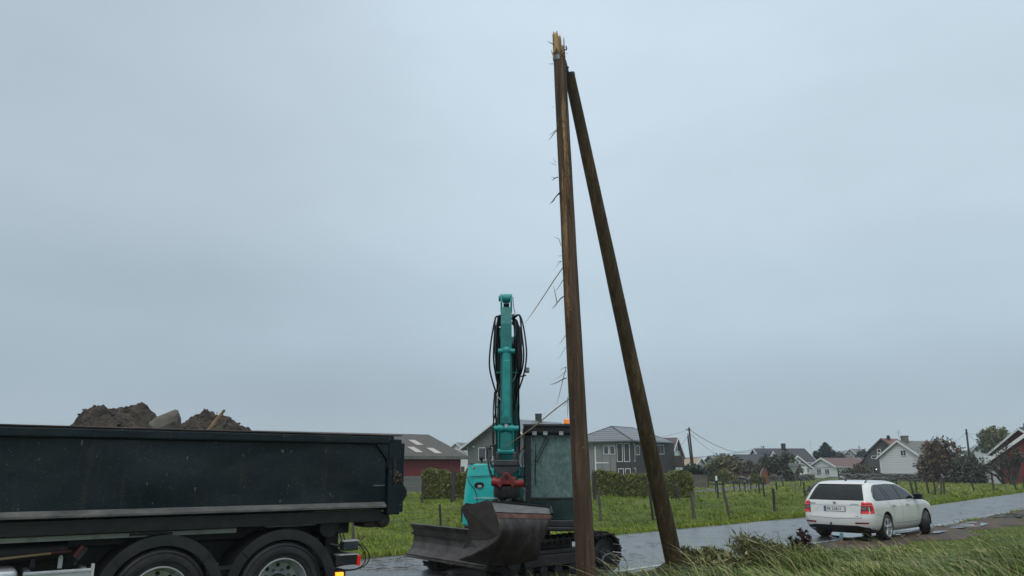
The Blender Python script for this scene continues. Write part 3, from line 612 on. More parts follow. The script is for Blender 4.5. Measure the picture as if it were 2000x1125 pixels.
V.append(pt + ax * -.02); F += [((nh-1)*nc+k, (nh-1)*nc+(k+1) % nc, len(V)-1) for k in range(nc)]
wb(MB().add(V, F), 'shaft', M['pole'], pole, smooth=True, ang=60)
# torn stub above the break
def shard(base, h, wid, dep, lean, mname, nm='shard', seed=0):
    r_ = random.Random(seed); b = MB(); n = 7; pts = []
    for i in range(n):
        u = i / (n - 1); c_ = base + ax * (h * u) + lean * u; k_ = (1 - .25 * u) if u < .8 else (1 - .25*u) * (1 - (u - .8) / .2 * .75)
        a, d_ = wid * k_ * r_.uniform(.9, 1.08), dep * k_
        for sx_, sy_ in ((-1, -.7), (0, -1), (1, -.6), (.9, .7), (0, 1), (-.9, .8)): b.v.append(c_ + ex * sx_ * a + ey * sy_ * d_)
    for i in range(n - 1):
        for k in range(6): b.f.append((i*6+k, i*6+(k+1) % 6, (i+1)*6+(k+1) % 6, (i+1)*6+k))
    b.f.append(tuple((n-1)*6+k for k in range(6))); return wb(b, nm, M[mname], pole)
for k, (px, py, h, wd, dp, lx, mn) in enumerate(((1084, 106, .405, .026, .05, -.004, 'fresh'), (1090, 106, .420, .024, .045, .0, 'fresh'), (1095.5, 106, .35, .02, .05, .0, 'fresh'), (1087, 104, .375, .03, .03, .0, 'fresh'), (1093, 104, .31, .03, .028, 0, 'split'), (1099, 108, .20, .02, .05, .004, 'split'), (1102.5, 108, .33, .009, .02, .004, 'pole'), (1081.5, 112, .12, .010, .03, -.006, 'fresh'))):
    shard(at(px, py + 4, Yp + (.03 if k in (0, 1, 2) else -.035)), h, wd, dp, ex * lx, mn, 'shard', k)
# long torn strip down the side that faces the camera
def px_on_pole(py):
    """axis point of the pole seen at image row py"""
    n_ = Vector((0, 1, 0)); p = at(1092 + (py - 104) * 53 / 1021, py, Yp); u = (p - pbase).dot(ax) / Lp; return pbase + ax * (Lp * u), u
def strip(y0, y1, q0, q1, mname, seed, nm='torn_strip', proud=.004):
    r_ = random.Random(seed); b = MB(); n = 60; m_ = 6
    for i in range(n):
        py = y0 + (y1 - y0) * i / (n - 1); c_, u = px_on_pole(py); t_u = i / (n - 1); wv = min(1, t_u * 7, (1 - t_u) * 5)
        a0_ = q0 + 5 * math.sin(i * .9 + seed) * .6 + r_.uniform(-2, 2); a1_ = q1 + 4 * math.sin(i * .7 + 2 + seed) * .6 + r_.uniform(-2.5, 2.5); mid = (a0_ + a1_) / 2
        for k in range(m_):
            q = R(mid + (a0_ + (a1_ - a0_) * k / (m_ - 1) - mid) * wv); r2_ = prad(u) * 1.016 + proud + (r_.uniform(0, .008) if 0 < k < m_ - 1 else -.006)
            b.v.append(c_ + ex * (r2_ * math.cos(q)) + ey * (r2_ * math.sin(q)))
    for i in range(n - 1):
        for k in range(m_ - 1): a = i*m_+k; b.f.append((a, a+1, a+m_+1, a+m_))
    return wb(b, nm, M[mname], pole)
sgn = 1 if ey.y < 0 else -1   # ey direction that faces the camera
def cang(a): return a * sgn
for (y0, y1, a0_, a1_, mn, sd_) in ((186, 400, 62, 100, 'split', 1), (200, 330, 84, 97, 'fresh', 5), (330, 560, 100, 132, 'split', 2), (230, 430, 74, 82, 'pole', 7), (420, 640, 112, 142, 'split', 3), (620, 780, 128, 148, 'pole', 4)):
    strip(y0, y1, cang(a0_), cang(a1_), mn, sd_)
# splinters standing off the left side
spl = [((1099, 523), (1064, 575), (1025, 632), 1.9, 1), ((1113, 778), (1050, 828), (984, 874), 2.0, 1), ((1101, 579), (1091, 588), (1078, 603), 2.2, 0), ((1088, 592), (1085, 576), (1081, 558), 1.4, 0), ((1101, 545), (1093, 558), (1084, 569), 1.2, 0), ((1098, 372), (1085, 385), (1073, 399), 2.2, 0), ((1096, 377), (1086, 384), (1078, 396), 2.0, 0), ((1088, 255), (1081, 262), (1071, 274), 1.8, 0), ((1087, 253), (1079, 260), (1072, 264), 1.2, 0), ((1090, 346), (1082, 349), (1078, 352), 1.8, 0), ((1085, 349), (1081, 347), (1076, 345), .9, 0), ((1096, 480), (1091, 466), (1081, 462), 1.0, 0), ((1097, 500), (1092, 500), (1090, 499), .8, 0), ((1097, 511), (1092, 511), (1088, 512), .9, 0), ((1096, 511), (1090, 516), (1084, 524), .7, 0), ((1105, 655), (1100, 662), (1092, 673), 1.1, 0), ((1105, 678), (1099, 688), (1090, 702), .8, 1), ((1106, 717), (1100, 719), (1093, 723), .9, 0), ((1107, 725), (1096, 733), (1082, 743), .8, 1), ((1107, 738), (1090, 746), (1074, 751), 1.7, 0), ((1106, 716), (1097, 752), (1087, 791), 1.2, 0), ((1109, 775), (1109, 795), (1108, 816), 1.2, 0), ((1108, 785), (1104, 790), (1100, 793), .9, 0), ((1086, 323), (1080, 320), (1075, 318), .7, 0), ((1086, 318), (1082, 312), (1080, 308), .6, 0), ((1082, 88), (1076, 84), (1069, 80), 1.8, 0), ((1081, 76), (1079, 70), (1078, 66), .9, 1), ((1081, 125), (1076, 125), (1071, 124), 1.1, 0), ((1080, 108), (1078, 103), (1077, 97), 1.6, 1), ((1101, 103), (1093, 118), (1085, 130), 2.4, 1), ((1103, 178), (1098, 182), (1093, 192), 1.8, 0), ((1105, 103), (1107, 104), (1111, 105), .6, 1), ((1094, 234), (1091, 238), (1088, 244), 1.2, 1), ((1104, 238), (1100, 246), (1098, 254), 1.2, 1), ((1082, 210), (1080, 209), (1078, 207), .7, 1), ((1118, 500), (1121, 497), (1123, 494), .7, 0)]
for k, (a, b, c, wpx, pale) in enumerate(spl):
    dy = random.uniform(-.10, .02); P = [at(*a, Yp - .02 - (.1 if 82 < a[0] - 1000 - 0 and pale and k in (29, 32, 33) else 0)), at(*b, Yp + dy * .5 - .05), at(*c, Yp + dy - (.06 if k not in (1,) else .35))]
    if k == 1: P[0] = at(*a, Yp - .12)
    r_ = wpx * .0038
    wb(MB().tube([P[0], P[0].lerp(P[1], .5) + Vector((0, .0, r_)), P[1], P[1].lerp(P[2], .5) - Vector((0, 0, r_)), P[2]], [r_, r_, r_ * .9, r_ * .7, r_ * .25], 5), 'splinter', M['sliver_pale' if pale else 'sliver'], pole)
strap = MB(); 
for i in range(2):
    c_, u = px_on_pole(112 + i * 9)
    for k in range(33): q = cang(90) + sgn * R(0) + 0; a = R(cang(60 + 130 * k / 32)); strap.v.append(c_ + ex * ((prad(u) + .008) * math.cos(a)) + ey * ((prad(u) + .008) * math.sin(a)))
strap.f = [(k, k+1, 33+k+1, 33+k) for k in range(8, 32)]
wb(strap, 'metal_strap', M['galv'], pole)
h0, u = px_on_pole(100); wb(MB().tube([at(1103, 97, Yp), at(1106, 97.5, Yp), at(1107, 95, Yp), at(1105.5, 92, Yp), at(1105.5, 90, Yp)], .010, 8), 'hook', M['black_metal'], pole, smooth=True)
# ---- strut
sb = at(1319, 1108, 11.8); s1_ = at(1111.8, 144, 10.28)
sgz = zg(sb.x, sb.y); sax = (s1_ - sb).normalized(); sbase = sb + sax * ((sgz - .15 - sb.z) / sax.z); Ls = (s1_ - sbase).length
strut = empty('leaning_strut_pole', (sbase.x, sbase.y, sgz), 0, 'dark mossy strut pole leaning against the broken utility pole, base in dug earth', 'pole')
sx_ = sax.cross(Vector((0, 1, 0))).normalized(); sy_ = sax.cross(sx_); V = []; F = []
for i in range(nh):
    u = i / (nh - 1); c_ = sbase + sax * (Ls * u)
    for k in range(nc):
        q = 2 * math.pi * k / nc; r_ = (.132 + (.080 - .132) * u) * (1 + .010 * math.sin(3*q + u*7) + .008 * math.sin(6*q + 25*u) + .007 * math.sin(u * 47 + q)); V.append(c_ + sx_ * (r_ * math.cos(q)) + sy_ * (r_ * math.sin(q)))
for i in range(nh - 1):
    for k in range(nc): k2 = (k+1) % nc; F.append((i*nc+k, i*nc+k2, (i+1)*nc+k2, (i+1)*nc+k))
F.append(tuple((nh-1)*nc+k for k in range(nc)))
wb(MB().add(V, F), 'shaft', M['strut'], strut, smooth=True, ang=60)
cap = MB(); c_ = s1_ - sax * .035; cap.tube([c_, s1_ + sax * .006], [.0835, .083], 24); wb(cap, 'end_cap', M['black_metal'], strut, smooth=True, ang=40)
wb(MB().bar(at(1103, 118, 10.22), at(1110, 146, 10.26), .04, .02), 'bracket_plate', M['black_metal'], strut)
wb(MB().tube([at(1119, 143, 10.25), at(1120, 152, 10.25), at(1121, 158, 10.25)], .012, 8), 'bolt', M['black_metal'], strut)
wb(MB().tube([at(1105, 130, 10.22), at(1111, 132, 10.22)], .014, 8), 'bolt', M['black_metal'], strut)
for u in (.32, .55, .71): 
    c_ = sbase + sax * (Ls * u); wb(MB().ball(c_ + sx_ * (.125 - .05 * u) * (1 if sx_.x > 0 else -1), (.012, .012, .02), 8, 5), 'knot', M['strut'], strut)
# ---- earth dug up round the strut, cables left by the pole
def mound(name, c, rx, ry, h, m, label, seed):
    V = []; n = 46
    for i in range(n):
        for k in range(n):
            x, y = (2*i/(n-1) - 1), (2*k/(n-1) - 1); r_ = math.hypot(x, y); X, Y = c[0] + x*rx, c[1] + y*ry
            V.append((x*rx, y*ry, zg(X, Y) - c[2] + h * max(0, 1 - r_*r_) ** 1.2 * (1 + .45 * vnoise(X + seed, Y, 3.5)) + .05 * vnoise(X, Y + seed, 9) * max(0, 1 - r_) - .03))
    F = [(i*n+k, (i+1)*n+k, (i+1)*n+k+1, i*n+k+1) for i in range(n-1) for k in range(n-1)]
    o = fast(name, V, F, m=m); o.location = c; return tag(o, label, 'earth')
mound('earth_mound', (sbase.x - .15, sbase.y - .1, sgz), .75, .55, .13, soil_m, 'low mound of dug earth round the foot of the strut pole', 3)
mound('earth_mound', (pbase.x - .1, pbase.y + 1.3, zg(pbase.x - .1, pbase.y + 1.3)), 1.5, .6, .14, soil_m, 'ridge of churned earth between the broken pole and the excavator tracks', 9)
def cable(pts, label, rr_=.011, Y0=10.9):
    P = [at(px, py, Y0 + dy) for px, py, dy in pts]; S = []
    for i in range(len(P) - 1):
        p0, p1, p2, p3 = P[max(i-1, 0)], P[i], P[i+1], P[min(i+2, len(P)-1)]
        for k in range(8):
            u = k / 8; S.append(.5 * ((2*p1) + (p2 - p0)*u + (2*p0 - 5*p1 + 4*p2 - p3)*u*u + (3*p1 - p0 - 3*p2 + p3)*u**3))
    S.append(P[-1]); o = MB().tube(S, rr_, 8).build('cable_loop', mat('grey_cable', (.09, .09, .088), .4, (.05, .05, .05), 9), None, smooth=True)
    return tag(o, label, 'cable')
cable([(1191, 1135, 0), (1184, 1112, 0), (1177, 1094, 0), (1182, 1085, .05), (1192, 1083, .1), (1203, 1093, .1), (1208, 1110, .1), (1208, 1140, .05)], 'thick grey cable end looping up beside the broken pole', .013)
cable([(1196, 1090, .3), (1206, 1083, .35), (1217, 1088, .4), (1225, 1104, .4), (1223, 1128, .3)], 'thinner grey cable loop to the right, arching over the road edge', .006)
# ============================================================ EXCAVATOR
EXO = Vector((.13, 14.2, .012))
exc = empty('excavator', EXO, 0, 'turquoise crawler excavator with raised boom, dark bucket and blade, standing on the wet road', 'excavator')
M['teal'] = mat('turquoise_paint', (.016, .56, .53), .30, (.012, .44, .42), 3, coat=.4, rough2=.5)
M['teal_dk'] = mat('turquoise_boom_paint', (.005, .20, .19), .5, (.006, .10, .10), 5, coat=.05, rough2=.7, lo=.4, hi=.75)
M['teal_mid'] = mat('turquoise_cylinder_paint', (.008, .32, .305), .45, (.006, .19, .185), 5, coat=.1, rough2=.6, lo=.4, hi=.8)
M['track'] = mat('muddy_track', (.010, .009, .008), .6, (.035, .028, .022), 8, bump=.5)
M['track_frame'] = mat('track_frame_paint', (.020, .020, .022), .5, (.045, .038, .032), 4)
M['bucket'] = mat('worn_bucket_steel', (.018, .015, .013), .45, (.075, .064, .056), 3.0, lo=.42, hi=.72, stretch=(2.5, 2.5, 1), bump=.25, bscale=18)
M['bucket_dk'] = mat('dirty_bucket_side', (.018, .015, .013), .6, (.040, .033, .028), 6, bump=.3)
M['blade'] = mat('blade_steel', (.028, .023, .021), .5, (.085, .074, .070), 4, bump=.3, bscale=20)
M['cab_black'] = mat('cab_dark_grey', (.016, .020, .024), .4, (.028, .032, .036), 6)
M['dk'] = mat('dark_castings', (.012, .013, .015), .5, (.030, .030, .030), 7)
M['coupler'] = mat('coupler_grey', (.030, .033, .037), .45, (.055, .057, .06), 6)
M['lens'] = mat('lamp_lens', (.45, .47, .48), .15, (.25, .26, .27), 30)
# cab glass: rain-covered, half see-through, bright teal reflection painted into its colour
cg, t_, b_ = newmat('rainy_cab_glass'); L_ = t_.links; tc = t_.nodes.new('ShaderNodeTexCoord')
rc = t_.nodes.new('ShaderNodeValToRGB'); L_.new(nz(16, 6, .75, (1, 1, .8)), rc.inputs[0]); rc.color_ramp.elements[0].position = .34; rc.color_ramp.elements[0].color = (.11, .19, .19, 1); rc.color_ramp.elements[1].position = .68; rc.color_ramp.elements[1].color = (.27, .37, .36, 1)
L_.new(rc.outputs[0], b_.inputs['Base Color']); b_.inputs['Roughness'].default_value = .12; b_.inputs['Specular IOR Level'].default_value = .6
tr = t_.nodes.new('ShaderNodeBsdfTransparent'); tr.inputs[0].default_value = (.55, .75, .74, 1); ms_ = t_.nodes.new('ShaderNodeMixShader')
rm_ = t_.nodes.new('ShaderNodeMapRange'); rm_.inputs[1].default_value = .35; rm_.inputs[2].default_value = .65; rm_.inputs[3].default_value = .52; rm_.inputs[4].default_value = .80; L_.new(nz(7, 8, .8), rm_.inputs[0])
L_.new(rm_.outputs[0], ms_.inputs[0]); L_.new(tr.outputs[0], ms_.inputs[1]); L_.new(b_.outputs[0], ms_.inputs[2]); L_.new(ms_.outputs[0], t_.nodes['Material Output'].inputs[0])
bp = t_.nodes.new('ShaderNodeBump'); bp.inputs['Strength'].default_value = .5; bp.inputs['Distance'].default_value = .004; L_.new(nz(60, 4, .6), bp.inputs['Height']); L_.new(bp.outputs[0], b_.inputs['Normal'])
M['cabglass'] = cg
# ---- undercarriage, aligned with the road
fw = Vector((-.775, -.632, 0)); sd_ = Vector((-.632, .775, 0)); UP = Vector((0, 0, 1))   # fw: towards the blade, sd_: away from the camera
def U(a, b, z): return Vector((.13, 14.2, 0)) + fw * a + sd_ * b + UP * (z + .012)
for side in (-1, 1):
    yc = .93 * side; path = []; n = 14; r0 = .29; zc = .355; xa, xb = 1.02, -1.08
    for k in range(n + 1): q = R(90 - 180 * k / n); path.append((xa + (r0 - .02) * math.cos(q), zc - .03 + (r0 - .02) * math.sin(q)))
    for k in range(n + 1): q = R(270 - 180 * k / n); path.append((xb + r0 * math.cos(q), zc + r0 * math.sin(q)))
    bl = MB(); ln = MB(); seglen = []; pts = path + [path[0]]; tot = 0; cum = [0]
    for a, b in zip(pts[:-1], pts[1:]): tot += math.hypot(b[0]-a[0], b[1]-a[1]); cum.append(tot)
    ns = 44
    for k in range(ns):
        d = tot * (k + .5) / ns; i = max(j for j in range(len(pts)-1) if cum[j] <= d); u = (d - cum[i]) / (cum[i+1] - cum[i]); a, b = pts[i], pts[i+1]
        p = Vector((a[0] + (b[0]-a[0])*u, a[1] + (b[1]-a[1])*u)); t = Vector((b[0]-a[0], b[1]-a[1])).normalized(); nn = Vector((-t.y, t.x))
        if nn.dot(p - Vector((0, zc))) < 0: nn = -nn
        c_ = p + nn * .018; w_ = tot / ns * .46
        bl.add([U(c_.x + t.x*w_*sx - nn.x*sz*.014 * (-1), yc + .225 * sy * 1.0, c_.y + t.y*w_*sx + nn.y*sz*.014) for sz in (-1, 1) for sy in (-1, 1) for sx in (-1, 1)], [(0,1,3,2),(4,6,7,5),(0,4,5,1),(2,3,7,6),(0,2,6,4),(1,5,7,3)])
        c2 = p + nn * .045
        bl.add([U(c2.x + t.x*.012*sx + nn.x*sz*.016, yc + .222 * sy, c2.y + t.y*.012*sx + nn.y*sz*.016) for sz in (-1, 1) for sy in (-1, 1) for sx in (-1, 1)], [(0,1,3,2),(4,6,7,5),(0,4,5,1),(2,3,7,6),(0,2,6,4),(1,5,7,3)])
        c3 = p - nn * .03; ln.add([U(c3.x + t.x*w_*.85*sx + nn.x*sz*.03, yc + .09 * sy, c3.y + t.y*w_*.85*sx + nn.y*sz*.03) for sz in (-1, 1) for sy in (-1, 1) for sx in (-1, 1)], [(0,1,3,2),(4,6,7,5),(0,4,5,1),(2,3,7,6),(0,2,6,4),(1,5,7,3)])
    tko = wb(bl, 'track', M['track'], exc); wb(ln, 'link_chain', M['track'], tko)
    fr = MB()
    for a0_, a1_, z0, z1, w_ in ((-.82, .78, .22, .40, .14), (-.75, .70, .40, .47, .10)):
        fr.add([U(a, yc + w_ * b, z) for z in (z0, z1) for b in (-1, 1) for a in (a0_, a1_)], [(0,1,3,2),(4,6,7,5),(0,4,5,1),(2,3,7,6),(0,2,6,4),(1,5,7,3)])
    wb(fr, 'track_frame', M['track_frame'], exc, bevel=.015)
    for a, r_, nm in ((xa, .215, 'idler'), (xb, .225, 'sprocket')):
        b = MB(); prof = [(.0001, -.13), (r_ * .5, -.13), (r_ * .55, -.10), (r_, -.09), (r_, .09), (r_ * .55, .10), (r_ * .5, .13), (.0001, .13)]; n3 = 28
        for r2, h in prof:
            for j in range(n3): q = 2*math.pi*j/n3; b.v.append(U(a + r2*math.cos(q), yc + h, zc - (.03 if a > 0 else 0) + r2*math.sin(q)))
        for i in range(len(prof)-1):
            for j in range(n3): b.f.append((i*n3+j, i*n3+(j+1) % n3, (i+1)*n3+(j+1) % n3, (i+1)*n3+j))
        so_ = wb(b, nm, M['dk'], exc, smooth=True, ang=35)
    for k in range(5):
        b = MB(); n3 = 16; a = -.62 + .32 * k
        for r2, h in ((.0001, -.12), (.085, -.12), (.085, .12), (.0001, .12)):
            for j in range(n3): q = 2*math.pi*j/n3; b.v.append(U(a + r2*math.cos(q), yc + h, .165 + r2*math.sin(q)))
        for i in range(3):
            for j in range(n3): b.f.append((i*n3+j, i*n3+(j+1) % n3, (i+1)*n3+(j+1) % n3, (i+1)*n3+j))
        wb(b, 'track_roller', M['dk'], exc, smooth=True, ang=35)
cf = MB()
for a0_, a1_, b0, b1, z0, z1 in ((-.55, .55, -.80, .80, .34, .60), (-.4, .4, -.4, .4, .60, .76)):
    cf.add([U(a, b, z) for z in (z0, z1) for b in (b0, b1) for a in (a0_, a1_)], [(0,1,3,2),(4,6,7,5),(0,4,5,1),(2,3,7,6),(0,2,6,4),(1,5,7,3)])
wb(cf, 'carbody', M['dk'], exc, bevel=.03)
# dozer blade: curved plate with end plates, ribs and push arms
bla = MB(); prof = [(1.60, .24), (1.63, .27), (1.53, .36), (1.48, .47), (1.475, .58), (1.50, .68), (1.56, .77), (1.53, .785), (1.46, .69), (1.435, .58), (1.44, .46), (1.495, .33)]
prof = [(a, z + .06) for a, z in prof]
bla.prism(prof, lambda a, z: U(a, -1.17, z), lambda a, z: U(a, 1.17, z)); bo_ = wb(bla, 'dozer_blade', M['blade'], exc, bevel=.004)
ce = MB().prism([(1.60, .27), (1.675, .285), (1.675, .30), (1.60, .325)], lambda a, z: U(a, -1.18, z), lambda a, z: U(a, 1.18, z)); wb(ce, 'cutting_edge', M['bucket'], bo_)
rb_ = MB().prism([(1.485, .73), (1.525, .735), (1.51, .70), (1.475, .69)], lambda a, z: U(a + .012, -1.165, z - .045), lambda a, z: U(a + .012, 1.165, z - .045)); wb(rb_, 'stiffener', M['blade'], bo_)
pa = MB()
for b in (-.42, .42): pa.bar(U(.5, b, .42), U(1.44, b, .46), .12, .16)
wb(pa, 'push_arm', M['track_frame'], exc, bevel=.01)
# ---- upper structure, facing the camera
fl = MB().bx(-.80, 1.14, 13.25, 15.35, .78, .88); wb(fl, 'deck', M['dk'], exc, bevel=.02)
# engine-side body with a rounded, tapering outer corner
def rbody(name, x0, x1, xt0, y0, y1, z0, z1, rad, m):
    b = MB(); nz_ = 9; n = 0
    for i in range(nz_):
        u = i / (nz_ - 1); z = z0 + (z1 - z0) * u; xl = x0 + (xt0 - x0) * u ** 1.8; yf = y0 + .10 * max(0, u - .6) ** 2 * 2.0; ring = [(x1, yf), (x1, y1)]
        for k in range(8): q = R(90 + 90 * k / 7); ring.append((xl + rad*1.6 + rad*1.6 * math.cos(q), y1 - rad*1.6 + rad*1.6 * math.sin(q)))
        for k in range(8): q = R(180 + 90 * k / 7); ring.append((xl + rad + rad * math.cos(q), yf + rad + rad * math.sin(q)))
        n = len(ring); b.v += [(x, y, z) for x, y in ring]
    for i in range(nz_ - 1):
        for k in range(n): b.f.append((i*n+k, i*n+(k+1) % n, (i+1)*n+(k+1) % n, (i+1)*n+k))
    b.f.append(tuple(range(n))); b.f.append(tuple((nz_-1)*n+k for k in range(n)))
    return wb(b, name, m, exc, smooth=True, ang=38, bevel=.03, seg=3)
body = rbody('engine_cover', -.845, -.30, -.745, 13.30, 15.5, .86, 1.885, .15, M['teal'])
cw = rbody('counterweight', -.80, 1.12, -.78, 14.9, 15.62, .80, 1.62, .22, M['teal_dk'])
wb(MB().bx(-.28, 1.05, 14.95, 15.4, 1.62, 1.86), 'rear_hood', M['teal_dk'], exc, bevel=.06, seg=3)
seam = MB()
for pts in (((914, 930), (916, 940), (928, 950), (934, 975), (933, 1010)), ((914, 930), (919, 922), (930, 930 - 1), (962, 929)), ((911, 909), (912, 918), (911, 930))):
    pass
seam.tube([at(px, py, 13.285) for px, py in ((912, 934), (918, 931), (940, 930), (961, 929))], .006, 6)
seam.tube([at(px, py, 13.285) for px, py in ((914, 935), (917, 944), (926, 954), (931, 966), (932, 985), (931, 1010))], .006, 6)
wb(seam, 'panel_seam', M['dk'], body)
wb(MB().tube([at(914, 906, 13.36), at(938, 905.5, 13.36), at(961, 905, 13.36)], .012, 8), 'top_gasket', M['dk'], body)
hl = MB(); n = 24; c0 = at(935.5, 947.5, 13.285); c1 = at(936.5, 949.5, 13.278)
for k in range(n): q = 2*math.pi*k/n; hl.v.append(c0 + Vector((.082 * math.copysign(abs(math.cos(q)) ** .8, math.cos(q)), -.004 * math.cos(q), .048 * math.sin(q) + .008 * math.cos(q))))
hl.v += [v + Vector((0, .03, 0)) for v in hl.v]; hl.f = [tuple(range(n)), tuple(range(n, 2*n))] + [(k, (k+1) % n, n+(k+1) % n, n+k) for k in range(n)]
hlo = wb(hl, 'headlight', M['hose'], exc); wb(MB().box(c1 + Vector((.004, -.004, -.006)), (.075, .02, .045)), 'lens', M['lens'], hlo, bevel=.008)
tp = at(925, 973, 13.288)
lab = text_mesh('lettering', 'www.kobelco.com', .055, mat('white_lettering', (.7, .75, .75), .5), exc, Matrix.Translation(tp - EXO + Vector((0, -.004, -.01))) @ Matrix.Rotation(R(90), 4, 'X'))
wb(MB().ball(at(925.5, 913.5, 13.315), (.022, .008, .018), 10, 6), 'emblem', mat('orange_emblem', (.45, .20, .06), .5), exc)
mi = MB().ball(at(940, 895, 13.5), (.042, .03, .042), 16, 10).tube([at(941, 897, 13.52), at(941, 906, 13.52)], .012, 8); wb(mi, 'mirror', M['black_metal'], exc, smooth=True)
hk_ = MB().tube([at(905, 1020, 13.6), at(902, 1018, 13.6), at(901.5, 990, 13.62)], .012, 6); wb(hk_, 'handrail', M['dk'], exc)
# ---- cab
cx0, cx1, cy0, cy1, cz0, cz1 = .215, 1.13, 13.08, 14.55, .80, 2.53
cabf = MB(); pw = .055
cabf.bx(cx0, cx0 + .105, cy0, cy0 + .10, cz0 + .06, 2.36).bx(cx1 - .07, cx1, cy0, cy0 + .10, cz0 + .06, 2.36).bx(cx0, cx0 + .06, cy1 - .09, cy1, cz0 + .06, 2.36).bx(cx1 - .06, cx1, cy1 - .09, cy1, cz0 + .06, 2.36)
cabf.bx(cx0, cx1, cy0 - .02, cy1, cz0, cz0 + .06).bx(cx0, cx1, cy1 - .04, cy1 - .002, cz0 + .06, 1.5).bx(cx0 + .002, cx0 + .05, cy0 + .1, cy1 - .1, cz0 + .06, 1.42).bx(cx1 - .05, cx1 - .002, cy0 + .1, cy1 - .1, cz0 + .06, 1.32)
cabf.bx(cx0, cx1, cy0 - .015, cy0 + .06, cz0 + .06, cz0 + .17)
cab_ = wb(cabf, 'cab_frame', M['cab_black'], exc, bevel=.015)
bpst = MB()
for z in (1.55, 1.43, 1.22, 1.08): bpst.ball((cx0 + .03, cy0 - .006, z), .012, 8, 6)
wb(bpst, 'bolts', M['galv'], cab_)
rf = MB().bx(cx0 - .02, cx1 + .02, cy0 - .06, cy1 + .03, 2.36, 2.525); rfo = wb(rf, 'cab_roof', M['black_metal'], exc, bevel=.035, seg=3)
wb(MB().bx(cx0 - .03, cx1 + .03, cy0 - .10, cy0 - .06, 2.50, 2.53), 'visor_edge', M['coupler'], rfo)
for px in (1044, 1065, 1096):
    c_ = at(px, 846.5, 13.0); lo_ = wb(MB().box(c_ + Vector((0, .03, 0)), (.085, .05, .075)), 'work_light', M['black_metal'], exc, bevel=.01); wb(MB().box(c_ + Vector((0, .003, 0)), (.072, .01, .062)), 'lens', M['lens'], lo_, bevel=.004)
bc = Vector((at(1107, 823, 13.2).x, 13.25, 2.53)); be = wb(MB().lathe([(.055, 0), (.055, .02), (.0001, .02)], 20, 'z', bc), 'beacon', M['black_metal'], exc); wb(MB().lathe([(.05, .02), (.046, .085), (.03, .10), (.0001, .10)], 20, 'z', bc), 'beacon_lens', mat('amber_beacon', (.75, .20, .02), .25, emit=(1, .28, .03), estr=.35), be, smooth=True)
wb(MB().bx(cx0 + .095, cx1 - .06, cy0 + .03, cy0 + .042, 1.335, 2.355), 'windscreen', M['cabglass'], exc)
wb(MB().bx(cx0 + .095, cx1 - .06, cy0 + .03, cy0 + .042, .975, 1.30), 'lower_window', mat('lower_cab_glass', (.014, .032, .036), .08, (.03, .055, .06), 6, spec=.7), exc)
wb(MB().bx(cx0 + .09, cx1 - .05, cy0 + .015, cy0 + .05, 1.30, 1.335), 'window_bar', M['cab_black'], exc, bevel=.006)
wb(MB().bx(cx1 - .045, cx1 - .035, cy0 + .1, cy1 - .1, 1.33, 2.36), 'side_window', M['cabglass'], exc)
wb(MB().bx(cx0 + .03, cx0 + .04, cy0 + .1, cy1 - .1, 1.43, 2.36), 'side_window', M['cabglass'], exc)
wb(MB().bx(cx0 + .06, cx1 - .06, cy1 - .03, cy1 - .02, 1.5, 2.36), 'rear_window', M['cabglass'], exc)
seat_m = mat('seat_fabric', (.010, .012, .014), .7)
se = MB().bx(.52, .88, 13.75, 14.2, 1.0, 1.14).bx(.50, .90, 14.15, 14.3, 1.1, 1.78).bx(.59, .81, 14.18, 14.28, 1.80, 2.0); wb(se, 'seat', seat_m, exc, bevel=.05, seg=3)
co_ = MB().bx(.42, .5, 13.6, 14.1, 1.0, 1.28).bx(.90, .98, 13.6, 14.1, 1.0, 1.28).tube([(.46, 13.65, 1.28), (.46, 13.6, 1.48)], .018, 8).tube([(.94, 13.65, 1.28), (.94, 13.6, 1.48)], .018, 8); wb(co_, 'console', M['dk'], exc, bevel=.01)
wi = MB().tube([at(1046, 902, cy0 - .01), at(1045, 925, cy0 - .01), at(1046, 946, cy0 - .01)], .008, 6).tube([at(1046, 868, cy0 - .01), at(1046, 902, cy0 - .01)], .006, 6).tube([at(1043, 903, cy0 - .012), at(1066, 855, cy0 - .012)], .007, 6).tube([at(1048, 904, cy0 - .012), at(1072, 855, cy0 - .012)], .007, 6)
wb(wi, 'wiper', M['hose'], exc)
# ---- boom, arm, cylinders
def sweep(stations, name, m, bevel=.012):
    """box section along (y, z) stations: (y, z, half width, half height), centred on x"""
    b = MB()
    for i, (x, y, z, hw, hh) in enumerate(stations):
        p = stations[max(i-1, 0)]; q = stations[min(i+1, len(stations)-1)]; t = Vector((q[1]-p[1], q[2]-p[2])).normalized(); nn = Vector((-t.y, t.x))
        for s1, s2 in ((-1, -1), (1, -1), (1, 1), (-1, 1)): b.v.append((x + s1*hw, y + nn.x*hh*s2, z + nn.y*hh*s2))
    for i in range(len(stations)-1):
        for k in range(4): b.f.append((i*4+k, i*4+(k+1) % 4, (i+1)*4+(k+1) % 4, (i+1)*4+k))
    b.f.append((0, 1, 2, 3)); n = (len(stations)-1)*4; b.f.append((n, n+1, n+2, n+3))
    return wb(b, name, m, exc, bevel=bevel)
bxc = -.075
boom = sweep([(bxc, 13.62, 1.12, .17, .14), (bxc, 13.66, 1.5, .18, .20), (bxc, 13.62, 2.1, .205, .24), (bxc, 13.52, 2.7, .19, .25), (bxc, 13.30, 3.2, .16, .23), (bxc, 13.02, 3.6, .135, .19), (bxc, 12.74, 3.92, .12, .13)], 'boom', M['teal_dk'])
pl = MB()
for s in (-1, 1): pl.prism([(12.85, 3.80), (12.60, 3.80), (12.50, 3.95), (12.53, 4.08), (12.66, 4.12), (12.85, 4.0)], lambda y, z: (bxc + s*.135, y, z), lambda y, z: (bxc + s*.108, y, z))
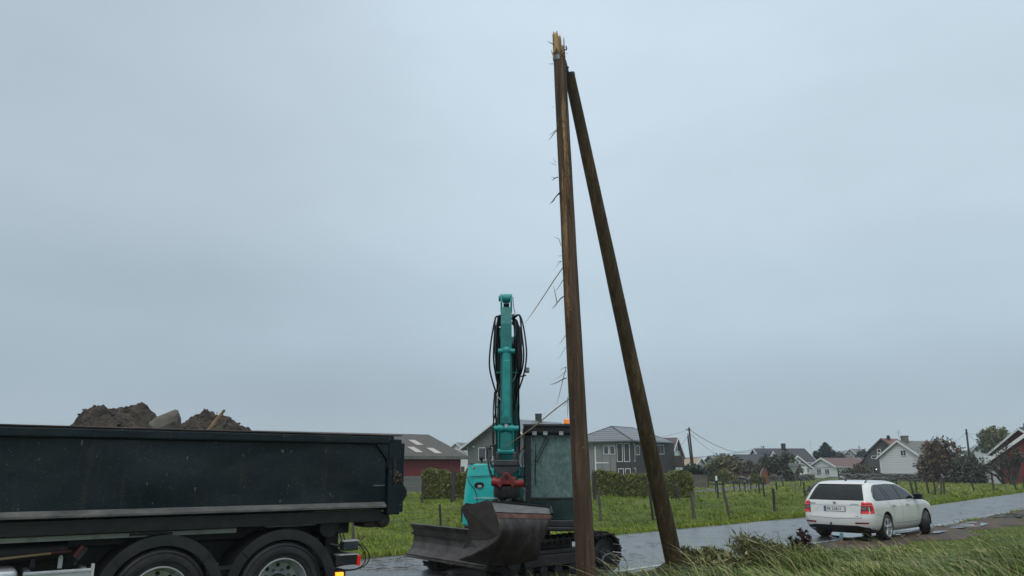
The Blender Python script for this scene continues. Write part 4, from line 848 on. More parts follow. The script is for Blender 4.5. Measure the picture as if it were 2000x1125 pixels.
wb(pl, 'boom_tip_plate', M['teal_dk'], boom)
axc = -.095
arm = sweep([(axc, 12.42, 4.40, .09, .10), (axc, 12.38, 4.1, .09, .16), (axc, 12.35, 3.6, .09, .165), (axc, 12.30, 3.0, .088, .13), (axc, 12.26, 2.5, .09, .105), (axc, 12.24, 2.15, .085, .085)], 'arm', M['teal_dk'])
apl = MB()
for s in (-1, 1): apl.prism([(12.50, 4.35), (12.36, 4.35), (12.33, 4.50), (12.36, 4.62), (12.42, 4.66), (12.49, 4.63), (12.53, 4.5)], lambda y, z: (axc + s*.098, y, z), lambda y, z: (axc + s*.066, y, z))
wb(apl, 'arm_head_plate', M['teal_mid'], arm, bevel=.006)
hp = MB().tube([(axc - .13, 12.43, 4.58), (axc + .10, 12.43, 4.58)], .05, 20).tube([(axc - .06, 12.43, 4.58), (axc + .06, 12.43, 4.58)], .075, 20); wb(hp, 'arm_pin', M['teal_mid'], arm, smooth=True, ang=40)
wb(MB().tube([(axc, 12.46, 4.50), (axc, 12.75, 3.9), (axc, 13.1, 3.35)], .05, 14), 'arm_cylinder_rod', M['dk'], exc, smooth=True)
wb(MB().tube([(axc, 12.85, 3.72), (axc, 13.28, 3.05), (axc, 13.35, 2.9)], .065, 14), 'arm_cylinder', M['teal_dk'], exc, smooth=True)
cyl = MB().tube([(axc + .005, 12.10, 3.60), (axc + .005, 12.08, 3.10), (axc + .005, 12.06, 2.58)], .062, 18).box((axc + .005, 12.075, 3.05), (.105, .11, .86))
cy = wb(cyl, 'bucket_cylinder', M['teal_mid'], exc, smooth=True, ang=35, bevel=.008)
wb(MB().ball((axc + .005, 12.1, 3.645), (.066, .06, .066), 16, 10).tube([(axc - .13, 12.13, 3.64), (axc + .14, 12.13, 3.64)], .04, 14), 'cylinder_head', M['teal_mid'], cy, smooth=True, ang=40)
wb(MB().bx(axc - .075, axc + .085, 12.0, 12.16, 2.48, 2.58), 'cylinder_collar', M['teal_dk'], cy, bevel=.01)
wb(MB().tube([(axc + .005, 12.06, 2.58), (axc + .005, 12.05, 2.42)], .035, 14), 'cylinder_rod', M['chrome'], cy, smooth=True)
lk = MB()
for s in (-1, 1): lk.bar((axc + s*.115, 12.07, 2.40), (axc + s*.115, 12.12, 2.06), .03, .10).bar((axc + s*.145, 12.07, 2.42), (axc + s*.145, 12.27, 2.26), .03, .08)
lko = wb(lk, 'bucket_link', M['teal_dk'], exc, bevel=.01)
wb(MB().tube([(axc - .19, 12.06, 2.41), (axc + .20, 12.06, 2.41)], .042, 16).tube([(axc - .13, 12.06, 2.41), (axc - .04, 12.06, 2.41)], .058, 16).tube([(axc + .03, 12.06, 2.41), (axc + .12, 12.06, 2.41)], .058, 16), 'link_pin', M['teal_mid'], lko, smooth=True, ang=40)
wb(MB().bx(axc - .09, axc + .095, 12.05, 12.13, 2.08, 2.36), 'link_plate', M['teal_dk'], lko, bevel=.01)
wb(MB().tube([(axc - .13, 12.10, 2.06), (axc + .13, 12.10, 2.06)], .05, 16), 'link_pin', M['teal_mid'], lko, smooth=True, ang=40)
cp = MB().bx(axc - .16, axc - .10, 12.05, 12.4, 1.92, 2.05).bx(axc + .10, axc + .16, 12.05, 12.4, 1.92, 2.05).bx(axc - .19, axc + .19, 12.02, 12.45, 1.84, 1.93)
cp.prism([(-.19, 1.84), (.19, 1.84), (.19, 1.77), (.09, 1.70), (-.09, 1.70), (-.19, 1.77)], lambda x, z: (axc + x, 12.04, z), lambda x, z: (axc + x, 12.42, z))
wb(cp, 'quick_coupler', M['coupler'], exc, bevel=.012)
rt_ = MB().prism([(-.06, 1.72), (0, 1.745), (.06, 1.72), (.10, 1.63), (.14, 1.60), (.14, 1.55), (.09, 1.50), (.06, 1.56), (-.06, 1.56), (-.09, 1.50), (-.14, 1.55), (-.14, 1.60), (-.10, 1.63)], lambda x, z: (axc + .01 + x, 11.98, z), lambda x, z: (axc + .01 + x, 12.42, z))
rto = wb(rt_, 'tiltrotator', M['red'], exc, bevel=.012)
wb(MB().tube([at(963, 940, 12.1), at(980, 944, 12.05)], .072, 16).tube([at(996, 946, 12.05), at(1022, 943, 12.1)], .058, 16).tube([at(1000, 936, 12.1), at(1006, 937, 12.1)], .05, 12), 'tilt_cylinder', M['red'], rto, smooth=True, ang=40)
wb(MB().lathe([(.19, 0), (.21, .03), (.21, .16), (.15, .2)], 24, 'z', (axc + .02, 12.2, 1.36)), 'rotor_housing', M['dk'], rto, smooth=True, ang=40)
wb(MB().lathe([(.0001, -.01), (.03, -.01), (.03, 0)], 12, 'y', (axc + .01, 11.98, 1.67)), 'pin_hole', M['hose'], rto)
# bucket: two shaped cheeks and a curved shell, curled with the lip up
Lf = [(961, 979, 11.80), (963, 990, 11.76), (969, 1004, 11.70), (975, 1022, 11.64), (977, 1036, 11.62), (973, 1048, 11.62), (962, 1061, 11.62), (934, 1078, 11.66), (897, 1094, 11.72)]
Rf = [(1075, 991, 12.45), (1076, 998, 12.40), (1077, 1007, 12.34), (1073, 1024, 12.27), (1067, 1041, 12.24), (1061, 1053, 12.22), (1056, 1066, 12.22), (1054, 1081, 12.25), (1053, 1093, 12.30)]
mid_b = (985, 1105, 11.95)
bk = MB(); nw = 13; nl = len(Lf)
def cat(P, u):
    i = min(int(u * (len(P)-1)), len(P)-2); f = u*(len(P)-1) - i; p0, p1, p2, p3 = P[max(i-1,0)], P[i], P[i+1], P[min(i+2, len(P)-1)]
    return .5*((2*p1) + (p2-p0)*f + (2*p0-5*p1+4*p2-p3)*f*f + (3*p1-p0-3*p2+p3)*f**3)
LV, RV = [at(*p) for p in Lf], [at(*p) for p in Rf]; ng = 28
for i in range(ng):
    u = i / (ng-1); a, b = cat(LV, u), cat(RV, u)
    for k in range(nw):
        v = k / (nw-1); p = a.lerp(b, v); bow = max(0, u - .7) / .3; p = p + Vector((0, 0, -.085 * bow * math.sin(math.pi * min(1, v * 1.0)))) * 1.0; bk.v.append(p)
for i in range(ng-1):
    for k in range(nw-1): a = i*nw+k; bk.f.append((a, a+1, a+nw+1, a+nw))
bshell = wb(bk, 'bucket', M['bucket'], exc, smooth=True, ang=60)
so2 = bshell.modifiers.new('thick', 'SOLIDIFY'); so2.thickness = .025; so2.offset = -1 if True else 1
edge = MB().bar(LV[0] + Vector((0, .0, .004)), RV[0] + Vector((0, 0, .004)), .06, .03); wb(edge, 'bucket_lip', M['hose'], bshell, bevel=.006)
band = MB(); 
for i in range(5):
    u = .02 + .20 * i / 4; a, b = cat(LV, u), cat(RV, u)
    for k in range(nw): band.v.append(a.lerp(b, k/(nw-1)) + Vector((.004, -.012, .004)))
for i in range(4):
    for k in range(nw-1): a = i*nw+k; band.f.append((a, a+1, a+nw+1, a+nw))
wb(band, 'wear_plate', mat('grey_wear_plate', (.10, .105, .11), .45, (.17, .165, .16), 5, stretch=(1, 1, 3)), bshell, smooth=True)
band = MB()
for i in range(3):
    u = .235 + .035 * i; a, b = cat(LV, u), cat(RV, u)
    for k in range(nw): band.v.append(a.lerp(b, k/(nw-1)) + Vector((.002, -.006, .002)))
for i in range(2):
    for k in range(nw-1): a = i*nw+k; band.f.append((a, a+1, a+nw+1, a+nw))
wb(band, 'rusty_weld', mat('rusty_weld', (.07, .022, .014), .7, (.14, .07, .05), 9), bshell)
sil = [(961, 979), (950, 976.5), (936, 981), (921, 984.5), (910, 982.5), (904, 988), (902.5, 996), (905, 1006), (911, 1016), (915, 1026), (915, 1036), (911, 1050), (904, 1072), (896, 1094)]
def cheek(P_edge, silpx, dx, nm):
    V = [at(*p) for p in P_edge]; o_ = [at(px, py, 11.8 + (961 - px) / 65 * .42) for px, py in silpx]
    lp = V[::-1] + [p for p in o_[1:-1]]
    return lp
lp = cheek(Lf, sil, 0, 'l'); b = MB(); n = len(lp); off = Vector((.03, .025, 0)); b.v = [p for p in lp] + [p + off for p in lp]; b.f = [tuple(range(n)), tuple(range(n, 2*n))] + [(k, (k+1) % n, n+(k+1) % n, n+k) for k in range(n)]
bmq = wb(b, 'bucket_cheek', M['bucket_dk'], exc)
shift = [RV[min(len(RV)-1, i)] - LV[min(len(LV)-1, i)] for i in range(len(LV))]
sh0 = (RV[4] - LV[4]) - Vector((.03, 0, 0)); osil = [at(px, py, 11.8 + (961 - px) / 65 * .42) + sh0 for px, py in sil]; lp2 = [p for p in RV[::-1]] + [o_ for o_ in osil[1:-1] ]
# far cheek: same shape on the right-hand end
n = len(lp2); b = MB(); b.v = [p + Vector((-.03, .02, 0)) for p in lp2] + [p + Vector((-.055, .0, 0)) for p in lp2]; b.f = [tuple(range(n)), tuple(range(n, 2*n))] + [(k, (k+1) % n, n+(k+1) % n, n+k) for k in range(n)]
wb(b, 'bucket_cheek', M['bucket_dk'], exc)
wb(MB().bar(at(1075, 990, 12.42), at(1078, 1004, 12.33), .03, .05), 'side_cutter', M['hose'], exc, bevel=.004)
# attachment lugs behind the lip
lug = MB()
for px in (997, 1024): 
    c_ = at(px, 966, 12.25); lug.box(c_ + Vector((0, .05, 0)), (.035, .2, .20))
wb(lug, 'bucket_lug', M['galv'], exc, bevel=.006)
wb(MB().tube([at(975, 975, 12.3), at(983, 965, 12.3), at(990, 975, 12.3)], .07, 14), 'lug_casting', M['dk'], exc, smooth=True)
wb(MB().tube([at(995, 978, 12.35), at(1022, 979, 12.35)], .045, 12), 'lug_pin', M['dk'], exc, smooth=True)
# swing post and castings at the boom foot
wb(MB().bx(-.26, .11, 13.35, 13.9, .86, 1.30).bx(-.22, .07, 13.4, 13.8, 1.3, 1.55), 'swing_post', M['dk'], exc, bevel=.03)
# ---- hoses and pipes
def hose(pts, r=.016, m='hose', nm='hose'):
    P = [at(*p) for p in pts]; S = []
    for i in range(len(P)-1):
        for k in range(6): S.append(cat(P, (i + k/6) / (len(P)-1)))
    S.append(P[-1]); wb(MB().tube(S, r, 7), nm, M[m], exc, smooth=True)
hose([(977, 622, 12.45), (970, 618, 12.40), (965, 632, 12.35), (958, 675, 12.3), (956, 715, 12.35), (962, 745, 12.5), (970, 770, 12.75)], .014)
hose([(978, 622, 12.55), (968, 620, 12.5), (966, 650, 12.45), (964, 695, 12.45), (967, 725, 12.55), (974, 760, 12.8)], .015)
hose([(978, 616, 12.55), (973, 622, 12.5), (970, 660, 12.5), (969, 710, 12.55), (972, 728, 12.6)], .018)
hose([(977, 640, 12.55), (975, 660, 12.55), (975, 690, 12.55), (974, 720, 12.6)], .016)
hose([(1004, 622, 12.5), (1014, 615, 12.42), (1021, 632, 12.35), (1027, 670, 12.3), (1028, 700, 12.35), (1022, 735, 12.5), (1008, 775, 12.75)], .014)
hose([(1004, 618, 12.55), (1015, 617, 12.5), (1019, 650, 12.45), (1023, 690, 12.45), (1020, 720, 12.55), (1012, 745, 12.7), (1003, 795, 12.8)], .015)
hose([(1002, 624, 12.55), (1010, 628, 12.5), (1015, 660, 12.5), (1019, 695, 12.5), (1014, 735, 12.65), (1006, 765, 12.8)], .015)
hose([(1001, 630, 12.6), (1007, 640, 12.55), (1010, 680, 12.55), (1010, 730, 12.6), (1004, 760, 12.8)], .020)
hose([(1000, 620, 12.6), (1005, 635, 12.6), (1006, 690, 12.6), (1004, 740, 12.7)], .022)
for k in range(7):
    j = random.uniform(-1.2, 1.2); hose([(978, 618 + 3*k, 12.6), (974 - k*.9 + j, 628 + 2*k, 12.55 + .02*k), (973 - k*.8 + j, 680, 12.56 + .02*k), (974 - k*.6 - j, 725 + 3*k, 12.65), (977, 770 + 3*k, 12.8)], random.uniform(.011, .018))
    j = random.uniform(-1.2, 1.2); hose([(1001, 615 + 3*k, 12.6), (1005 + k*1.6 + j, 624 + 3*k, 12.55 + .02*k), (1007 + k*1.6 + j, 680, 12.56 + .02*k), (1007 + k*1.2 - j, 730 + 3*k, 12.65), (1002, 785 + 3*k, 12.8)], random.uniform(.012, .02))
for k in range(10):
    x_ = random.choice((random.uniform(964, 977), random.uniform(1001, 1017))); x2 = x_ + random.uniform(-4, 4); hose([(x_, random.uniform(735, 775), 12.62), (x_ + random.uniform(-3, 3), 800, 12.75), (x2, 840, 12.9), (x2 + random.uniform(-2, 2), random.uniform(865, 890), 13.0)], random.uniform(.006, .012), random.choice(('hose', 'hose', 'galv')))
hose([(1002, 580, 12.4), (1003, 598, 12.38), (1006, 612, 12.4), (1002, 614, 12.45)], .006)
for i, (xa_, xb_) in enumerate(((967, 969), (971, 972), (974, 976), (978, 978), (1003, 1004), (1007, 1006), (1011, 1010), (1015, 1012))):
    hose([(xa_ + random.uniform(-2, 2), 765 + 4*i, 12.75), (xa_ + random.uniform(-2, 2), 800, 12.85), (xb_ + random.uniform(-1, 1), 850, 13.0), (xb_ + random.uniform(-2, 2), 884, 13.1)], .009, 'teal_dk' if i % 3 == 0 else ('galv' if i % 3 == 1 else 'hose'), 'pipe' if i % 3 < 2 else 'hose')
for pts in (((985, 790, 12.5), (975, 778, 12.55), (969, 770, 12.6)), ((985, 742, 12.3), (977, 752, 12.45), (970, 768, 12.6)), ((1000, 745, 12.4), (1006, 735, 12.5), (1009, 720, 12.5))): hose(pts, .008, 'galv', 'pipe')
hose([(956, 880, 12.5), (961, 870, 12.4), (966, 885, 12.3), (966, 905, 12.25), (960, 912, 12.25), (957, 895, 12.35), (956, 875, 12.5)], .012)
hose([(954, 872, 12.5), (955, 890, 12.4), (961, 908, 12.3), (972, 915, 12.2)], .014)
hose([(950, 873, 12.5), (953, 900, 12.4), (958, 925, 12.3), (966, 930, 12.2)], .016)
hose([(1022, 875, 12.5), (1015, 885, 12.4), (1012, 900, 12.3), (1018, 915, 12.25), (1025, 910, 12.3)], .012)
hose([(1024, 880, 12.6), (1020, 895, 12.45), (1020, 915, 12.35), (1016, 930, 12.3)], .012)
hose([(1010, 870, 12.7), (1009, 885, 12.5), (1004, 897, 12.4)], .014)
hose([(958, 925, 12.35), (962, 935, 12.3), (958, 920, 12.5)], .016)
wlp = wb(MB().box(at(1029.5, 723, 12.7), (.075, .06, .085)), 'boom_light', M['black_metal'], exc, bevel=.012); wb(MB().box(at(1030, 722, 12.665), (.055, .006, .06)), 'lens', M['lens'], wlp); wb(MB().tube([at(1027, 733, 12.72), at(1018, 735, 12.78), at(1008, 733, 12.9)], .012, 6), 'lamp_bracket', M['black_metal'], wlp)
clampb = MB()
for py, yy in ((728, 12.55), (765, 12.75), (795, 12.85)): clampb.bx(at(968, py, yy).x, at(1012, py, yy).x, yy - .02, yy + .04, at(0, py, yy).z - .012, at(0, py, yy).z + .012)
wb(clampb, 'hose_clamp', M['teal_dk'], exc, bevel=.004)
wb(MB().bx(-.33, -.24, 13.1, 13.3, 2.0, 2.2), 'valve_block', M['dk'], exc, bevel=.01)

# ============================================================ CAR
CARP = Vector((0, 0, 0)); 
rr_w = gnd(1731, 1056, 0.02)    # contact point of the right rear wheel
HEAD = R(43); cxv = Vector((math.cos(HEAD), math.sin(HEAD), 0)); cyv = Vector((-math.sin(HEAD), math.cos(HEAD), 0))
car_o = rr_w - cxv * 1.04 + cyv * .80; car_o.z = .03
car = empty('parked_car', car_o, HEAD, 'white estate car with its rear lamps lit, parked at the muddy road edge', 'car')
M['carwhite'] = mat('white_car_paint', (.74, .735, .71), .22, (.66, .65, .62), 1.2, coat=.7)
M['carglass'] = mat('dark_car_glass', (.008, .012, .012), .06, (.016, .024, .024), 2, spec=.32)
M['carblack'] = mat('black_trim_plastic', (.010, .010, .011), .45)
M['seam'] = mat('panel_gap', (.03, .03, .03), .6)
LV_ = [  # z, x rear, x front, half width, rear corner radius, rear bow
 (.20, .16, 4.42, .74, .30, .05), (.30, .06, 4.58, .84, .30, .06), (.42, .012, 4.64, .885, .30, .07), (.55, .0, 4.66, .903, .30, .07), (.68, .035, 4.64, .905, .28, .06), (.80, .055, 4.56, .903, .26, .06),
 (.90, .075, 4.25, .893, .25, .06), (.97, .10, 3.75, .875, .25, .06), (1.03, .135, 3.45, .855, .26, .06), (1.15, .225, 3.22, .815, .27, .06), (1.27, .32, 2.95, .765, .28, .06), (1.36, .40, 2.70, .715, .30, .06), (1.41, .45, 2.52, .675, .32, .06), (1.445, .52, 2.3, .61, .34, .06), (1.462, .70, 2.05, .48, .34, .05), (1.468, .95, 1.8, .28, .26, .03)]
LV_ = np.array(LV_)
zs = np.concatenate([np.linspace(.20, 1.40, 46), np.linspace(1.41, 1.468, 12)])
def pchip(x, y, xq):
    h = np.diff(x); d = np.diff(y) / h; m = np.zeros(len(x)); m[0], m[-1] = d[0], d[-1]
    for i in range(1, len(x)-1): m[i] = 0 if d[i-1]*d[i] <= 0 else 2*d[i-1]*d[i] / (d[i-1]+d[i])
    i = np.clip(np.searchsorted(x, xq) - 1, 0, len(h)-1); t = (xq - x[i]) / h[i]
    return (2*t**3-3*t**2+1)*y[i] + (t**3-2*t**2+t)*h[i]*m[i] + (-2*t**3+3*t**2)*y[i+1] + (t**3-t**2)*h[i]*m[i+1]
prm = [pchip(LV_[:, 0], LV_[:, k], zs) for k in range(1, 6)]
ring_n = None; V = []; F = []
for i, z in enumerate(zs):
    xr, xf, hw, rc_, bow = (p[i] for p in prm); half = []
    for k in range(9): y = (hw - rc_) * k / 8; half.append((xr + bow * (y / hw) ** 2, y))
    cxr = xr + bow * ((hw - rc_) / hw) ** 2 + rc_
    for k in range(1, 11): q = R(180 - 90 * k / 10); half.append((cxr + rc_ * math.cos(q) * (1 if k < 10 else 1), hw - rc_ + rc_ * math.sin(q)))
    x1_ = half[-1][0]; rf_ = min(.62, (xf - x1_) * .45); xs_ = np.linspace(x1_, xf - rf_, 26)[1:]
    for x in xs_: half.append((x, hw - .03 * sm(np.array((x - 2.2) / 2.2)) * 1.0))
    yw = half[-1][1]
    for k in range(1, 11): q = R(90 - 90 * k / 10); half.append((xf - rf_ + rf_ * math.sin(math.pi/2 - q), yw * (.55 + .45 * math.sin(q)) if k < 10 else yw * .55))
    for k in (1, 2): half.append((xf + .03 * k / 2, yw * .55 * (1 - k / 2)))
    roof = .012 * math.sin(max(0, min(1, (z - 1.3) / .1)) * math.pi / 2)
    full = half + [(x, -y) for x, y in half[-2:0:-1]]
    ring_n = len(full)
    for x, y in full: V.append((x, y, z - roof * ((x - 1.7) / 1.3) ** 2))
for i in range(len(zs)-1):
    for k in range(ring_n): k2 = (k+1) % ring_n; F.append((i*ring_n+k, i*ring_n+k2, (i+1)*ring_n+k2, (i+1)*ring_n+k))
F.append(tuple(range(ring_n))[::-1]); F.append(tuple((len(zs)-1)*ring_n+k for k in range(ring_n)))
bodyc = MB().add(V, F).build('body', M['carwhite'], car)
bm = bmesh.new(); bm.from_mesh(bodyc.data); BV = BVHTree.FromBMesh(bm); bm.free()
AX_R, AX_F, WR = 1.04, 3.72, .322
cutters = []
for axx in (AX_R, AX_F):
    for s in (-1, 1):
        c_ = MB().lathe([(.0001, -.25), (.372, -.25), (.372, .25), (.0001, .25)], 40, 'y', (axx, s * .86, WR + .015)).build('cutter', None, None)
        md = bodyc.modifiers.new('cut', 'BOOLEAN'); md.operation = 'DIFFERENCE'; md.object = c_; md.solver = 'EXACT'; c_.location = car.location; c_.rotation_euler = car.rotation_euler; cutters.append(c_)
bpy.context.view_layer.update()
dg = bpy.context.evaluated_depsgraph_get(); me = bpy.data.meshes.new_from_object(bodyc.evaluated_get(dg)); bodyc.modifiers.clear(); bodyc.data = me; me.name = 'body'
for c_ in cutters: bpy.data.objects.remove(c_)
me.polygons.foreach_set('use_smooth', [True] * len(me.polygons)); me.set_sharp_from_angle(angle=R(32))
def cpanel(name, poly, view, off, m, parent=None, step=.05):
    bm = bmesh.new()
    A = {'R': lambda a, b: Vector((a, -3, b)), 'L': lambda a, b: Vector((a, 3, b)), 'B': lambda a, b: Vector((-3, a, b)), 'T': lambda a, b: Vector((a, b, 4))}[view]
    D = {'R': Vector((0, 1, 0)), 'L': Vector((0, -1, 0)), 'B': Vector((1, 0, 0)), 'T': Vector((0, 0, -1))}[view]
    e0, e1 = A(1, 0) - A(0, 0), A(0, 1) - A(0, 0)
    bm.faces.new([bm.verts.new(A(a, b)) for a, b in poly])
    for ax_, i in ((e0, 0), (e1, 1)):
        lo, hi = min(p[i] for p in poly), max(p[i] for p in poly); k = lo + step
        while k < hi - 1e-4:
            co = A(k, 0) if i == 0 else A(0, k); bmesh.ops.bisect_plane(bm, geom=bm.verts[:] + bm.edges[:] + bm.faces[:], plane_co=co, plane_no=ax_); k += step
    bmesh.ops.triangulate(bm, faces=bm.faces)
    for v in bm.verts:
        h, nn, _, _ = BV.ray_cast(v.co, D)
        if h is None:
            h, nn, _, _ = BV.find_nearest(v.co + D * 3)
        if nn.dot(D) > 0: nn = -nn
        v.co = h + nn * off
    bmesh.ops.recalc_face_normals(bm, faces=bm.faces)
    me = bpy.data.meshes.new(name); bm.to_mesh(me); bm.free(); me.materials.append(m); me.polygons.foreach_set('use_smooth', [True] * len(me.polygons))
    o = bpy.data.objects.new(name, me); COL.objects.link(o); o.parent = parent or car; return o
def rpoly(x0, x1, y0, y1, r, n=5):
    out = []
    for cx_, cy_, a0_ in ((x1-r, y1-r, 0), (x0+r, y1-r, 90), (x0+r, y0+r, 180), (x1-r, y0+r, 270)):
        for k in range(n): q = R(a0_ + 90*k/(n-1)); out.append((cx_ + r*math.cos(q), cy_ + r*math.sin(q)))
    return out
# glazing
rw = [(-.71, .985), (.71, .985), (.675, 1.10), (.60, 1.30), (.565, 1.365), (.30, 1.385), (-.30, 1.385), (-.565, 1.365), (-.60, 1.30), (-.675, 1.10)]
rwo = cpanel('rear_window', rw, 'B', .004, M['carglass'])
cpanel('spoiler_lip', [(-.60, 1.365), (.60, 1.365), (.57, 1.405), (-.57, 1.405)], 'B', .02, M['carwhite'])
cpanel('brake_light', [(-.20, 1.355), (.20, 1.355), (.19, 1.375), (-.19, 1.375)], 'B', .012, M['carblack'])
cpanel('rear_wiper', [(-.02, 1.00), (.40, 1.012), (.41, 1.035), (.05, 1.04), (-.03, 1.03)], 'B', .014, M['carblack'])
for v in ('R', 'L'):
    cpanel('window_surround', [(.44, .985), (.40, 1.06), (.50, 1.23), (.62, 1.315), (.80, 1.36), (1.6, 1.378), (2.25, 1.355), (2.55, 1.26), (2.95, 1.08), (3.12, .995), (3.05, .975), (1.5, .975), (.6, .972)], v, .002, M['carblack'])
    for poly in ([(.49, 1.0), (.45, 1.06), (.54, 1.22), (.66, 1.30), (.82, 1.338), (.95, 1.345), (1.17, .995)], [(1.205, .995), (1.00, 1.348), (1.10, 1.352), (1.36, .995)], [(1.39, .995), (1.135, 1.353), (1.65, 1.360), (1.88, 1.357), (2.03, .995)], [(2.10, .995), (1.97, 1.353), (2.22, 1.335), (2.50, 1.235), (2.86, 1.07), (2.98, 1.0)]):
        cpanel('side_window', poly, v, .005, M['carglass'])
    # door and panel gaps, sill crease, handles
    def strip2(pts, w_, m, nm, off=.002):
        P = [Vector(p) for p in pts]; a, b = [], []
        for i, p in enumerate(P):
            t = (P[min(i+1, len(P)-1)] - P[max(i-1, 0)]).normalized(); nn = Vector((-t.y, t.x)); a.append(tuple(p + nn*w_)); b.append(tuple(p - nn*w_))
        return cpanel(nm, a + b[::-1], v, off, m)
    strip2([(1.98, .99), (2.06, .80), (2.08, .40)], .004, M['seam'], 'door_gap')
    strip2([(1.16, .985), (1.28, .86), (1.45, .72), (1.50, .42)], .004, M['seam'], 'door_gap')
    strip2([(3.08, .97), (3.15, .80), (3.12, .40)], .004, M['seam'], 'door_gap')
    strip2([(1.50, .405), (2.3, .395), (3.12, .40)], .004, M['seam'], 'sill_gap')
    strip2([(.40, .655), (.55, .645), (.70, .58)], .0035, M['seam'], 'bumper_gap')
    for x in (1.52, 2.42):
        y_s = -1 if v == 'R' else 1; h, nn, _, _ = BV.ray_cast(Vector((x, 3*y_s, .845)), Vector((0, -y_s, 0)))
        MB().box(h + Vector((0, .018*y_s, 0)), (.20, .022, .028)).build('door_handle', M['carwhite'], car, bevel=.009, seg=3)
        MB().box(h + Vector((-.01, .003*y_s, -.005)), (.15, .012, .045)).build('handle_recess', M['seam'], car, bevel=.005)
    y_s = -1 if v == 'R' else 1
    mrr = MB().box((3.02, .985*y_s, 1.03), (.16, .20, .15)).tube([(2.98, .86*y_s, .99), (3.0, .93*y_s, 1.0)], .03, 8).build('door_mirror', M['carblack'], car, bevel=.045, seg=4)
    MB().box((2.938, .985*y_s, 1.03), (.006, .16, .11)).build('mirror_glass', M['carglass'], mrr, bevel=.002)
    rl_ = MB(); pts = [(.60, .60, 1.42), (.70, .605, 1.485), (1.2, .61, 1.535), (1.8, .605, 1.53), (2.20, .59, 1.485), (2.32, .58, 1.42)]
    rl_.tube([(x, y*y_s, z) for x, y, z in pts], [.016, .018, .019, .019, .018, .015], 8); rl_.build('roof_rail', mat('rail_grey', (.05, .055, .06), .35), car, smooth=True)
    cpanel('bumper_diffuser', [(.16, .20), (.62, .20), (.66, .245), (.30, .30), (.05, .33)], v, .004, M['carblack'])
cpanel('bumper_diffuser', [(-.80, .20), (.80, .20), (.84, .33), (.55, .385), (-.55, .385), (-.84, .33)], 'B', .004, M['carblack'])
# tailgate gap, crease, plate recess
def bstrip(pts, w_, m, nm, off=.0025):
    P = [Vector(p) for p in pts]; a, b = [], []
    for i, p in enumerate(P):
        t = (P[min(i+1, len(P)-1)] - P[max(i-1, 0)]).normalized(); nn = Vector((-t.y, t.x)); a.append(tuple(p + nn*w_)); b.append(tuple(p - nn*w_))
    return cpanel(nm, a + b[::-1], 'B', off, m)
bstrip([(-.72, .98), (-.70, .80), (-.66, .57), (0, .545), (.66, .57), (.70, .80), (.72, .98)], .004, M['seam'], 'tailgate_gap')
bstrip([(-.70, .862), (0, .872), (.70, .862)], .007, M['strip'], 'tailgate_crease')
for s in (-1, 1): bstrip([(s*.35, .86), (s*.52, .72), (s*.64, .60)], .003, M['strip'], 'tailgate_crease')
for s in (-1, 1): cpanel('reflector', [(s*.50, .425), (s*.80, .435), (s*.80, .47), (s*.50, .465)], 'B', .005, mat('dark_red_reflector', (.16, .01, .012), .25))
# tail lamps: dark red housing with lit C-shaped bars, wrapped round the corner
tl_m = mat('tail_lamp_red', (.15, .004, .006), .12, coat=.8)
lit = mat('tail_lamp_lit', (.40, .008, .008), .3, emit=(1, .03, .028), estr=.8)
for s, v in ((-1, 'R'), (1, 'L')):
    cpanel('tail_lamp', [(s*.635, .675), (s*.815, .675), (s*.815, .945), (s*.70, .955), (s*.665, .945)], 'B', .006, tl_m)
    cpanel('tail_lamp', [(.165, .675), (.275, .685), (.265, .86), (.25, .935), (.165, .945)], v, .006, tl_m)
    cpanel('lamp_centre', [(s*.655, .765), (s*.76, .765), (s*.76, .83), (s*.665, .83)], 'B', .009, mat('lamp_clear', (.20, .18, .18), .2, (.10, .09, .09), 30))
    for a, b, c_, d in ((.66, .81, .71, .724), (.668, .81, .868, .882)): cpanel('lamp_bar', [(s*a, c_), (s*b, c_), (s*b, d), (s*a, d)], 'B', .011, lit)
    for a, b, c_, d in ((.165, .245, .712, .726), (.165, .235, .872, .886), (.232, .248, .712, .886)): cpanel('lamp_bar', [(a, c_), (b, c_), (b, d), (a, d)], v, .011, lit)
    cpanel('lamp_bar', [(s*.67, .925), (s*.81, .920), (s*.81, .935), (s*.67, .94)], 'B', .011, lit); cpanel('lamp_bar', [(.165, .923), (.245, .918), (.24, .928), (.165, .933)], v, .011, lit)
    cpanel('lamp_bar', [(s*.66, .685), (s*.81, .685), (s*.81, .695), (s*.66, .695)], 'B', .011, lit); cpanel('lamp_bar', [(.165, .685), (.265, .69), (.265, .698), (.165, .695)], v, .011, lit)
# number plate
h, nn, _, _ = BV.ray_cast(Vector((-3, 0, .775)), Vector((1, 0, 0))); px_ = h.x - .012
pf = MB().box((px_ + .006, 0, .775), (.014, .555, .135)).build('plate_frame', M['carblack'], car, bevel=.006)
plt_ = MB().box((px_ - .003, 0, .775), (.004, .525, .112)).build('number_plate', mat('plate_white', (.78, .78, .76), .35), car, bevel=.003)
MB().box((px_ - .0062, .238, .775), (.002, .045, .108)).build('plate_band', mat('plate_blue', (.02, .10, .30), .35), plt_)
MT = Matrix.Translation((px_ - .0075, .200, .742)) @ Matrix(((0, 0, -1, 0), (-1, 0, 0, 0), (0, 1, 0, 0), (0, 0, 0, 1)))
text_mesh('registration', 'PR 23817', .094, M['hose'], plt_, MT, sx=1.03, bold=.0)
text_mesh('country_letter', 'N', .035, M['white'], plt_, Matrix.Translation((px_ - .009, .25, .735)) @ Matrix(((0, 0, -1, 0), (-1, 0, 0, 0), (0, 1, 0, 0), (0, 0, 0, 1))))
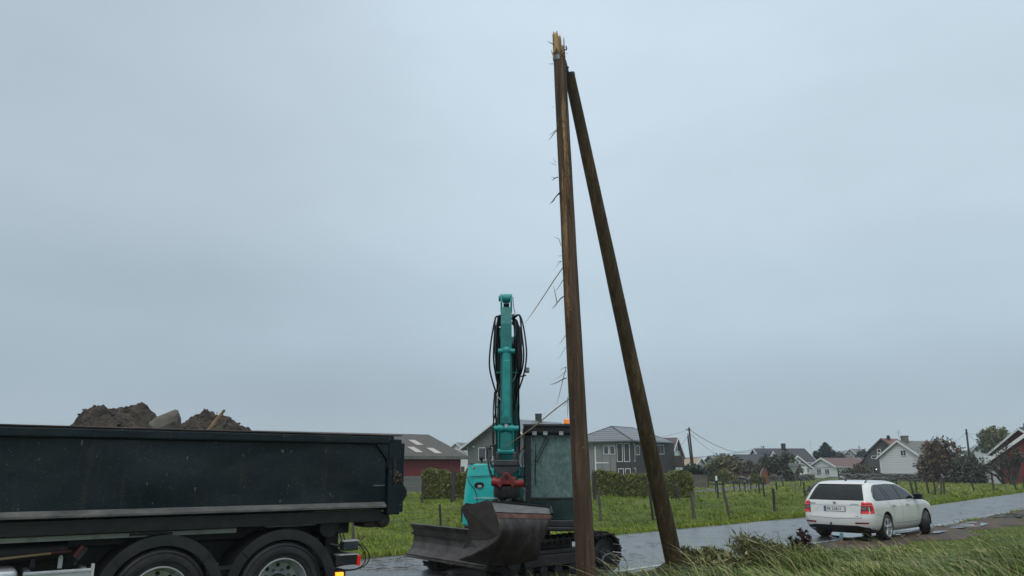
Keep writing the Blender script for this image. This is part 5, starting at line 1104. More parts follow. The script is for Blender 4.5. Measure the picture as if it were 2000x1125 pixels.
def rear_text(body, y, z, size, nm):
    h, nn, _, _ = BV.ray_cast(Vector((-3, y - .1, z)), Vector((1, 0, 0))); text_mesh(nm, body, size, M['galv'], car, Matrix.Translation((h.x - .008, y, z)) @ Matrix(((0, 0, -1, 0), (-1, 0, 0, 0), (0, 1, 0, 0), (0, 0, 0, 1))))
rear_text('SKODA', .66, .885, .045, 'lettering'); rear_text('OCTAVIA', -.40, .878, .045, 'lettering'); rear_text('4x4', -.52, .60, .04, 'lettering')
h, nn, _, _ = BV.ray_cast(Vector((-3, 0, .915)), Vector((1, 0, 0)))
em = MB().lathe([(.044, .0), (.046, -.008), (.038, -.012), (.034, -.006), (.0001, -.006)], 24, 'x', (h.x, 0, .915)).build('emblem', M['chrome'], car, smooth=True, ang=40)
MB().prism([(-.012, -.022), (.014, -.012), (.020, .016), (.0, .024), (-.014, .008)], lambda y, z: (h.x - .0075, y, .915 + z), lambda y, z: (h.x - .010, y, .915 + z)).build('emblem_mark', M['carblack'], em)
MB().tube([(-.02, .06, .30), (-.09, .06, .34), (-.10, .06, .40)], .018, 8).ball((-.10, .06, .43), .028, 10, 8).build('tow_ball', M['carblack'], car)
MB().prism([(0, 0), (.10, 0), (.02, .055), (.0, .06)], lambda x, z: (.82 + x, -.012, 1.455 + z), lambda x, z: (.82 + x, .012, 1.455 + z)).build('roof_antenna', M['carblack'], car)
MB().tube([(.83, 0, 1.50), (.72, 0, 1.56)], .004, 6).build('antenna_mast', M['carblack'], car)
MB().bx(.35, 4.3, -.66, .66, .19, .30).build('underbody', M['carblack'], car)
for axx in (AX_R, AX_F):
    for s in (-1, 1):
        b = MB(); n = 24
        for y in (.60*s, .875*s):
            for k in range(n): q = R(-12 + 204 * k / (n-1)); b.v.append((axx + .369*math.cos(q), y, WR + .015 + .369*math.sin(q)))
        b.f = [(k, k+1, n+k+1, n+k) for k in range(n-1)]; b.f.append(tuple(range(n))); b.build('arch_liner', M['carblack'], car)
def cwheel(x, s, steer):
    wr = MB(); prof = [(.225, .0), (.24, .012), (.275, .012), (.305, -.008), (.319, -.03), (.322, -.05), (.322, -.16), (.310, -.195), (.225, -.21)]
    Mw = Matrix.Translation((x, s*.90, WR)) @ Matrix.Rotation(steer, 4, 'Z') @ Matrix.Diagonal((1, s, 1, 1)); Ms = Matrix.Translation((0, -.11, 0)) if steer else Matrix.Identity(4)
    Mw = Matrix.Translation((x, s*(.79 if steer else .885), WR)) @ Matrix.Rotation(steer, 4, 'Z') @ Matrix.Diagonal((1, s, 1, 1)) @ Matrix.Translation((0, .11 if steer else 0, 0))
    def put(b): b.v = [tuple(Mw @ Vector(p)) for p in b.v]; return b
    w0 = put(wr.lathe(prof, 44)).build('wheel', M['rubber'], car, smooth=True, ang=45)
    put(MB().lathe([(.226, .004), (.222, .010), (.212, .006), (.205, -.05), (.20, -.12)], 44)).build('rim', M['chrome'], w0, smooth=True, ang=40)
    put(MB().lathe([(.203, -.06), (.0001, -.06)], 32)).build('brake_disc', M['carblack'], w0)
    sp = MB()
    for k in range(5):
        for o_ in (-.13, .13):
            q = k*2*math.pi/5 + o_ + .3; q0 = k*2*math.pi/5 + o_*.8 + .3; sp.bar((.05*math.cos(q0), -.006, .05*math.sin(q0)), (.21*math.cos(q), -.002, .21*math.sin(q)), .026, .026, up=(0, 1, 0))
    sp.lathe([(.062, -.03), (.062, .006), (.05, .012), (.0001, .012)], 20); put(sp).build('spokes', M['chrome'], w0, bevel=.004)
    put(MB().lathe([(.026, .011), (.026, .016), (.0001, .016)], 16)).build('hub_cap', M['carblack'], w0)
cwheel(AX_R, -1, 0); cwheel(AX_R, 1, 0); cwheel(AX_F, -1, R(28)); cwheel(AX_F, 1, R(28))
for sgn_ in (-1, 1): MB().box((.78, sgn_*.78, .20), (.01, .22, .20)).build('mud_flap', M['rubber'], car)
# ============================================================ BUILDINGS
M['red_boards'] = board_mat('red_boards', (.135, .014, .016), (.20, .026, .026), .16, 'h', gap=.45)
M['red_boards_h'] = board_mat('red_weatherboards', (.15, .020, .016), (.22, .034, .028), .15, 'z')
M['white_boards'] = board_mat('white_weatherboards', (.80, .81, .82), (.70, .72, .73), .27, 'z', gap=.9, dark=.55, groove=.22)
M['white_boards2'] = board_mat('white_upright_boards', (.76, .78, .79), (.66, .68, .69), .16, 'h', gap=.4, dark=.6)
M['grey_boards'] = board_mat('grey_weatherboards', (.115, .125, .120), (.155, .165, .16), .20, 'z', gap=.5)
M['grey_boards_v'] = board_mat('weathered_grey_boards', (.19, .195, .195), (.29, .29, .285), .16, 'h', gap=.5)
M['dark_boards'] = board_mat('dark_stained_boards', (.030, .026, .026), (.050, .044, .044), .16, 'h', gap=.5)
M['old_boards'] = board_mat('dark_weathered_barn_boards', (.045, .045, .045), (.105, .105, .10), .22, 'h', gap=.6)
M['brown_boards'] = board_mat('brown_balcony_boards', (.040, .026, .022), (.070, .048, .040), .14, 'z', gap=.6)
M['grey_roof'] = board_mat('pale_roof_tiles', (.15, .165, .18), (.22, .235, .255), .34, 'z', gap=.95, dark=.30, rough=.45, groove=.32)
M['dark_roof'] = board_mat('black_roof_tiles', (.012, .0135, .017), (.024, .026, .031), .26, 'z', gap=.6)
M['sheet_roof'] = mat('fibre_cement_roof', (.060, .054, .047), .75, (.092, .083, .072), 2.2, stretch=(4, 1, 1))
M['brown_roof'] = board_mat('brown_red_roof_tiles', (.070, .032, .026), (.105, .050, .042), .30, 'z', gap=.7)
M['red_tiles'] = board_mat('orange_roof_tiles', (.22, .075, .045), (.16, .055, .035), .25, 'z', gap=.5)
M['dullred_tiles'] = board_mat('dull_red_tiles', (.105, .050, .040), (.16, .085, .068), .28, 'z', gap=.6)
M['slate'] = mat('old_slate_roof', (.090, .088, .082), .6, (.19, .18, .165), 2.6, stretch=(1, 1, 1), bump=.4, bscale=9)
M['ochre_roof'] = mat('ochre_roof', (.34, .25, .145), .6, (.27, .20, .12), 1.5)
M['blocks'] = board_mat('grey_blockwork', (.13, .135, .125), (.19, .19, .175), .20, 'z', gap=.4, nscale=5)
M['gutter'] = mat('dark_gutter', (.02, .021, .023), .5)
M['warm'] = mat('porch_lamp_lit', (.9, .8, .6), .4, emit=(1, .82, .55), estr=4)
def facade(root, A, B, dep):
    """the three visible vertical planes of a house: name -> (origin, along, outward normal) in world space"""
    a = (B - A); a.z = 0; W = a.length; a.normalize(); d = Vector((-a.y, a.x, 0))
    return {'F': (A, a, -d), 'L': (A + d * dep, -d, -a), 'R': (B, d, a)}, W, a, d
def win(root, fac, face, x0, y0, x1, y1, panes=2, cross=0, m='pane', frame='trim', fr=.09, Zs=1):
    P, al, no = fac[face]; zP = Vector((P.x, P.y, 0)); p = [onplane(x, y, zP, no) for x, y in ((x0, y0), (x1, y0), (x0, y1), (x1, y1))]
    u = sorted((q - zP).dot(al) for q in p); u0, u1 = (u[0] + u[1]) / 2, (u[2] + u[3]) / 2; z1, z0 = (p[0].z + p[1].z) / 2, (p[2].z + p[3].z) / 2
    if u1 - u0 < .2: return
    f = min(fr, (u1 - u0) * .18); b = MB()
    def bar(ua, ub, za, zb, o0=.0, o1=.06):
        q = [zP + al*uu + UP*zz + no*oo for oo in (o0, o1) for zz in (za, zb) for uu in (ua, ub)]; b.add(q, [(0,1,3,2),(4,6,7,5),(0,4,5,1),(2,3,7,6),(0,2,6,4),(1,5,7,3)])
    bar(u0 - f, u0, z0 - f, z1 + f); bar(u1, u1 + f, z0 - f, z1 + f); bar(u0, u1, z1, z1 + f); bar(u0 - .05, u1 + .05, z0 - f, z0 - .003, 0, .10)
    for k in range(1, panes): c_ = u0 + (u1-u0)*k/panes; bar(c_ - f*.35, c_ + f*.35, z0, z1, .001, .05)
    for k in range(1, cross + 1): c_ = z0 + (z1-z0)*k/(cross+1); bar(u0, u1, c_ - f*.22, c_ + f*.22, .001, .045)
    fo = wb(b, 'window', M[frame], root); g = MB(); g.add([zP + al*uu + UP*zz + no*.018 for uu, zz in ((u0, z0), (u1, z0), (u1, z1), (u0, z1))], [(0, 1, 2, 3)]); wb(g, 'pane', M[m], fo)
    return fo
def panel(root, fac, face, x0, y0, x1, y1, nm, m, o0=0, o1=.03, z0=None):
    P, al, no = fac[face]; zP = Vector((P.x, P.y, 0)); p = [onplane(x, y, zP, no) for x, y in ((x0, y0), (x1, y0), (x0, y1), (x1, y1))]
    u = sorted((q - zP).dot(al) for q in p); u0, u1 = (u[0]+u[1])/2, (u[2]+u[3])/2; z1, zb = (p[0].z+p[1].z)/2, (p[2].z+p[3].z)/2
    if z0 is not None: zb = z0
    q = [zP + al*uu + UP*zz + no*oo for oo in (o0, o1) for zz in (zb, z1) for uu in (u0, u1)]; return wb(MB().add(q, [(0,1,3,2),(4,6,7,5),(0,4,5,1),(2,3,7,6),(0,2,6,4),(1,5,7,3)]), nm, m, root)
def house(name, label, A, B, dep, He, Hr, mode, wall, roof, trim='trim', ov=.45, cat_='house', z0=-.3, barge=True, rx=None, mono=None, group=None):
    """gabled house. A, B: ends of the front wall (left, right in the photograph). mode 'gable': gable faces front; 'side': eave faces front"""
    A, B = Vector((A.x, A.y, 0)), Vector((B.x, B.y, 0)); root = empty(name, (A + B) / 2, 0, label, cat_, group); fac, W, a, d = facade(root, A, B, dep)
    if mode == 'gable': o_, ux, uy, Wd, Ln = A, a, d, W, dep
    else: o_, ux, uy, Wd, Ln = B, d, -a, dep, W       # ux across the gable, uy along the ridge
    def P(x, y, z): return o_ + ux * x + uy * y + UP * z
    rxx = Wd / 2 if rx is None else rx
    pent = [(0, z0), (Wd, z0), (Wd, He), (rxx, Hr), (0, He)]
    wo = wb(MB().prism(pent, lambda x, z: P(x, 0, z), lambda x, z: P(x, Ln, z)), 'wall', M[wall], root)
    s1, s2 = (Hr - He) / rxx, (Hr - He) / (Wd - rxx); th = .16
    chev = [(-ov, He - ov*s1 + .02), (rxx, Hr + .02), (Wd + ov, He - ov*s2 + .02), (Wd + ov, He - ov*s2 + .02 + th), (rxx, Hr + .02 + th*1.1), (-ov, He - ov*s1 + .02 + th)]
    ro = wb(MB().prism(chev, lambda x, z: P(x, -ov, z), lambda x, z: P(x, Ln + ov, z)), 'roof', M[roof], root)
    if barge:
        b = MB(); h = .26
        for y0, y1 in ((-ov - .06, -ov - .004), (Ln + ov + .004, Ln + ov + .06)):
            b.prism([(-ov - .02, He - ov*s1 + .06 - h*.5), (rxx, Hr + .06 - h*.45), (Wd + ov + .02, He - ov*s2 + .06 - h*.5), (Wd + ov + .02, He - ov*s2 + .06 + th), (rxx, Hr + .08 + th), (-ov - .02, He - ov*s1 + .06 + th)], lambda x, z: P(x, y0, z), lambda x, z: P(x, y1, z))
        wb(b, 'bargeboard', M[trim], root)
        g = MB()
        for x in (-ov - .05, Wd + ov + .05): g.tube([P(x, -ov, He - ov*(s1 if x < 0 else s2) + .04), P(x, Ln + ov, He - ov*(s1 if x < 0 else s2) + .04)], .06, 6)
        wb(g, 'gutter', M[trim if trim == 'trim' else 'gutter'], root)
        cb_ = MB()
        for x, y in ((0, 0), (Wd, 0)): cb_.bar(P(x, y - .012, z0), P(x, y - .012, He - .05), .16, .05, up=tuple(uy))
        wb(cb_, 'corner_board', M[trim], root)
    return root, fac, P, dict(W=Wd, L=Ln, He=He, Hr=Hr, rx=rxx, s1=s1, s2=s2, ov=ov)
def chimney(root, c, w_, h, m='concrete', pot=None, round_=False):
    b = MB()
    if round_: b.tube([c, c + UP*h], w_/2, 14).tube([c + UP*h, c + UP*(h + .08)], w_/2*1.2, 14).tube([c + UP*(h+.08), c + UP*(h + .3)], w_/2*.7, 12)
    else: b.box(c + UP*h/2, (w_, w_, h)).box(c + UP*(h - .12), (w_*1.12, w_*1.12, .12))
    o = wb(b, 'chimney', M[m], root)
    if pot: wb(MB().tube([c + UP*h, c + UP*(h + pot)], [w_*.28, w_*.22], 10), 'chimney_pot', M[m], o)
def zat(y, Y): return at(1000, y, Y).z
# 1 red barn
ang_b = R(30); Bp = at(900, 900, 62); Bp.z = 0; Ap = Bp - Vector((math.cos(ang_b), math.sin(ang_b), 0)) * 17
root, fac, P, q = house('red_barn', 'red barn with a grey sheet roof on a grey block base, behind the truck tailgate', Ap, Bp, 15.0, 2.68, 4.55, 'side', 'red_boards', 'sheet_roof', trim='gutter', ov=.45, cat_='barn', barge=False)
panel(root, fac, 'F', 560, 930, 899.5, 975, 'stone_base', M['blocks'], .004, .06, z0=-.3)
fa = MB(); fa.add([Ap + (Bp-Ap).normalized()*u + Vector((math.sin(ang_b), -math.cos(ang_b), 0))*o_ + UP*z for o_ in (.46, .52) for z in (2.50, 2.74) for u in (-.45, 17.45)], [(0,1,3,2),(4,6,7,5),(0,4,5,1),(2,3,7,6),(0,2,6,4),(1,5,7,3)]); wb(fa, 'fascia', M['concrete'], root)
nrm_roof = Vector((math.sin(ang_b), -math.cos(ang_b), 0)) * (q['Hr']-q['He']) + UP * (q['L'] and 7.5); nrm_roof.normalize()
for px, py in ((812, 864.5), (810.5, 878.5), (848, 880.5)):
    c_ = onplane(px, py, Bp + UP * (2.68 + .205), nrm_roof); al = (Bp-Ap).normalized(); sl = nrm_roof.cross(al).normalized()
    wb(MB().add([c_ + al*x + sl*y + nrm_roof*z for z in (0, .03) for y in (-.95, .95) for x in (-.30, .30)], [(0,1,3,2),(4,6,7,5),(0,4,5,1),(2,3,7,6),(0,2,6,4),(1,5,7,3)]), 'skylight', mat('pale_skylight', (.42, .39, .34), .5), root)
# 2 white cottage behind the barn
A, B = at(872, 900, 168), at(913, 900, 164)
root, fac, P, q = house('white_house', 'small white gabled house between the red barn and the grey gabled house', A, B, 14, zat(883, 166), zat(866, 166), 'gable', 'white_boards', 'slate', ov=.5)
win(root, fac, 'F', 884.5, 879, 891.5, 886, 2, 0); panel(root, fac, 'F', 899, 909, 909, 930, 'door_frame', M['trim'], .003, .05, z0=0); panel(root, fac, 'F', 900.5, 911, 907.5, 930, 'door', M['dark_boards'], .055, .07, z0=0)
# 3 grey gabled house
A, B = at(913, 900, 136), at(1058, 900, 126)
root, fac, P, q = house('grey_gabled_house', 'large grey weatherboard house with a white-edged gable behind the excavator boom', A, B, 16.3, 5.5, 10.0, 'gable', 'grey_boards', 'grey_roof', ov=1.05)
win(root, fac, 'F', 935.5, 875, 962, 898, 2); win(root, fac, 'R', 1147, 878, 1155, 897, 1)
panel(root, fac, 'F', 914, 931, 1000, 934, 'floor_band', M['trim'], .003, .05)
wl = onplane(926, 873, A, fac['F'][2]); wb(MB().tube([wl, wl + fac['F'][2]*.12], .16, 12).ball(wl + fac['F'][2]*.14, .17, 10, 6), 'wall_lamp', M['trim'], root)
win(root, fac, 'R', 1152, 921, 1158, 935, 1)
chimney(root, P(q['rx'], q['L']*.62, q['Hr'] - .3), 1.15, 1.75, 'black_metal'); chimney(root, P(q['rx']-6.2, q['L']*.35, 6.4), .7, 1.5, 'black_metal')
# 4 grey house with a hipped roof
A, B = at(1121, 900, 125), at(1233, 900, 118); A.z = B.z = 0
hr_ = empty('grey_hipped_house', (A+B)/2, 0, 'grey house with a hipped pale roof and tall corner windows above the long hedge', 'house'); fac, W, a, d = facade(hr_, A, B, 11.5); He, Hr, Ln = 5.85, 8.25, 11.5
def P(x, y, z): return A + a*x + d*y + UP*z
wb(MB().prism([(0, 0), (W, 0), (W, Ln), (0, Ln)], lambda x, y: P(x, y, -.3), lambda x, y: P(x, y, He)), 'wall', M['grey_boards_v'], hr_)
o_ = .75; th = .18; v = [P(-o_, -o_, He-.02), P(W+o_, -o_, He-.02), P(W+o_, Ln+o_, He-.02), P(-o_, Ln+o_, He-.02)]; e1, e2 = P(W/2, 3.0, Hr), P(W/2, Ln-2.0, Hr); n_up = UP*th
wb(MB().add(v + [p + n_up for p in v] + [e1 + n_up, e2 + n_up], [(3,2,1,0), (0,1,5,4), (1,2,6,5), (2,3,7,6), (3,0,4,7), (4,5,8), (5,6,9,8), (6,7,9), (7,4,8,9)]), 'roof', M['grey_roof'], hr_)
rg = MB()
for p0, p1 in ((v[0], e1), (v[1], e1), (v[2], e2), (e1, e2)): rg.bar(p0 + n_up*(1 if p0 in (e1,) else 1), p1 + n_up, .20, .08)
wb(rg, 'ridge_tiles', M['gutter'], hr_)
gt = MB()
for p0, p1 in ((v[0], v[1]), (v[1], v[2])): gt.bar(p0 + UP*.02 + (-d if p0 is v[0] else a)*.06, p1 + UP*.02 + (-d if p0 is v[0] else a)*.06, .12, .13)
wb(gt, 'gutter', M['galv'], hr_)
panel(hr_, fac, 'F', 1204, 864, 1238, 960, 'brown_bay', M['dark_boards'], .004, .05, z0=-.2)
panel(hr_, fac, 'R', 1233, 862, 1318, 960, 'dark_wall', M['dark_boards'], .004, .05, z0=-.2)
for x0, x1 in ((1180, 1188.5), (1192, 1200.5)): win(hr_, fac, 'F', x0, 871.5, x1, 886.5, 1)
for x0, x1, m_ in ((1206, 1215.5, 'pane_sky'), (1220, 1229.5, 'pane_sky')): win(hr_, fac, 'F', x0, 867, x1, 901, 1, 0, m_)
for x0, x1 in ((1209, 1217.5), (1222.5, 1231)): win(hr_, fac, 'F', x0, 916, x1, 929, 1, 0, 'pane_sky')
win(hr_, fac, 'R', 1235, 868, 1239, 900, 1, 0, 'pane_sky'); win(hr_, fac, 'R', 1236, 915, 1241, 928, 1, 0, 'pane_sky'); win(hr_, fac, 'R', 1241.5, 871.5, 1248, 887.5, 2); win(hr_, fac, 'R', 1284, 870, 1296, 886, 2)
panel(hr_, fac, 'F', 1164.5, 903, 1188.5, 905, 'floor_band', M['trim'], .003, .06); panel(hr_, fac, 'F', 1162.8, 872, 1164.6, 960, 'corner_board', M['trim'], .003, .09, z0=0)
panel(hr_, fac, 'F', 1166, 920, 1188, 960, 'garage_frame', M['trim'], .003, .05, z0=0); panel(hr_, fac, 'F', 1168.5, 923, 1183.5, 960, 'garage_door', M['dark_boards'], .055, .07, z0=0)
lr = [P(-3.2, -1.6, 4.9), P(2.4, -1.6, 4.9), P(1.2, .6, 6.2), P(-3.2, .6, 6.2)]; wb(MB().add(lr + [p + UP*.15 for p in lr], [(3,2,1,0),(4,5,6,7),(0,1,5,4),(1,2,6,5),(2,3,7,6),(3,0,4,7)]), 'porch_roof', M['grey_roof'], hr_)
# 5 white house with balcony
Bq, Cq = at(1308, 900, 130), at(1332, 900, 142); Bq.z = Cq.z = 0; e_ = (Cq - Bq); Wg = e_.length; e_.normalize(); A = Bq + Vector((-e_.y, e_.x, 0)) * 13
root, fac, P, q = house('white_house', 'white house with a steep brown-red roof and a brown boarded balcony', A, Bq, Wg, 3.75, 6.9, 'side', 'white_boards2', 'brown_roof', ov=.55)
for x0, x1 in ((1317.5, 1321.5), (1323, 1327.5)): win(root, fac, 'R', x0, 871, x1, 880.5, 1)
for x0, x1 in ((1316.5, 1320), (1323, 1327.8)): win(root, fac, 'R', x0, 899 if x1 > 1325 else 911, x1, 917, 1, 0, 'pane_sky')
bal = MB(); Pb = Bq - (Bq - A).normalized()*6.5; al = (Bq - A).normalized(); no = Vector((al.y, -al.x, 0))
def Q(u, o_, z): return Bq + al*u + no*o_ + UP*z
def qbox(b, u0, u1, o0, o1, z0, z1): return b.add([Q(u, o_, z) for z in (z0, z1) for o_ in (o0, o1) for u in (u0, u1)], [(0,1,3,2),(4,6,7,5),(0,4,5,1),(2,3,7,6),(0,2,6,4),(1,5,7,3)])
qbox(bal, -9, 2.4, 2.2, 2.3, 2.15, 3.85); qbox(bal, 2.3, 2.4, 0.05, 2.2, 2.15, 3.85); qbox(bal, -9, 2.3, .05, 2.2, 2.0, 2.15); bo2 = wb(bal, 'balcony', M['brown_boards'], root)
pp = MB()
for u in (-8, -3.2, -.6): qbox(pp, u, u + .22, 2.0, 2.2, -.2, 2.0)
for u in (-5.2, -1.4): qbox(pp, u, u + .2, 2.05, 2.2, 3.85, 5.6)
qbox(pp, -9, -1.2, 2.05, 2.2, 5.6, 5.75); wb(pp, 'balcony_post', M['dark_boards'], root)
# 6 cottage with the ochre roof
Bq, Cq = at(1355, 900, 150), at(1377, 900, 160); Bq.z = Cq.z = 0; e_ = (Cq - Bq); Wg = e_.length; e_.normalize(); A = Bq + Vector((-e_.y, e_.x, 0)) * 10
root, fac, P, q = house('white_house', 'small white house with an ochre roof behind the double telegraph pole', A, Bq, Wg, 2.3, 3.75, 'side', 'white_boards2', 'ochre_roof', ov=.4); win(root, fac, 'R', 1361.5, 905.5, 1364, 911.5, 1, 0, frame='gutter')
# 7 grey gambrel house
A, B = at(1374, 900, 225), at(1402, 900, 215)
root, fac, P, q = house('grey_house', 'distant grey house with a mossy roof left of the black-roofed house', A, B, 16, zat(906, 220), zat(891.5, 220), 'gable', 'grey_boards_v', 'slate', ov=.5, trim='gutter'); chimney(root, P(q['rx'], 4, q['Hr'] - .2), .9, 1.1)
win(root, fac, 'F', 1385, 900, 1390, 905, 2)
# 8 black-roofed house with wing and dormer gables
Bp = at(1591, 905, 158); Bp.z = 0; al = Vector((1, 0, 0)); Ap = Bp - al * 10.0
root, fac, P, q = house('black_roofed_house', 'long white house under a large black tile roof with a skylight', Ap, Bp, 12, 3.1, 5.75, 'side', 'white', 'dark_roof', ov=.5)
no = Vector((al.y, -al.x, 0))
def gablet(c, w_, h, dep, nm='dormer'):
    b = MB().prism([(-w_/2, -c.z - .2), (w_/2, -c.z - .2), (w_/2, 0), (0, h), (-w_/2, 0)], lambda x, z: c + al*x + UP*z, lambda x, z: c + al*x - no*dep + UP*z); o = wb(b, nm, M['white'], root)
    k = h / (w_/2); t_ = .25; wb(MB().prism([(-w_/2-.4, -.4*k), (0, 0+h), (w_/2+.4, -.4*k), (w_/2+.4, -.4*k+t_), (0, h+t_*1.2), (-w_/2-.4, -.4*k+t_)], lambda x, z: c + al*x + no*.5 + UP*z, lambda x, z: c + al*x + no*.40 + UP*z), 'bargeboard', M['trim'], o)
    wb(MB().prism([(-w_/2-.4, -.4*k+.03), (0, h+.03), (w_/2+.4, -.4*k+.03), (w_/2+.4, -.4*k+t_), (0, h+t_*1.2-.01), (-w_/2-.4, -.4*k+t_)], lambda x, z: c + al*x + no*.39 + UP*z, lambda x, z: c + al*x - no*dep + UP*z), 'dormer_roof', M['dark_roof'], o); return o
c_ = at(1509.5, 896, 151); gablet(c_, 1.4, 1.15, 9)
c_ = at(1558, 908, 150); c_.z = 0; b = MB().prism([(-1.0, -.3), (2.3, -.3), (2.3, 1.9), (0, 3.85), (-1.0, 3.0)], lambda x, z: c_ + al*x + UP*z, lambda x, z: c_ + al*x - no*9 + UP*z); wg = wb(b, 'gable_wing', M['white'], root)
wb(MB().prism([(-1.2, 2.95), (0, 3.95), (2.8, 1.62), (2.8, 1.9), (0, 4.25), (-1.2, 3.2)], lambda x, z: c_ + al*x + no*.45 + UP*z, lambda x, z: c_ + al*x + no*.33 + UP*z), 'bargeboard', M['trim'], wg)
wb(MB().prism([(-1.2, 3.0), (0, 4.0), (2.8, 1.67), (2.8, 1.9), (0, 4.24), (-1.2, 3.2)], lambda x, z: c_ + al*x + no*.32 + UP*z, lambda x, z: c_ + al*x - no*9 + UP*z), 'wing_roof', M['dark_roof'], wg)
wl_, wr_ = at(1432, 903, 150), at(1512, 903, 150); wl_.z = wr_.z = 0; wa = (wr_ - wl_); ww = wa.length; wa.normalize(); wd = Vector((-wa.y, wa.x, 0))
wb(MB().add([wl_ + wa*u + wd*v_ + UP*z for u, v_, z in ((0, 0, -.3), (ww, 0, -.3), (ww, 0, 2.6), (0, 0, 2.6), (1.5, 4.5, 4.55), (ww, 4.5, 4.55), (0, 9, 2.6), (ww, 9, 2.6), (0, 9, -.3), (ww, 9, -.3))], [(0,1,2,3), (3,2,5,4), (4,5,7,6), (3,4,6), (0,3,6,8), (1,9,7,2), (8,6,7,9), (2,7,5)]), 'side_wing', M['dark_roof'], root)
chimney(root, at(1530.5, 880, 161), .72, 1.45, 'black_metal')
nr_ = (no * (q['Hr']-q['He']) + UP * 6.0).normalized(); c_ = onplane(1547, 890.5, Bp + UP*(3.1 + .22), nr_); sl = nr_.cross(al).normalized(); wb(MB().add([c_ + al*x + sl*y + nr_*z for z in (0, .06) for y in (-.5, .5) for x in (-.32, .32)], [(0,1,3,2),(4,6,7,5),(0,4,5,1),(2,3,7,6),(0,2,6,4),(1,5,7,3)]), 'skylight', mat('bright_skylight', (.6, .64, .68), .12), root)
win(root, {'F': (c_*0 + at(1558, 908, 150), al, no)}, 'F', 1576.5, 914.5, 1580.5, 923, 2)
# 9 white cottage with a dull red roof
A, B = at(1584, 920, 152), at(1632, 920, 147)
root, fac, P, q = house('white_cottage', 'low white cottage with two small-paned windows and a dull red roof, behind the car roof', A, B, 10, zat(911, 150), zat(896, 149), 'gable', 'white_boards', 'dullred_tiles', ov=.35)
for x0, x1 in ((1596, 1604), (1611.5, 1620)): win(root, fac, 'F', x0, 916.5, x1, 925.5, 2, 2)
win(root, fac, 'R', 1635.5, 916, 1638.5, 928, 1)
panel(root, fac, 'F', 1592, 913.3, 1606, 914.2, 'window_head', M['gutter'], .01, .06); panel(root, fac, 'F', 1608, 913.0, 1622, 913.9, 'window_head', M['gutter'], .01, .06)
# 10 far house on the skyline
A, B = at(1648, 900, 262), at(1678, 900, 258)
root, fac, P, q = house('pale_house', 'distant pale house with a glazed gable on the skyline right of the conifer', A, B, 9, zat(890, 260), zat(877.5, 260), 'gable', 'grey_boards_v', 'slate', ov=.5, trim='trim'); win(root, fac, 'F', 1650, 884, 1661, 889, 3); win(root, fac, 'F', 1664, 886, 1669, 890, 2)
Aw, Bw = at(1633, 890, 268), at(1648, 890, 263); f2, W2, a2, d2 = facade(root, Vector((Aw.x, Aw.y, 0)), Vector((Bw.x, Bw.y, 0)), 8); b = MB()
hz0, hz1 = zat(884.5, 262), zat(878.5, 265); b.add([Vector((Aw.x, Aw.y, 0)) + a2*u + d2*v_ + UP*z for u, v_, z in ((0, 0, -.2), (W2, 0, -.2), (W2, 0, hz0), (0, 0, hz0), (0, 4, hz1), (W2, 4, hz1), (0, 8, -.2), (W2, 8, -.2))], [(0,1,2,3), (3,2,5,4), (4,5,7,6), (0,3,4,6), (1,7,5,2), (0,6,7,1)]); wb(b, 'side_wing', M['slate'], root)
# 11 dark-roofed white house
A, B = at(1651, 905, 172), at(1692, 905, 168)
root, fac, P, q = house('white_house', 'white house with a plain black roof between the red-roofed cottage and the dark wooden house', A, B, 9, zat(910.5, 171), zat(894.5, 175), 'side', 'white_boards2', 'dark_roof', ov=.3)
win(root, fac, 'F', 1655, 914, 1660, 921, 2); win(root, fac, 'F', 1667, 914, 1672, 920, 2)
# 12 dark wooden house
A, B = at(1692, 905, 146), at(1766, 905, 140)
root, fac, P, q = house('dark_wooden_house', 'tall dark weathered wooden house with an orange tile roof, behind the white gabled house', A, B, 4.5, zat(889, 143), zat(857.5, 142), 'gable', 'old_boards', 'red_tiles', ov=.4, trim='old_boards')
win(root, fac, 'F', 1714.5, 878, 1719.5, 883.5, 1, frame='trim'); win(root, fac, 'F', 1714.5, 885.5, 1719.5, 891.5, 1); win(root, fac, 'F', 1703, 891, 1713, 895, 1); win(root, fac, 'F', 1699, 912.5, 1704, 926, 1, 0, frame='galv'); win(root, fac, 'F', 1706, 912.5, 1717, 926, 1, 0, frame='galv')
pl_ = onplane(1713, 916.5, A, fac['F'][2]); wb(MB().ball(pl_ + fac['F'][2]*.25, .07, 10, 8), 'porch_lamp', M['warm'], root)
lt_ = onplane(1692, 893, A, fac['F'][2]); lb_ = onplane(1676, 909, A, fac['F'][2]); al = fac['F'][1]; dd = -fac['F'][2]
wb(MB().add([Vector((p.x, p.y, z)) + dd*v_ for v_ in (.3, 4.2) for p, z in ((lt_, -.2), (lt_, lt_.z), (lb_, lb_.z), (lb_, -.2))], [(0,1,2,3), (4,7,6,5), (0,3,7,4), (2,6,7,3), (0,4,5,1)]), 'lean_to', M['old_boards'], root)
wb(MB().add([p + dd*v_ + UP*z for v_ in (-.1, 4.4) for p, z in ((lt_, .02), (lt_, .17), (lb_, .17), (lb_, .02))], [(0,1,2,3), (4,7,6,5), (0,3,7,4), (1,5,6,2), (2,6,7,3), (0,4,5,1)]), 'lean_to_roof', M['red_tiles'], root)
chimney(root, P(q['rx'] + .3, 1.6, q['Hr'] - .5), .62, .95, 'black_metal', round_=True)
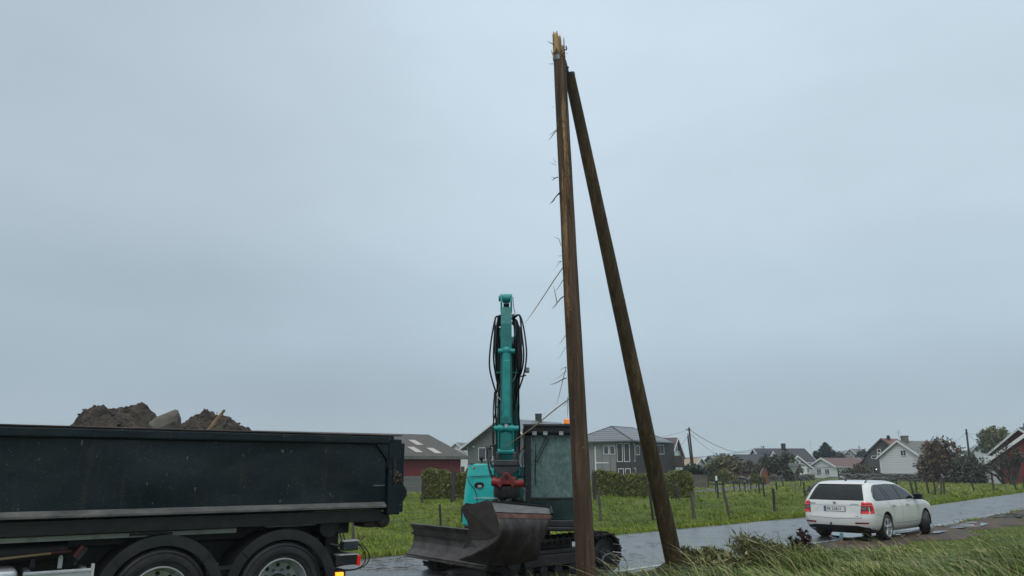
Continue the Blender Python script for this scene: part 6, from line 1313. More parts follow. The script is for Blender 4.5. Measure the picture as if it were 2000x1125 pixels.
# 13 white gabled house
A, B = at(1719.5, 905, 127), at(1801, 905, 121)
root, fac, P, q = house('white_gabled_house', 'white weatherboard gable with one small window above the dark stone wall', A, B, 11, zat(893, 125), zat(862.5, 124), 'gable', 'white_boards', 'slate', ov=.4)
win(root, fac, 'F', 1759.5, 880, 1769, 889.5, 2, 1); panel(root, fac, 'F', 1757, 877.3, 1771, 878.3, 'window_head', M['trim'], .01, .10)
panel(root, fac, 'F', 1719, 925, 1803, 932, 'plinth', M['concrete'], .004, .05, z0=-.2)
chimney(root, P(q['rx'] + .25, 1.4, q['Hr'] - .3), .85, 1.25, 'slate'); ant = MB(); c_ = P(q['rx'] - .3, .8, q['Hr']); ant.tube([c_, c_ + UP*2.0], .025, 5)
for k, l_ in enumerate((.5, .42, .34)): ant.tube([c_ + UP*(1.25 + .2*k) - Vector((l_, 0, 0)), c_ + UP*(1.25 + .2*k) + Vector((l_, 0, 0))], .015, 4)
wb(ant, 'antenna', M['galv'], root)
# 14 red house at the right edge
A, B = at(1943, 900, 104), at(2070, 900, 96)
root, fac, P, q = house('red_house', 'dark red wooden house with broad white bargeboards at the right edge', A, B, 12, zat(884, 103), zat(839, 100), 'gable', 'red_boards_h', 'dark_roof', ov=.55)
A2, B2 = at(1921, 915, 98), at(2150, 915, 89); A2.z = B2.z = 0; f2, W2, a2, d2 = facade(root, A2, B2, 4.5); za, zb = zat(910, 97), zat(841, 93.5); om = 4.6
def P2(x, y, z): return A2 + a2*x + d2*y + UP*z
wb(MB().prism([(1.9, -.3), (W2, -.3), (W2, za), (W2/2, zb - .1), (1.9, za + (zb-za)*1.9/(W2/2) - .1)], lambda x, z: P2(x, 0, z), lambda x, z: P2(x, 5, z)), 'front_wing', M['red_boards_h'], root)
sl = (zb - za) / (W2/2); ov2 = .9
wb(MB().prism([(-ov2, za - ov2*sl), (W2/2, zb), (W2 + ov2, za - ov2*sl), (W2 + ov2, za - ov2*sl + .18), (W2/2, zb + .2), (-ov2, za - ov2*sl + .18)], lambda x, z: P2(x, -.6, z), lambda x, z: P2(x, 5, z)), 'front_roof', M['dark_roof'], root)
wb(MB().prism([(-ov2, za - ov2*sl - .16), (W2/2, zb - .2), (W2 + ov2, za - ov2*sl - .16), (W2 + ov2, za - ov2*sl + .24), (W2/2, zb + .26), (-ov2, za - ov2*sl + .24)], lambda x, z: P2(x, -.69, z), lambda x, z: P2(x, -.62, z)), 'bargeboard', M['trim'], root)
wb(MB().prism([(.1, -.3), (1.9, -.3), (1.9, za + .35), (.1, za - .1)], lambda x, z: P2(x, .4, z), lambda x, z: P2(x, 5, z)), 'white_porch', M['white_boards2'], root)
chimney(root, P(q['rx'] - 1.6, 3.2, q['Hr'] - 1.3), 1.15, 1.75, 'concrete', .5)
# 15 far pale house right
A, B = at(1903, 880, 205), at(1921, 880, 202)
root, fac, P, q = house('white_house', 'far white house with a hooded gable behind the right telegraph pole', A, B, 9, zat(879, 203), zat(870, 203), 'gable', 'white_boards2', 'slate', ov=.4); win(root, fac, 'F', 1906, 875, 1911, 881, 2, frame='gutter')
Aw, Bw = at(1882, 880, 210), at(1903, 880, 206); f2, W2, a2, d2 = facade(root, Vector((Aw.x, Aw.y, 0)), Vector((Bw.x, Bw.y, 0)), 8); hz0, hz1 = zat(881, 205), zat(868, 210)
wb(MB().add([Vector((Aw.x, Aw.y, 0)) + a2*u + d2*v_ + UP*z for u, v_, z in ((0, 0, -.2), (W2, 0, -.2), (W2, 0, hz0), (0, 0, hz0), (0, 4, hz1), (W2, 4, hz1), (0, 8, -.2), (W2, 8, -.2))], [(0,1,2,3), (3,2,5,4), (4,5,7,6), (0,3,4,6), (1,7,5,2), (0,6,7,1)]), 'side_wing', M['slate'], root)
# ============================================================ STREET FURNITURE, POLES, WALLS
def telegraph(px, ytop, ybot, xbot, Y, label, r_=.11, arms=(), second=None):
    b0, b1 = at(xbot, ybot, Y), at(px, ytop, Y); ax_ = (b1 - b0).normalized(); base = b0 + ax_ * ((-.1 - b0.z) / ax_.z); o = empty('telegraph_pole', (base.x, base.y, 0), 0, label, 'telegraph pole', 'telegraph poles among the houses')
    wb(MB().tube([base, b1], [r_, r_*.8], 10), 'shaft', M['dk'], o)
    if second:
        c0, c1 = at(second[2], ybot, Y + .6), at(second[0], second[1], Y + .2); a2 = (c1 - c0).normalized(); wb(MB().tube([c0 + a2 * ((-.1 - c0.z) / a2.z), c1], r_*.72, 8), 'second_shaft', M['dk'], o); wb(MB().tube([c1, b1 + (b0 - b1) * .22], .05, 6), 'brace', M['dk'], o)
    for (x0, y0, x1, y1) in arms: wb(MB().tube([at(x0, y0, Y), at(x1, y1, Y)], .055, 6).ball(at(x0, y0 - 1, Y), .08, 8, 6).ball(at(x1, y1 - 1, Y), .08, 8, 6), 'crossarm', M['dk'], o)
    return o
telegraph(1345.5, 834.5, 912, 1354, 112, 'double telegraph pole in front of the ochre-roofed house', .15, ((1340.5, 839, 1348, 839.5), (1343, 849, 1347, 850)), second=(1343.5, 852, 1351))
telegraph(1491, 871, 905, 1494, 195, 'slim telegraph pole standing before the black tile roof', .14, ((1486.5, 872, 1493, 872.5),))
telegraph(1887, 838, 950, 1900, 100, 'single dark telegraph pole rising from the thicket beside the red house', .13, ((1886, 847, 1889, 846.5),))
def wire(a, b, sag, label, r_=.012, n=24):
    P0, P1 = at(*a), at(*b); pts = [P0.lerp(P1, k/n) - UP * (sag * 4 * (k/n) * (1 - k/n)) for k in range(n+1)]; o = MB().tube(pts, max(r_, .018), 5).build('overhead_wire', M['hose'], None); return tag(o, label, 'wire', 'overhead wires between the telegraph poles')
wire((1348, 840, 112), (1490, 873, 195), 2.2, 'upper slack wire from the double telegraph pole to the slim pole', .04); wire((1348, 847, 112), (1445, 895, 200), 1.6, 'lower slack wire descending from the double pole behind the garden shrubs', .026)
wire((1490, 873, 195), (1290, 897, 130), .5, 'nearly straight wire from the slim pole towards the balcony', .03); wire((1490, 875.5, 195), (1290, 899, 130), .4, 'second nearly straight wire just below it towards the balcony', .03)
wire((1344, 840, 112), (1262, 857, 122), .2, 'wire from the double pole to the grey hipped house roof', .014); wire((1344, 850, 112), (1320, 880, 128), .15, 'short steep wire from the double pole to the white house gable', .010)
wire((1888.5, 846, 100), (1925, 846.5, 140), .2, 'level wire from the dark pole towards the round tree', .014); wire((1889, 848, 100), (1932, 872, 140), .25, 'descending wire from the dark pole into the round tree', .012); wire((1886, 846, 100), (1865, 861, 140), .15, 'wire from the dark pole down to the left', .012); wire((1866, 858, 130), (1874, 866, 118), .1, 'short wire behind the purple tree crown', .010)
for px, y0, y1, Y, lab in ((1559, 864, 905, 200, 'thin mast above the black roof'), (1602, 858.5, 890, 240, 'mast with short arms right of the conifer'),):
    pass
mst = empty('radio_mast', (at(1677.5, 890, 240).x, 240, 0), 0, 'thin radio mast with short arms left of the dark wooden house', 'mast'); c_ = at(1677.5, 869, 240); b = MB().tube([Vector((c_.x, 240, 0)), c_], .09, 6)
for k in range(4): b.tube([c_ + Vector((-.5, 0, -.8 - .6*k)), c_ + Vector((.5, 0, -.8 - .6*k))], .05, 5)
wb(b, 'mast', M['galv'], mst)
mst = empty('flag_pole', (at(1583.5, 890, 190).x, 190, 0), 0, 'slender bare flagpole behind the black roof', 'flagpole'); c_ = at(1583, 863, 190); wb(MB().tube([Vector((c_.x, 190, 0)), c_], .045, 6).ball(c_, .09, 8, 6), 'mast', M['strip'], mst)
# give-way sign, seen from behind
sp = gnd(1554, 967); sg = empty('give_way_sign', sp, 0, 'grey back of a triangular give-way sign on a post by the side track', 'road sign'); t_ = at(1552.3, 905, sp.y)
wb(MB().tube([sp, t_ + UP*.02], .035, 10), 'post', M['galv'], sg)
tri = [at(1538.5, 904.5, sp.y - .05), at(1562.5, 904.5, sp.y - .05), at(1551, 926.5, sp.y - .05)]; cT = (tri[0] + tri[1] + tri[2]) / 3; V = []
for i in range(3):
    p, pn, pp_ = tri[i], tri[(i+1) % 3], tri[i-1]; V += [p + (pp_ - p)*.08, p + (pn - p)*.08]
n = 6; b = MB(); b.v = V + [v - Vector((0, .02, 0)) for v in V]; b.f = [tuple(range(n)), tuple(range(n, 2*n))] + [(k, (k+1) % n, n+(k+1) % n, n+k) for k in range(n)]; wb(b, 'sign_plate', mat('sign_back', (.24, .255, .26), .4, (.19, .20, .205), 4), sg)
wb(MB().bar(at(1544, 911, sp.y - .09), at(1558, 911, sp.y - .09), .03, .03), 'clamp', M['galv'], sg)
# white-capped marker post
mp_ = gnd(1403, 973); mk = empty('marker_post', mp_, 0, 'dark marker post with a white reflector plate by the gravel track', 'marker post'); tp_ = at(1400, 937, mp_.y); wb(MB().bar(mp_ - UP*.05, tp_, .09, .09), 'post', M['dk'], mk); wb(MB().box(at(1399, 934, mp_.y - .05), (.12, .03, .29)), 'reflector_plate', M['trim'], mk, bevel=.01)
# blue-capped stake by the car
bs = gnd(1641, 1066, .05); bsz = zg(bs.x, bs.y); bs = gnd(1641, 1064, bsz); bk_ = empty('wooden_stake', bs, 0, 'short wooden stake with a pale blue painted top behind the car', 'stake'); tb = at(1644, 1041, bs.y); wb(MB().bar(bs - UP*.1, bs.lerp(tb, .5), .07, .06), 'stake', M['split'], bk_); wb(MB().bar(bs.lerp(tb, .5) + UP*.002, tb, .074, .064), 'painted_top', mat('pale_blue_paint', (.10, .27, .36), .5, (.07, .19, .26), 14), bk_, bevel=.004)
# upright half boat
ub = gnd(1494, 943); hb = empty('upright_boat', (at(1494, 930, 92).x, 92, 0), 0, 'orange-brown half boat stood on end as a shelter, beside the yellow bush', 'boat'); b = MB(); prof = []
for k in range(13):
    u = k/12; zt = zat(912.5, 92); z = -.05 + (zt + .05)*u; hw = .72 * (1 - u**2.6) ** .75 if u < 1 else .01; prof.append((max(hw, .01), z))
c_ = Vector((at(1493, 930, 92).x, 92, 0)); yaw = R(28); ca, sa = Vector((math.cos(yaw), math.sin(yaw), 0)), Vector((-math.sin(yaw), math.cos(yaw), 0))
for hw, z in prof:
    for k in range(9): q = R(180 * k / 8); b.v.append(c_ + ca * (hw * math.cos(q)) + sa * (hw * .75 * math.sin(q)) + UP * z)
m9 = 9
for i in range(12):
    for k in range(8): a = i*m9+k; b.f.append((a, a+1, a+m9+1, a+m9))
wb(b, 'hull', mat('boat_hull', (.20, .18, .17), .5), hb, smooth=True)
b = MB()
for hw, z in prof: b.v += [c_ - ca*hw*.98 - sa*.02 + UP*z, c_ + ca*hw*.98 - sa*.02 + UP*z]
b.f = [(2*k, 2*k+1, 2*k+3, 2*k+2) for k in range(12)]; wb(b, 'front_boarding', board_mat('orange_brown_boards', (.20, .062, .025), (.26, .085, .04), .14, 'z'), hb)
b = MB()
for s in (-1, 1): b.tube([c_ + ca*s*hw + sa*-.03 + UP*z for hw, z in prof], .022, 6)
wb(b, 'gunwale', M['galv'], hb)
# board fence by the track
b0, b1 = gnd(1345, 953), gnd(1381, 953); bf = empty('board_fence', (b0+b1)/2, 0, 'grey upright-board fence at the end of the long hedge', 'fence'); n = 18; b = MB(); h_ = 1.22
for k in range(n):
    p = b0.lerp(b1, k/(n-1)); b.box(p + UP*(h_/2 + random.uniform(-.02, .02)), (abs(b1.x-b0.x)/n*.86, .03, h_))
wb(b, 'boards', M['grey_boards_v'] if 0 else mat('grey_fence_boards', (.085, .075, .066), .7, (.14, .125, .11), 4), bf)
b = MB()
for z in (.3, .95): b.bar(b0 + UP*z + Vector((0, .04, 0)), b1 + UP*z + Vector((0, .04, 0)), .04, .09)
wb(b, 'rails', M['dk'], bf)
# second, lower plank fence stretch with a barrier in front of the garden
b0, b1 = gnd(1384, 953), gnd(1412, 953); bf = empty('plank_barrier', (b0+b1)/2, 0, 'dark plank barrier between the board fence and the white-capped post', 'fence'); b = MB()
for z in (.35, .7): b.bar(b0 + UP*z, b1 + UP*z, .04, .14)
wb(b, 'planks', M['dark_boards'], bf); b = MB()
for u in (0, .5, 1): b.box(b0.lerp(b1, u) + UP*.45 + Vector((0, .06, 0)), (.09, .09, .9))
wb(b, 'post', M['dk'], bf)
# dry stone wall along the far side of the field
sw_m = mat('stone_wall_stones', (.050, .048, .044), .8, (.14, .135, .12), 1.6, bump=.6, bscale=8, lo=.4, hi=.62)
def stonewall(name, a, b_, h, label, seed, n=220):
    r_ = random.Random(seed); m_ = MB(); d = b_ - a; L = d.length
    for k in range(n):
        u = r_.random(); lay = r_.random(); s_ = r_.uniform(.14, .32); p = a.lerp(b_, u) + Vector((r_.uniform(-.12, .12), r_.uniform(-.22, .05), lay * h)); m_.ball(p, (s_*r_.uniform(.9, 1.5), s_, s_*r_.uniform(.55, .9)), 6, 4)
    m_.bar(a + UP*(h*.45) + Vector((0, .15, 0)), b_ + UP*(h*.45) + Vector((0, .15, 0)), .5, h*.9)
    o = m_.build(name, sw_m, None); return tag(o, label, 'stone wall')
stonewall('stone_wall', gnd(1640, 939), gnd(1815, 941), .95, 'dark dry-stone wall below the white gabled house', 1, 380)
stonewall('stone_wall', gnd(1420, 946), gnd(1486, 946), .75, 'low pale stone wall beneath the reddish garden hedge', 2, 130)
stonewall('stone_wall', gnd(1506, 941), gnd(1590, 939), .85, 'dark stone wall in front of the garden trees, left of the give-way sign', 3, 230)
# ============================================================ FENCE POSTS: every post a thing
post_ms = [mat('weathered_post', (.060, .050, .042), .75, (.115, .10, .085), 7, stretch=(1, 1, .2)), mat('dark_post', (.022, .020, .018), .75, (.055, .050, .044), 7, stretch=(1, 1, .2))]
def fpost(xt, yt, xb, yb, w_, label, group='wooden fence posts round the field', dark=0, cap=False):
    g = gnd(xb, yb); g = gnd(xb, yb, zg(g.x, g.y)); t = at(xt, yt, g.y - .02); wm = w_ * .86 * g.y / 1521; d = (t - g).normalized(); n = 7; b = MB(); ph = random.uniform(0, 6)
    path = [g - d*.15 + (t + d*.15*0 - g + d*.15) * (k/(n-1)) + Vector((.004*math.sin(k*1.9+ph), .004*math.cos(k*2.3+ph), 0)) for k in range(n)]
    b.tube(path, [wm*.52*(1 + .06*math.sin(k*2.7+ph)) for k in range(n)], 9); o = b.build('fence_post', post_ms[dark], None, smooth=True, ang=50)
    return tag(o, label, 'fence post', group)
for a in ((689.5, 1003, 689.5, 1062, 7, 'square wooden post seen under the truck container tail', 0), (859, 985, 861, 1037, 5, 'slim post in the grass left of the excavator bucket', 1), (826, 930, 825, 976, 5, 'dark post at the left end of the hedge by the barn', 1), (886, 921, 884, 979, 10, 'thick gnarled post before the hedge beside the turquoise engine cover', 1),
 (1161, 921, 1162, 977, 9, 'thick dark post at the left end of the long hedge', 1), (1169, 959, 1174, 1019, 6, 'tall post just right of the broken pole', 0), (1267, 945, 1276, 1019, 6, 'post half hidden at the left of the leaning strut pole', 1), (1322, 947, 1324, 977, 9, 'short stout post against the long hedge right of the strut', 1), (1351, 960, 1356, 1014, 7.5, 'stout post in the grass first right of the strut', 0), (1412, 952, 1425, 1008, 6, 'post leaning far to the left in the meadow', 0), (1510, 954, 1513, 999, 6, 'lone upright post with grass tuft left of the car', 1)): fpost(*a[:5], a[5], dark=a[6])
small = ((1397, 951, 1399, 964), (1411, 938, 1415, 962), (1432, 940, 1435, 962), (1444, 943, 1446, 959), (1454, 941, 1456, 964), (1466, 944, 1467, 958), (1477, 938, 1478, 953), (1481, 938, 1484, 965), (1490, 943, 1493, 971), (1494, 934, 1495, 950), (1516, 941, 1518, 966), (1529, 940, 1530, 952), (1569, 942, 1573, 972), (1580, 949, 1584, 977), (1599, 941, 1602, 955), (1563, 934, 1564, 950))
for k, a in enumerate(small):
    nb_ = ('beside the white-capped marker', 'crossed by the leaning meadow post', 'nearest below the reddish hedge', 'thin, mid-field below the reddish hedge', 'taller, below the low pale stone wall', 'thin, at the end of the low pale stone wall', 'thin, under the yellow bush', 'thick, just left of the upright boat', 'thick, in front of the upright boat', 'thin, touching the upright boat base', 'dark, between the upright boat and the give-way sign', 'small, close to the give-way sign', 'dark, right of the give-way sign at the diagonal rail', 'dark, directly left of the car', 'small, at the upper end of the diagonal rail', 'faint, by the stone wall behind the give-way sign')[k]
    fpost(*a, 3.6 if k in (7, 8, 10, 12, 13) else 2.4, 'distant field post, ' + nb_, 'small fence posts in the middle distance', 1)
right = ((1733, 936, 1736, 950, 'behind the front of the car roof'), (1743, 936, 1746, 950, 'just above the right car roof rail'), (1749, 935, 1753, 955, 'above the car windscreen pillar'), (1777, 937, 1784, 968, 'left of a close pair right of the car'), (1787, 937, 1792, 970, 'right of a close pair right of the car'), (1809, 940, 1815, 967, 'midway between the car and the braced corner post'), (1822, 930, 1828, 967, 'grey, left leg of the braced corner'), (1842, 934, 1845, 966, 'behind the braced corner post'), (1896, 934, 1903, 962, 'alone below the dark thicket'), (1937, 926, 1941, 958, 'tallest, below the bare garden tree'), (1979, 930, 1984, 957, 'last before the right edge'), (1998, 930, 2001, 956, 'at the very right edge'))
for a in right: fpost(*a[:4], 3.6, 'far roadside field post, ' + a[4], 'fence posts along the far roadside', 1)
g0 = gnd(1838, 966); cn = empty('braced_corner_post', g0, 0, 'grey corner post with two diagonal braces in the roadside fence', 'fence post'); t0_ = at(1838.5, 930, g0.y); wb(MB().tube([g0 - UP*.1, t0_], [.07, .06], 10), 'post', post_ms[0], cn)
for px in (1826, 1846): g1 = gnd(px, 966.5); wb(MB().tube([Vector((g1.x, g0.y, 0)), g0.lerp(t0_, .8)], .045, 8), 'brace', post_ms[0], cn)
r0, r1 = gnd(1570, 966), gnd(1602, 966); dr = MB().bar(at(1571, 961.5, r0.y), at(1602, 941, r0.y + 4), .16, .14).build('diagonal_rail', post_ms[1], None); tag(dr, 'weathered diagonal rail resting between posts left of the car roof', 'rail')
# white bench-like boards by the cottage
for (x0, y0, x1, y1, Y, lab, nm) in ((1582, 928.5, 1598, 932, 118, 'white board lying on the wall before the cottage', 'white_board'), (1642, 930.5, 1650, 934.5, 112, 'white sheet lying on the wall right of the cottage', 'white_sheet')):
    o = MB().bar(at(x0, y0, Y), at(x1, y1, Y), .5, .12).build(nm, M['trim'], None, bevel=.02); tag(o, lab, 'board')
# ============================================================ VEGETATION
def leaf_cloud(centres, per, spread, size, rg, flat=.6, aspect=1.6):
    C = np.repeat(np.asarray(centres), per, axis=0); n = len(C); sp_ = np.repeat(np.asarray(spread).reshape(-1, 1) if np.ndim(spread) else np.full((len(centres), 1), spread), per, axis=0)
    d = rg.normal(size=(n, 3)); d /= np.linalg.norm(d, axis=1)[:, None]; Pp = C + d * sp_ * (rg.random((n, 1)) ** .45)
    a = rg.normal(size=(n, 3)); a /= np.linalg.norm(a, axis=1)[:, None]; b = np.cross(a, rg.normal(size=(n, 3))); b /= np.linalg.norm(b, axis=1)[:, None]
    s_ = size * (.55 + .9 * rg.random((n, 1))); a *= s_ * aspect * .5; b *= s_ * .5
    V = np.stack([Pp - a, Pp + b*.8, Pp + a, Pp - b*.8], 1).reshape(-1, 3); F = np.arange(4*n).reshape(-1, 4)
    t = np.clip(np.repeat(rg.random(len(centres)) * .6, per) + rg.random(n) * .45, 0, 1); return V, F, np.repeat(t, 4)
LM = {'hedge': tint_mat('hedge_leaves', ((0, (0.072, 0.081, 0.021)), (.5, (0.124, 0.140, 0.034)), (1, (0.260, 0.260, 0.078)))),
 'dark': tint_mat('dark_garden_leaves', ((0, (0.025, 0.030, 0.019)), (.5, (0.065, 0.073, 0.045)), (1, (0.144, 0.150, 0.094)))),
 'olive': tint_mat('olive_leaves', ((0, (0.045, 0.048, 0.022)), (.5, (0.110, 0.112, 0.053)), (1, (0.213, 0.206, 0.106)))),
 'green': tint_mat('deep_green_leaves', ((0, (0.014, 0.031, 0.017)), (.5, (0.034, 0.065, 0.034)), (1, (0.072, 0.120, 0.060)))),
 'copper': tint_mat('autumn_purple_leaves', ((0, (0.038, 0.023, 0.017)), (.40, (0.096, 0.056, 0.041)), (.72, (0.126, 0.106, 0.046)), (1, (0.240, 0.132, 0.090)))),
 'lime': tint_mat('yellow_green_leaves', ((0, (0.052, 0.057, 0.016)), (.5, (0.121, 0.132, 0.039)), (1, (0.230, 0.224, 0.081)))),
 'rust': tint_mat('rusty_hedge_leaves', ((0, (.05, .022, .012)), (.5, (.095, .045, .024)), (1, (.16, .10, .05)))),
 'conifer': tint_mat('conifer_needles', ((0, (0.014, 0.023, 0.021)), (.5, (0.030, 0.046, 0.039)), (1, (0.057, 0.081, 0.067)))),
 'brown': tint_mat('dry_shrub_leaves', ((0, (0.043, 0.038, 0.024)), (.5, (0.095, 0.084, 0.051)), (1, (0.176, 0.155, 0.088))))}
bark = mat('tree_bark', (.030, .024, .019), .85, (.06, .052, .044), 8, bump=.6)
def crown(root, parts, n_cl, per, size, lm, rg, spread=.45, hull=.75):
    """parts: list of ellipsoids (centre, radii) in world space"""
    cs = []; tot = sum(r[0]*r[1]*r[2] for _, r in parts)
    for c, r in parts:
        k = max(4, int(n_cl * r[0]*r[1]*r[2] / tot)); d = rg.normal(size=(k, 3)); d /= np.linalg.norm(d, axis=1)[:, None]; rad = hull + (1.08 - hull) * rg.random((k, 1)); rad[: k // 4] *= .55; cs.append(np.array(c) + d * rad * np.array(r))
    cs = np.concatenate(cs); V, F, t = leaf_cloud(cs, per, spread * (.6 + .8 * rg.random(len(cs))), size, rg)
    V[:, 2] = np.maximum(V[:, 2], .03); V -= np.array(root.location)
    return fast('crown', V, F, m=LM[lm], tint=t, parent=root)
def limbs(root, base, tops, r_=.14, name='trunk'):
    b = MB(); fork = base + UP * (min(t.z for t in tops) - base.z) * .35
    b.tube([base - UP*.1, base.lerp(fork, .5), fork], [r_, r_*.85, r_*.7], 8)
    for t in tops:
        m_ = fork.lerp(t, .5) + Vector((random.uniform(-.2, .2), random.uniform(-.2, .2), random.uniform(0, .3))); b.tube([fork, m_, t], [r_*.55, r_*.38, r_*.15], 6)
        for _ in range(4):
            s_ = m_.lerp(t, random.random()); l_ = (t - fork).length * .35; b.tube([s_, s_ + Vector((random.uniform(-l_, l_), random.uniform(-l_, l_), random.uniform(.1, l_)))], [r_*.16, r_*.05], 4)
    return wb(b, name, bark, root)
seedc = [100]
def tree(name, label, cat_, px, Y, ells, lm, n_cl=90, per=26, size=.28, spread=.5, trunk=.14, group=None, hull=.75):
    """ells: (px, py, rx px, ry px) ellipses at distance Y"""
    seedc[0] += 1; rg = np.random.default_rng(seedc[0]); base = Vector((at(px, 915, Y).x, Y, 0)); root = empty(name, base, 0, label, cat_, group); k = Y / 1521; parts = []; tops = []
    for ex_, ey_, rx, ry in ells: c = at(ex_, ey_, Y + random.uniform(-.5, .5)); parts.append((tuple(c), (rx*k, rx*k*.8, ry*k))); tops.append(c + UP*ry*k*.5)
    limbs(root, base, tops[:6], trunk); crown(root, parts, n_cl, per, size, lm, rg, spread, hull); return root
def hedge(name, label, xl, xr, ybase, ytop, dep, lm, n, size, lumps=.12, cat_='hedge'):
    seedc[0] += 1; rg = np.random.default_rng(seedc[0]); a, b_ = gnd(xl, ybase), gnd(xr, ybase); h = at((xl+xr)/2, ytop, (a.y+b_.y)/2).z; base = (a + b_)/2; root = empty(name, (base.x, base.y, 0), 0, label, cat_)
    u = rg.random(n); L = (b_ - a).length; w_ = rg.random(n)*2 - 1; sh = rg.random(n); top_ = h * (1 + lumps * (np.sin(u*L*1.1 + 1) * .4 + np.sin(u*L*2.7) * .3 + np.sin(u*L*6.1)*.2))
    face = rg.integers(0, 5, n); z = np.where(face < 2, top_ - .18*rg.random(n)**2, top_*sh); yv = np.where(face < 2, dep*w_/2, np.where(face == 2, dep/2, -dep/2) + (rg.random(n) - .4)*.16); roundc = np.clip((z/top_ - .75)/.25, 0, 1); yv = np.where(face >= 2, yv * (1 - .3*roundc**2), yv)
    endt = rg.random(n) < .10; u = np.where(endt, np.where(rg.random(n) < .5, 0, 1) + (rg.random(n) - .5)*.02, u); z = np.where(endt, top_*sh, z); yv = np.where(endt, dep*w_/2, yv)
    cs = np.column_stack([a.x + (b_.x - a.x)*u, a.y + (b_.y - a.y)*u + yv + .12*np.sin(u*L*3)*lumps/.12*.3, z]); V, F, t = leaf_cloud(cs, 3, .10 + size*.4, size, rg); V[:, 2] = np.maximum(V[:, 2], .02); V -= np.array(root.location)
    fast('leaves', V, F, m=LM[lm], tint=t, parent=root)
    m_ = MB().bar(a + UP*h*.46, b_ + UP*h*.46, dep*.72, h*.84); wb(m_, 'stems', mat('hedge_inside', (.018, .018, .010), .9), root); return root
hedge('hedge', 'clipped hedge in front of the red barn, left of the excavator', 829, 912, 976, 926, 1.6, 'hedge', 14000, .085, .2)
hedge('hedge', 'long clipped hedge below the grey houses, behind the two poles', 1163, 1346, 970, 928, 1.8, 'hedge', 24000, .09, .22)
hedge('hedge', 'rusty red-leaved hedge over the low pale stone wall', 1424, 1478, 944, 930, 1.6, 'rust', 5000, .18, .25)
hedge('hedge', 'small yellow-green bush row left of the upright boat', 1468, 1489, 946, 932, 1.4, 'lime', 3000, .14, .2)
tree('garden_shrub', 'rounded green shrub between the hedge end and the double telegraph pole', 'shrub', 1354, 78, ((1354, 920, 18, 10), (1364, 926, 12, 9), (1344, 925, 12, 9)), 'green', 70, 26, .18, .35, .08)
tree('garden_shrub', 'pale olive willow shrub left of the black-roofed house', 'shrub', 1415, 105, ((1400, 918, 20, 20), (1418, 906, 20, 16), (1434, 910, 14, 20), (1385, 925, 12, 12)), 'olive', 130, 26, .22, .55, .10)
tree('garden_shrub', 'dark olive shrub in front of the black roof', 'shrub', 1455, 100, ((1445, 922, 22, 16), (1462, 914, 14, 14), (1430, 926, 16, 14)), 'brown', 90, 26, .22, .5, .1)
tree('garden_tree', 'dark broad tree covering the black-roofed house, behind the upright boat', 'tree', 1520, 112, ((1500, 915, 22, 20), (1525, 908, 22, 22), (1543, 915, 18, 22), (1483, 922, 18, 14)), 'dark', 190, 26, .26, .6, .16)
tree('garden_tree', 'thin dark tree beside the give-way sign', 'tree', 1562, 118, ((1556, 922, 12, 12), (1545, 926, 12, 10)), 'dark', 40, 22, .22, .5, .1)
tree('garden_shrub', 'pale grass-like shrub below the telegraph wire', 'shrub', 1412, 84, ((1413, 928, 12, 9), (1424, 933, 12, 6)), 'lime', 40, 24, .18, .3, .06)
# conifer: tiers of drooping boughs
def conifer(px, Y, ytop, ybot, halfw, label, seed, n=44):
    rg = np.random.default_rng(seed); base = Vector((at(px, 915, Y).x, Y, 0)); root = empty('conifer_tree', base, 0, label, 'tree'); z1, z0 = at(px, ytop, Y).z, at(px, ybot, Y).z; cs = []; k_ = Y/1521; b = MB().tube([base, base + UP*(z1)], [.22, .03], 8)
    for i in range(n):
        u = i/(n-1); z = z0 + (z1 - z0)*u; L = halfw*k_*(1 - u)**.75*rg.uniform(.7, 1.1) + .1; a = i*2.4 + rg.uniform(-.3, .3); tip = base + Vector((L*math.cos(a), L*.8*math.sin(a), z - base.z + L*.18)); b.tube([base + UP*(z - .1), tip], [.05, .01], 4)
        for j in range(4): f = (j+1)/4; cs.append(tuple((base + UP*(z-.1)).lerp(tip, f) + Vector((0, 0, -.08))))
    wb(b, 'trunk', bark, root); V, F, t = leaf_cloud(cs, 16, .24, .24, rg, aspect=3.0); V -= np.array(root.location); fast('crown', V, F, m=LM['conifer'], tint=t, parent=root)
conifer(1616, 175, 866, 908, 26, 'tall dark conifer on the skyline behind the red-roofed cottage', 5, 60)
conifer(1596, 185, 882, 905, 12, 'small grey-green conifer left of the tall one', 6, 24)
tree('garden_tree', 'low dark tree right of the tall conifer before the far pale house', 'tree', 1632, 185, ((1628, 893, 12, 12), (1640, 896, 12, 8)), 'conifer', 50, 22, .35, .7, .12)
tree('garden_tree', 'small dark tree at the left of the dark wooden house roof', 'tree', 1683, 200, ((1683, 888, 9, 7),), 'conifer', 30, 22, .35, .6, .1)
tree('garden_shrub', 'brown hedge-like shrub in front of the black-roofed white house', 'shrub', 1672, 128, ((1660, 924, 16, 8), (1680, 920, 14, 10), (1692, 924, 10, 8)), 'brown', 80, 24, .22, .45, .08)
tree('garden_tree', 'broad autumn tree with purple-brown leaves right of the white gable', 'tree', 1845, 101, ((1838, 872, 22, 18), (1820, 890, 22, 22), (1858, 888, 22, 22), (1840, 908, 36, 26), (1812, 912, 18, 22), (1875, 905, 16, 26), (1845, 930, 34, 14)), 'copper', 330, 26, .22, .5, .2)
tree('garden_tree', 'low purple-leaved shrub branch leaning over the white gable corner', 'shrub', 1803, 105, ((1797, 905, 9, 8), (1806, 925, 12, 12)), 'copper', 26, 18, .2, .45, .08)
tree('thicket', 'dark thicket round the right telegraph pole', 'shrub', 1895, 97, ((1885, 915, 22, 24), (1905, 915, 20, 24), (1890, 933, 34, 12), (1918, 925, 12, 16)), 'dark', 200, 24, .22, .5, .12)
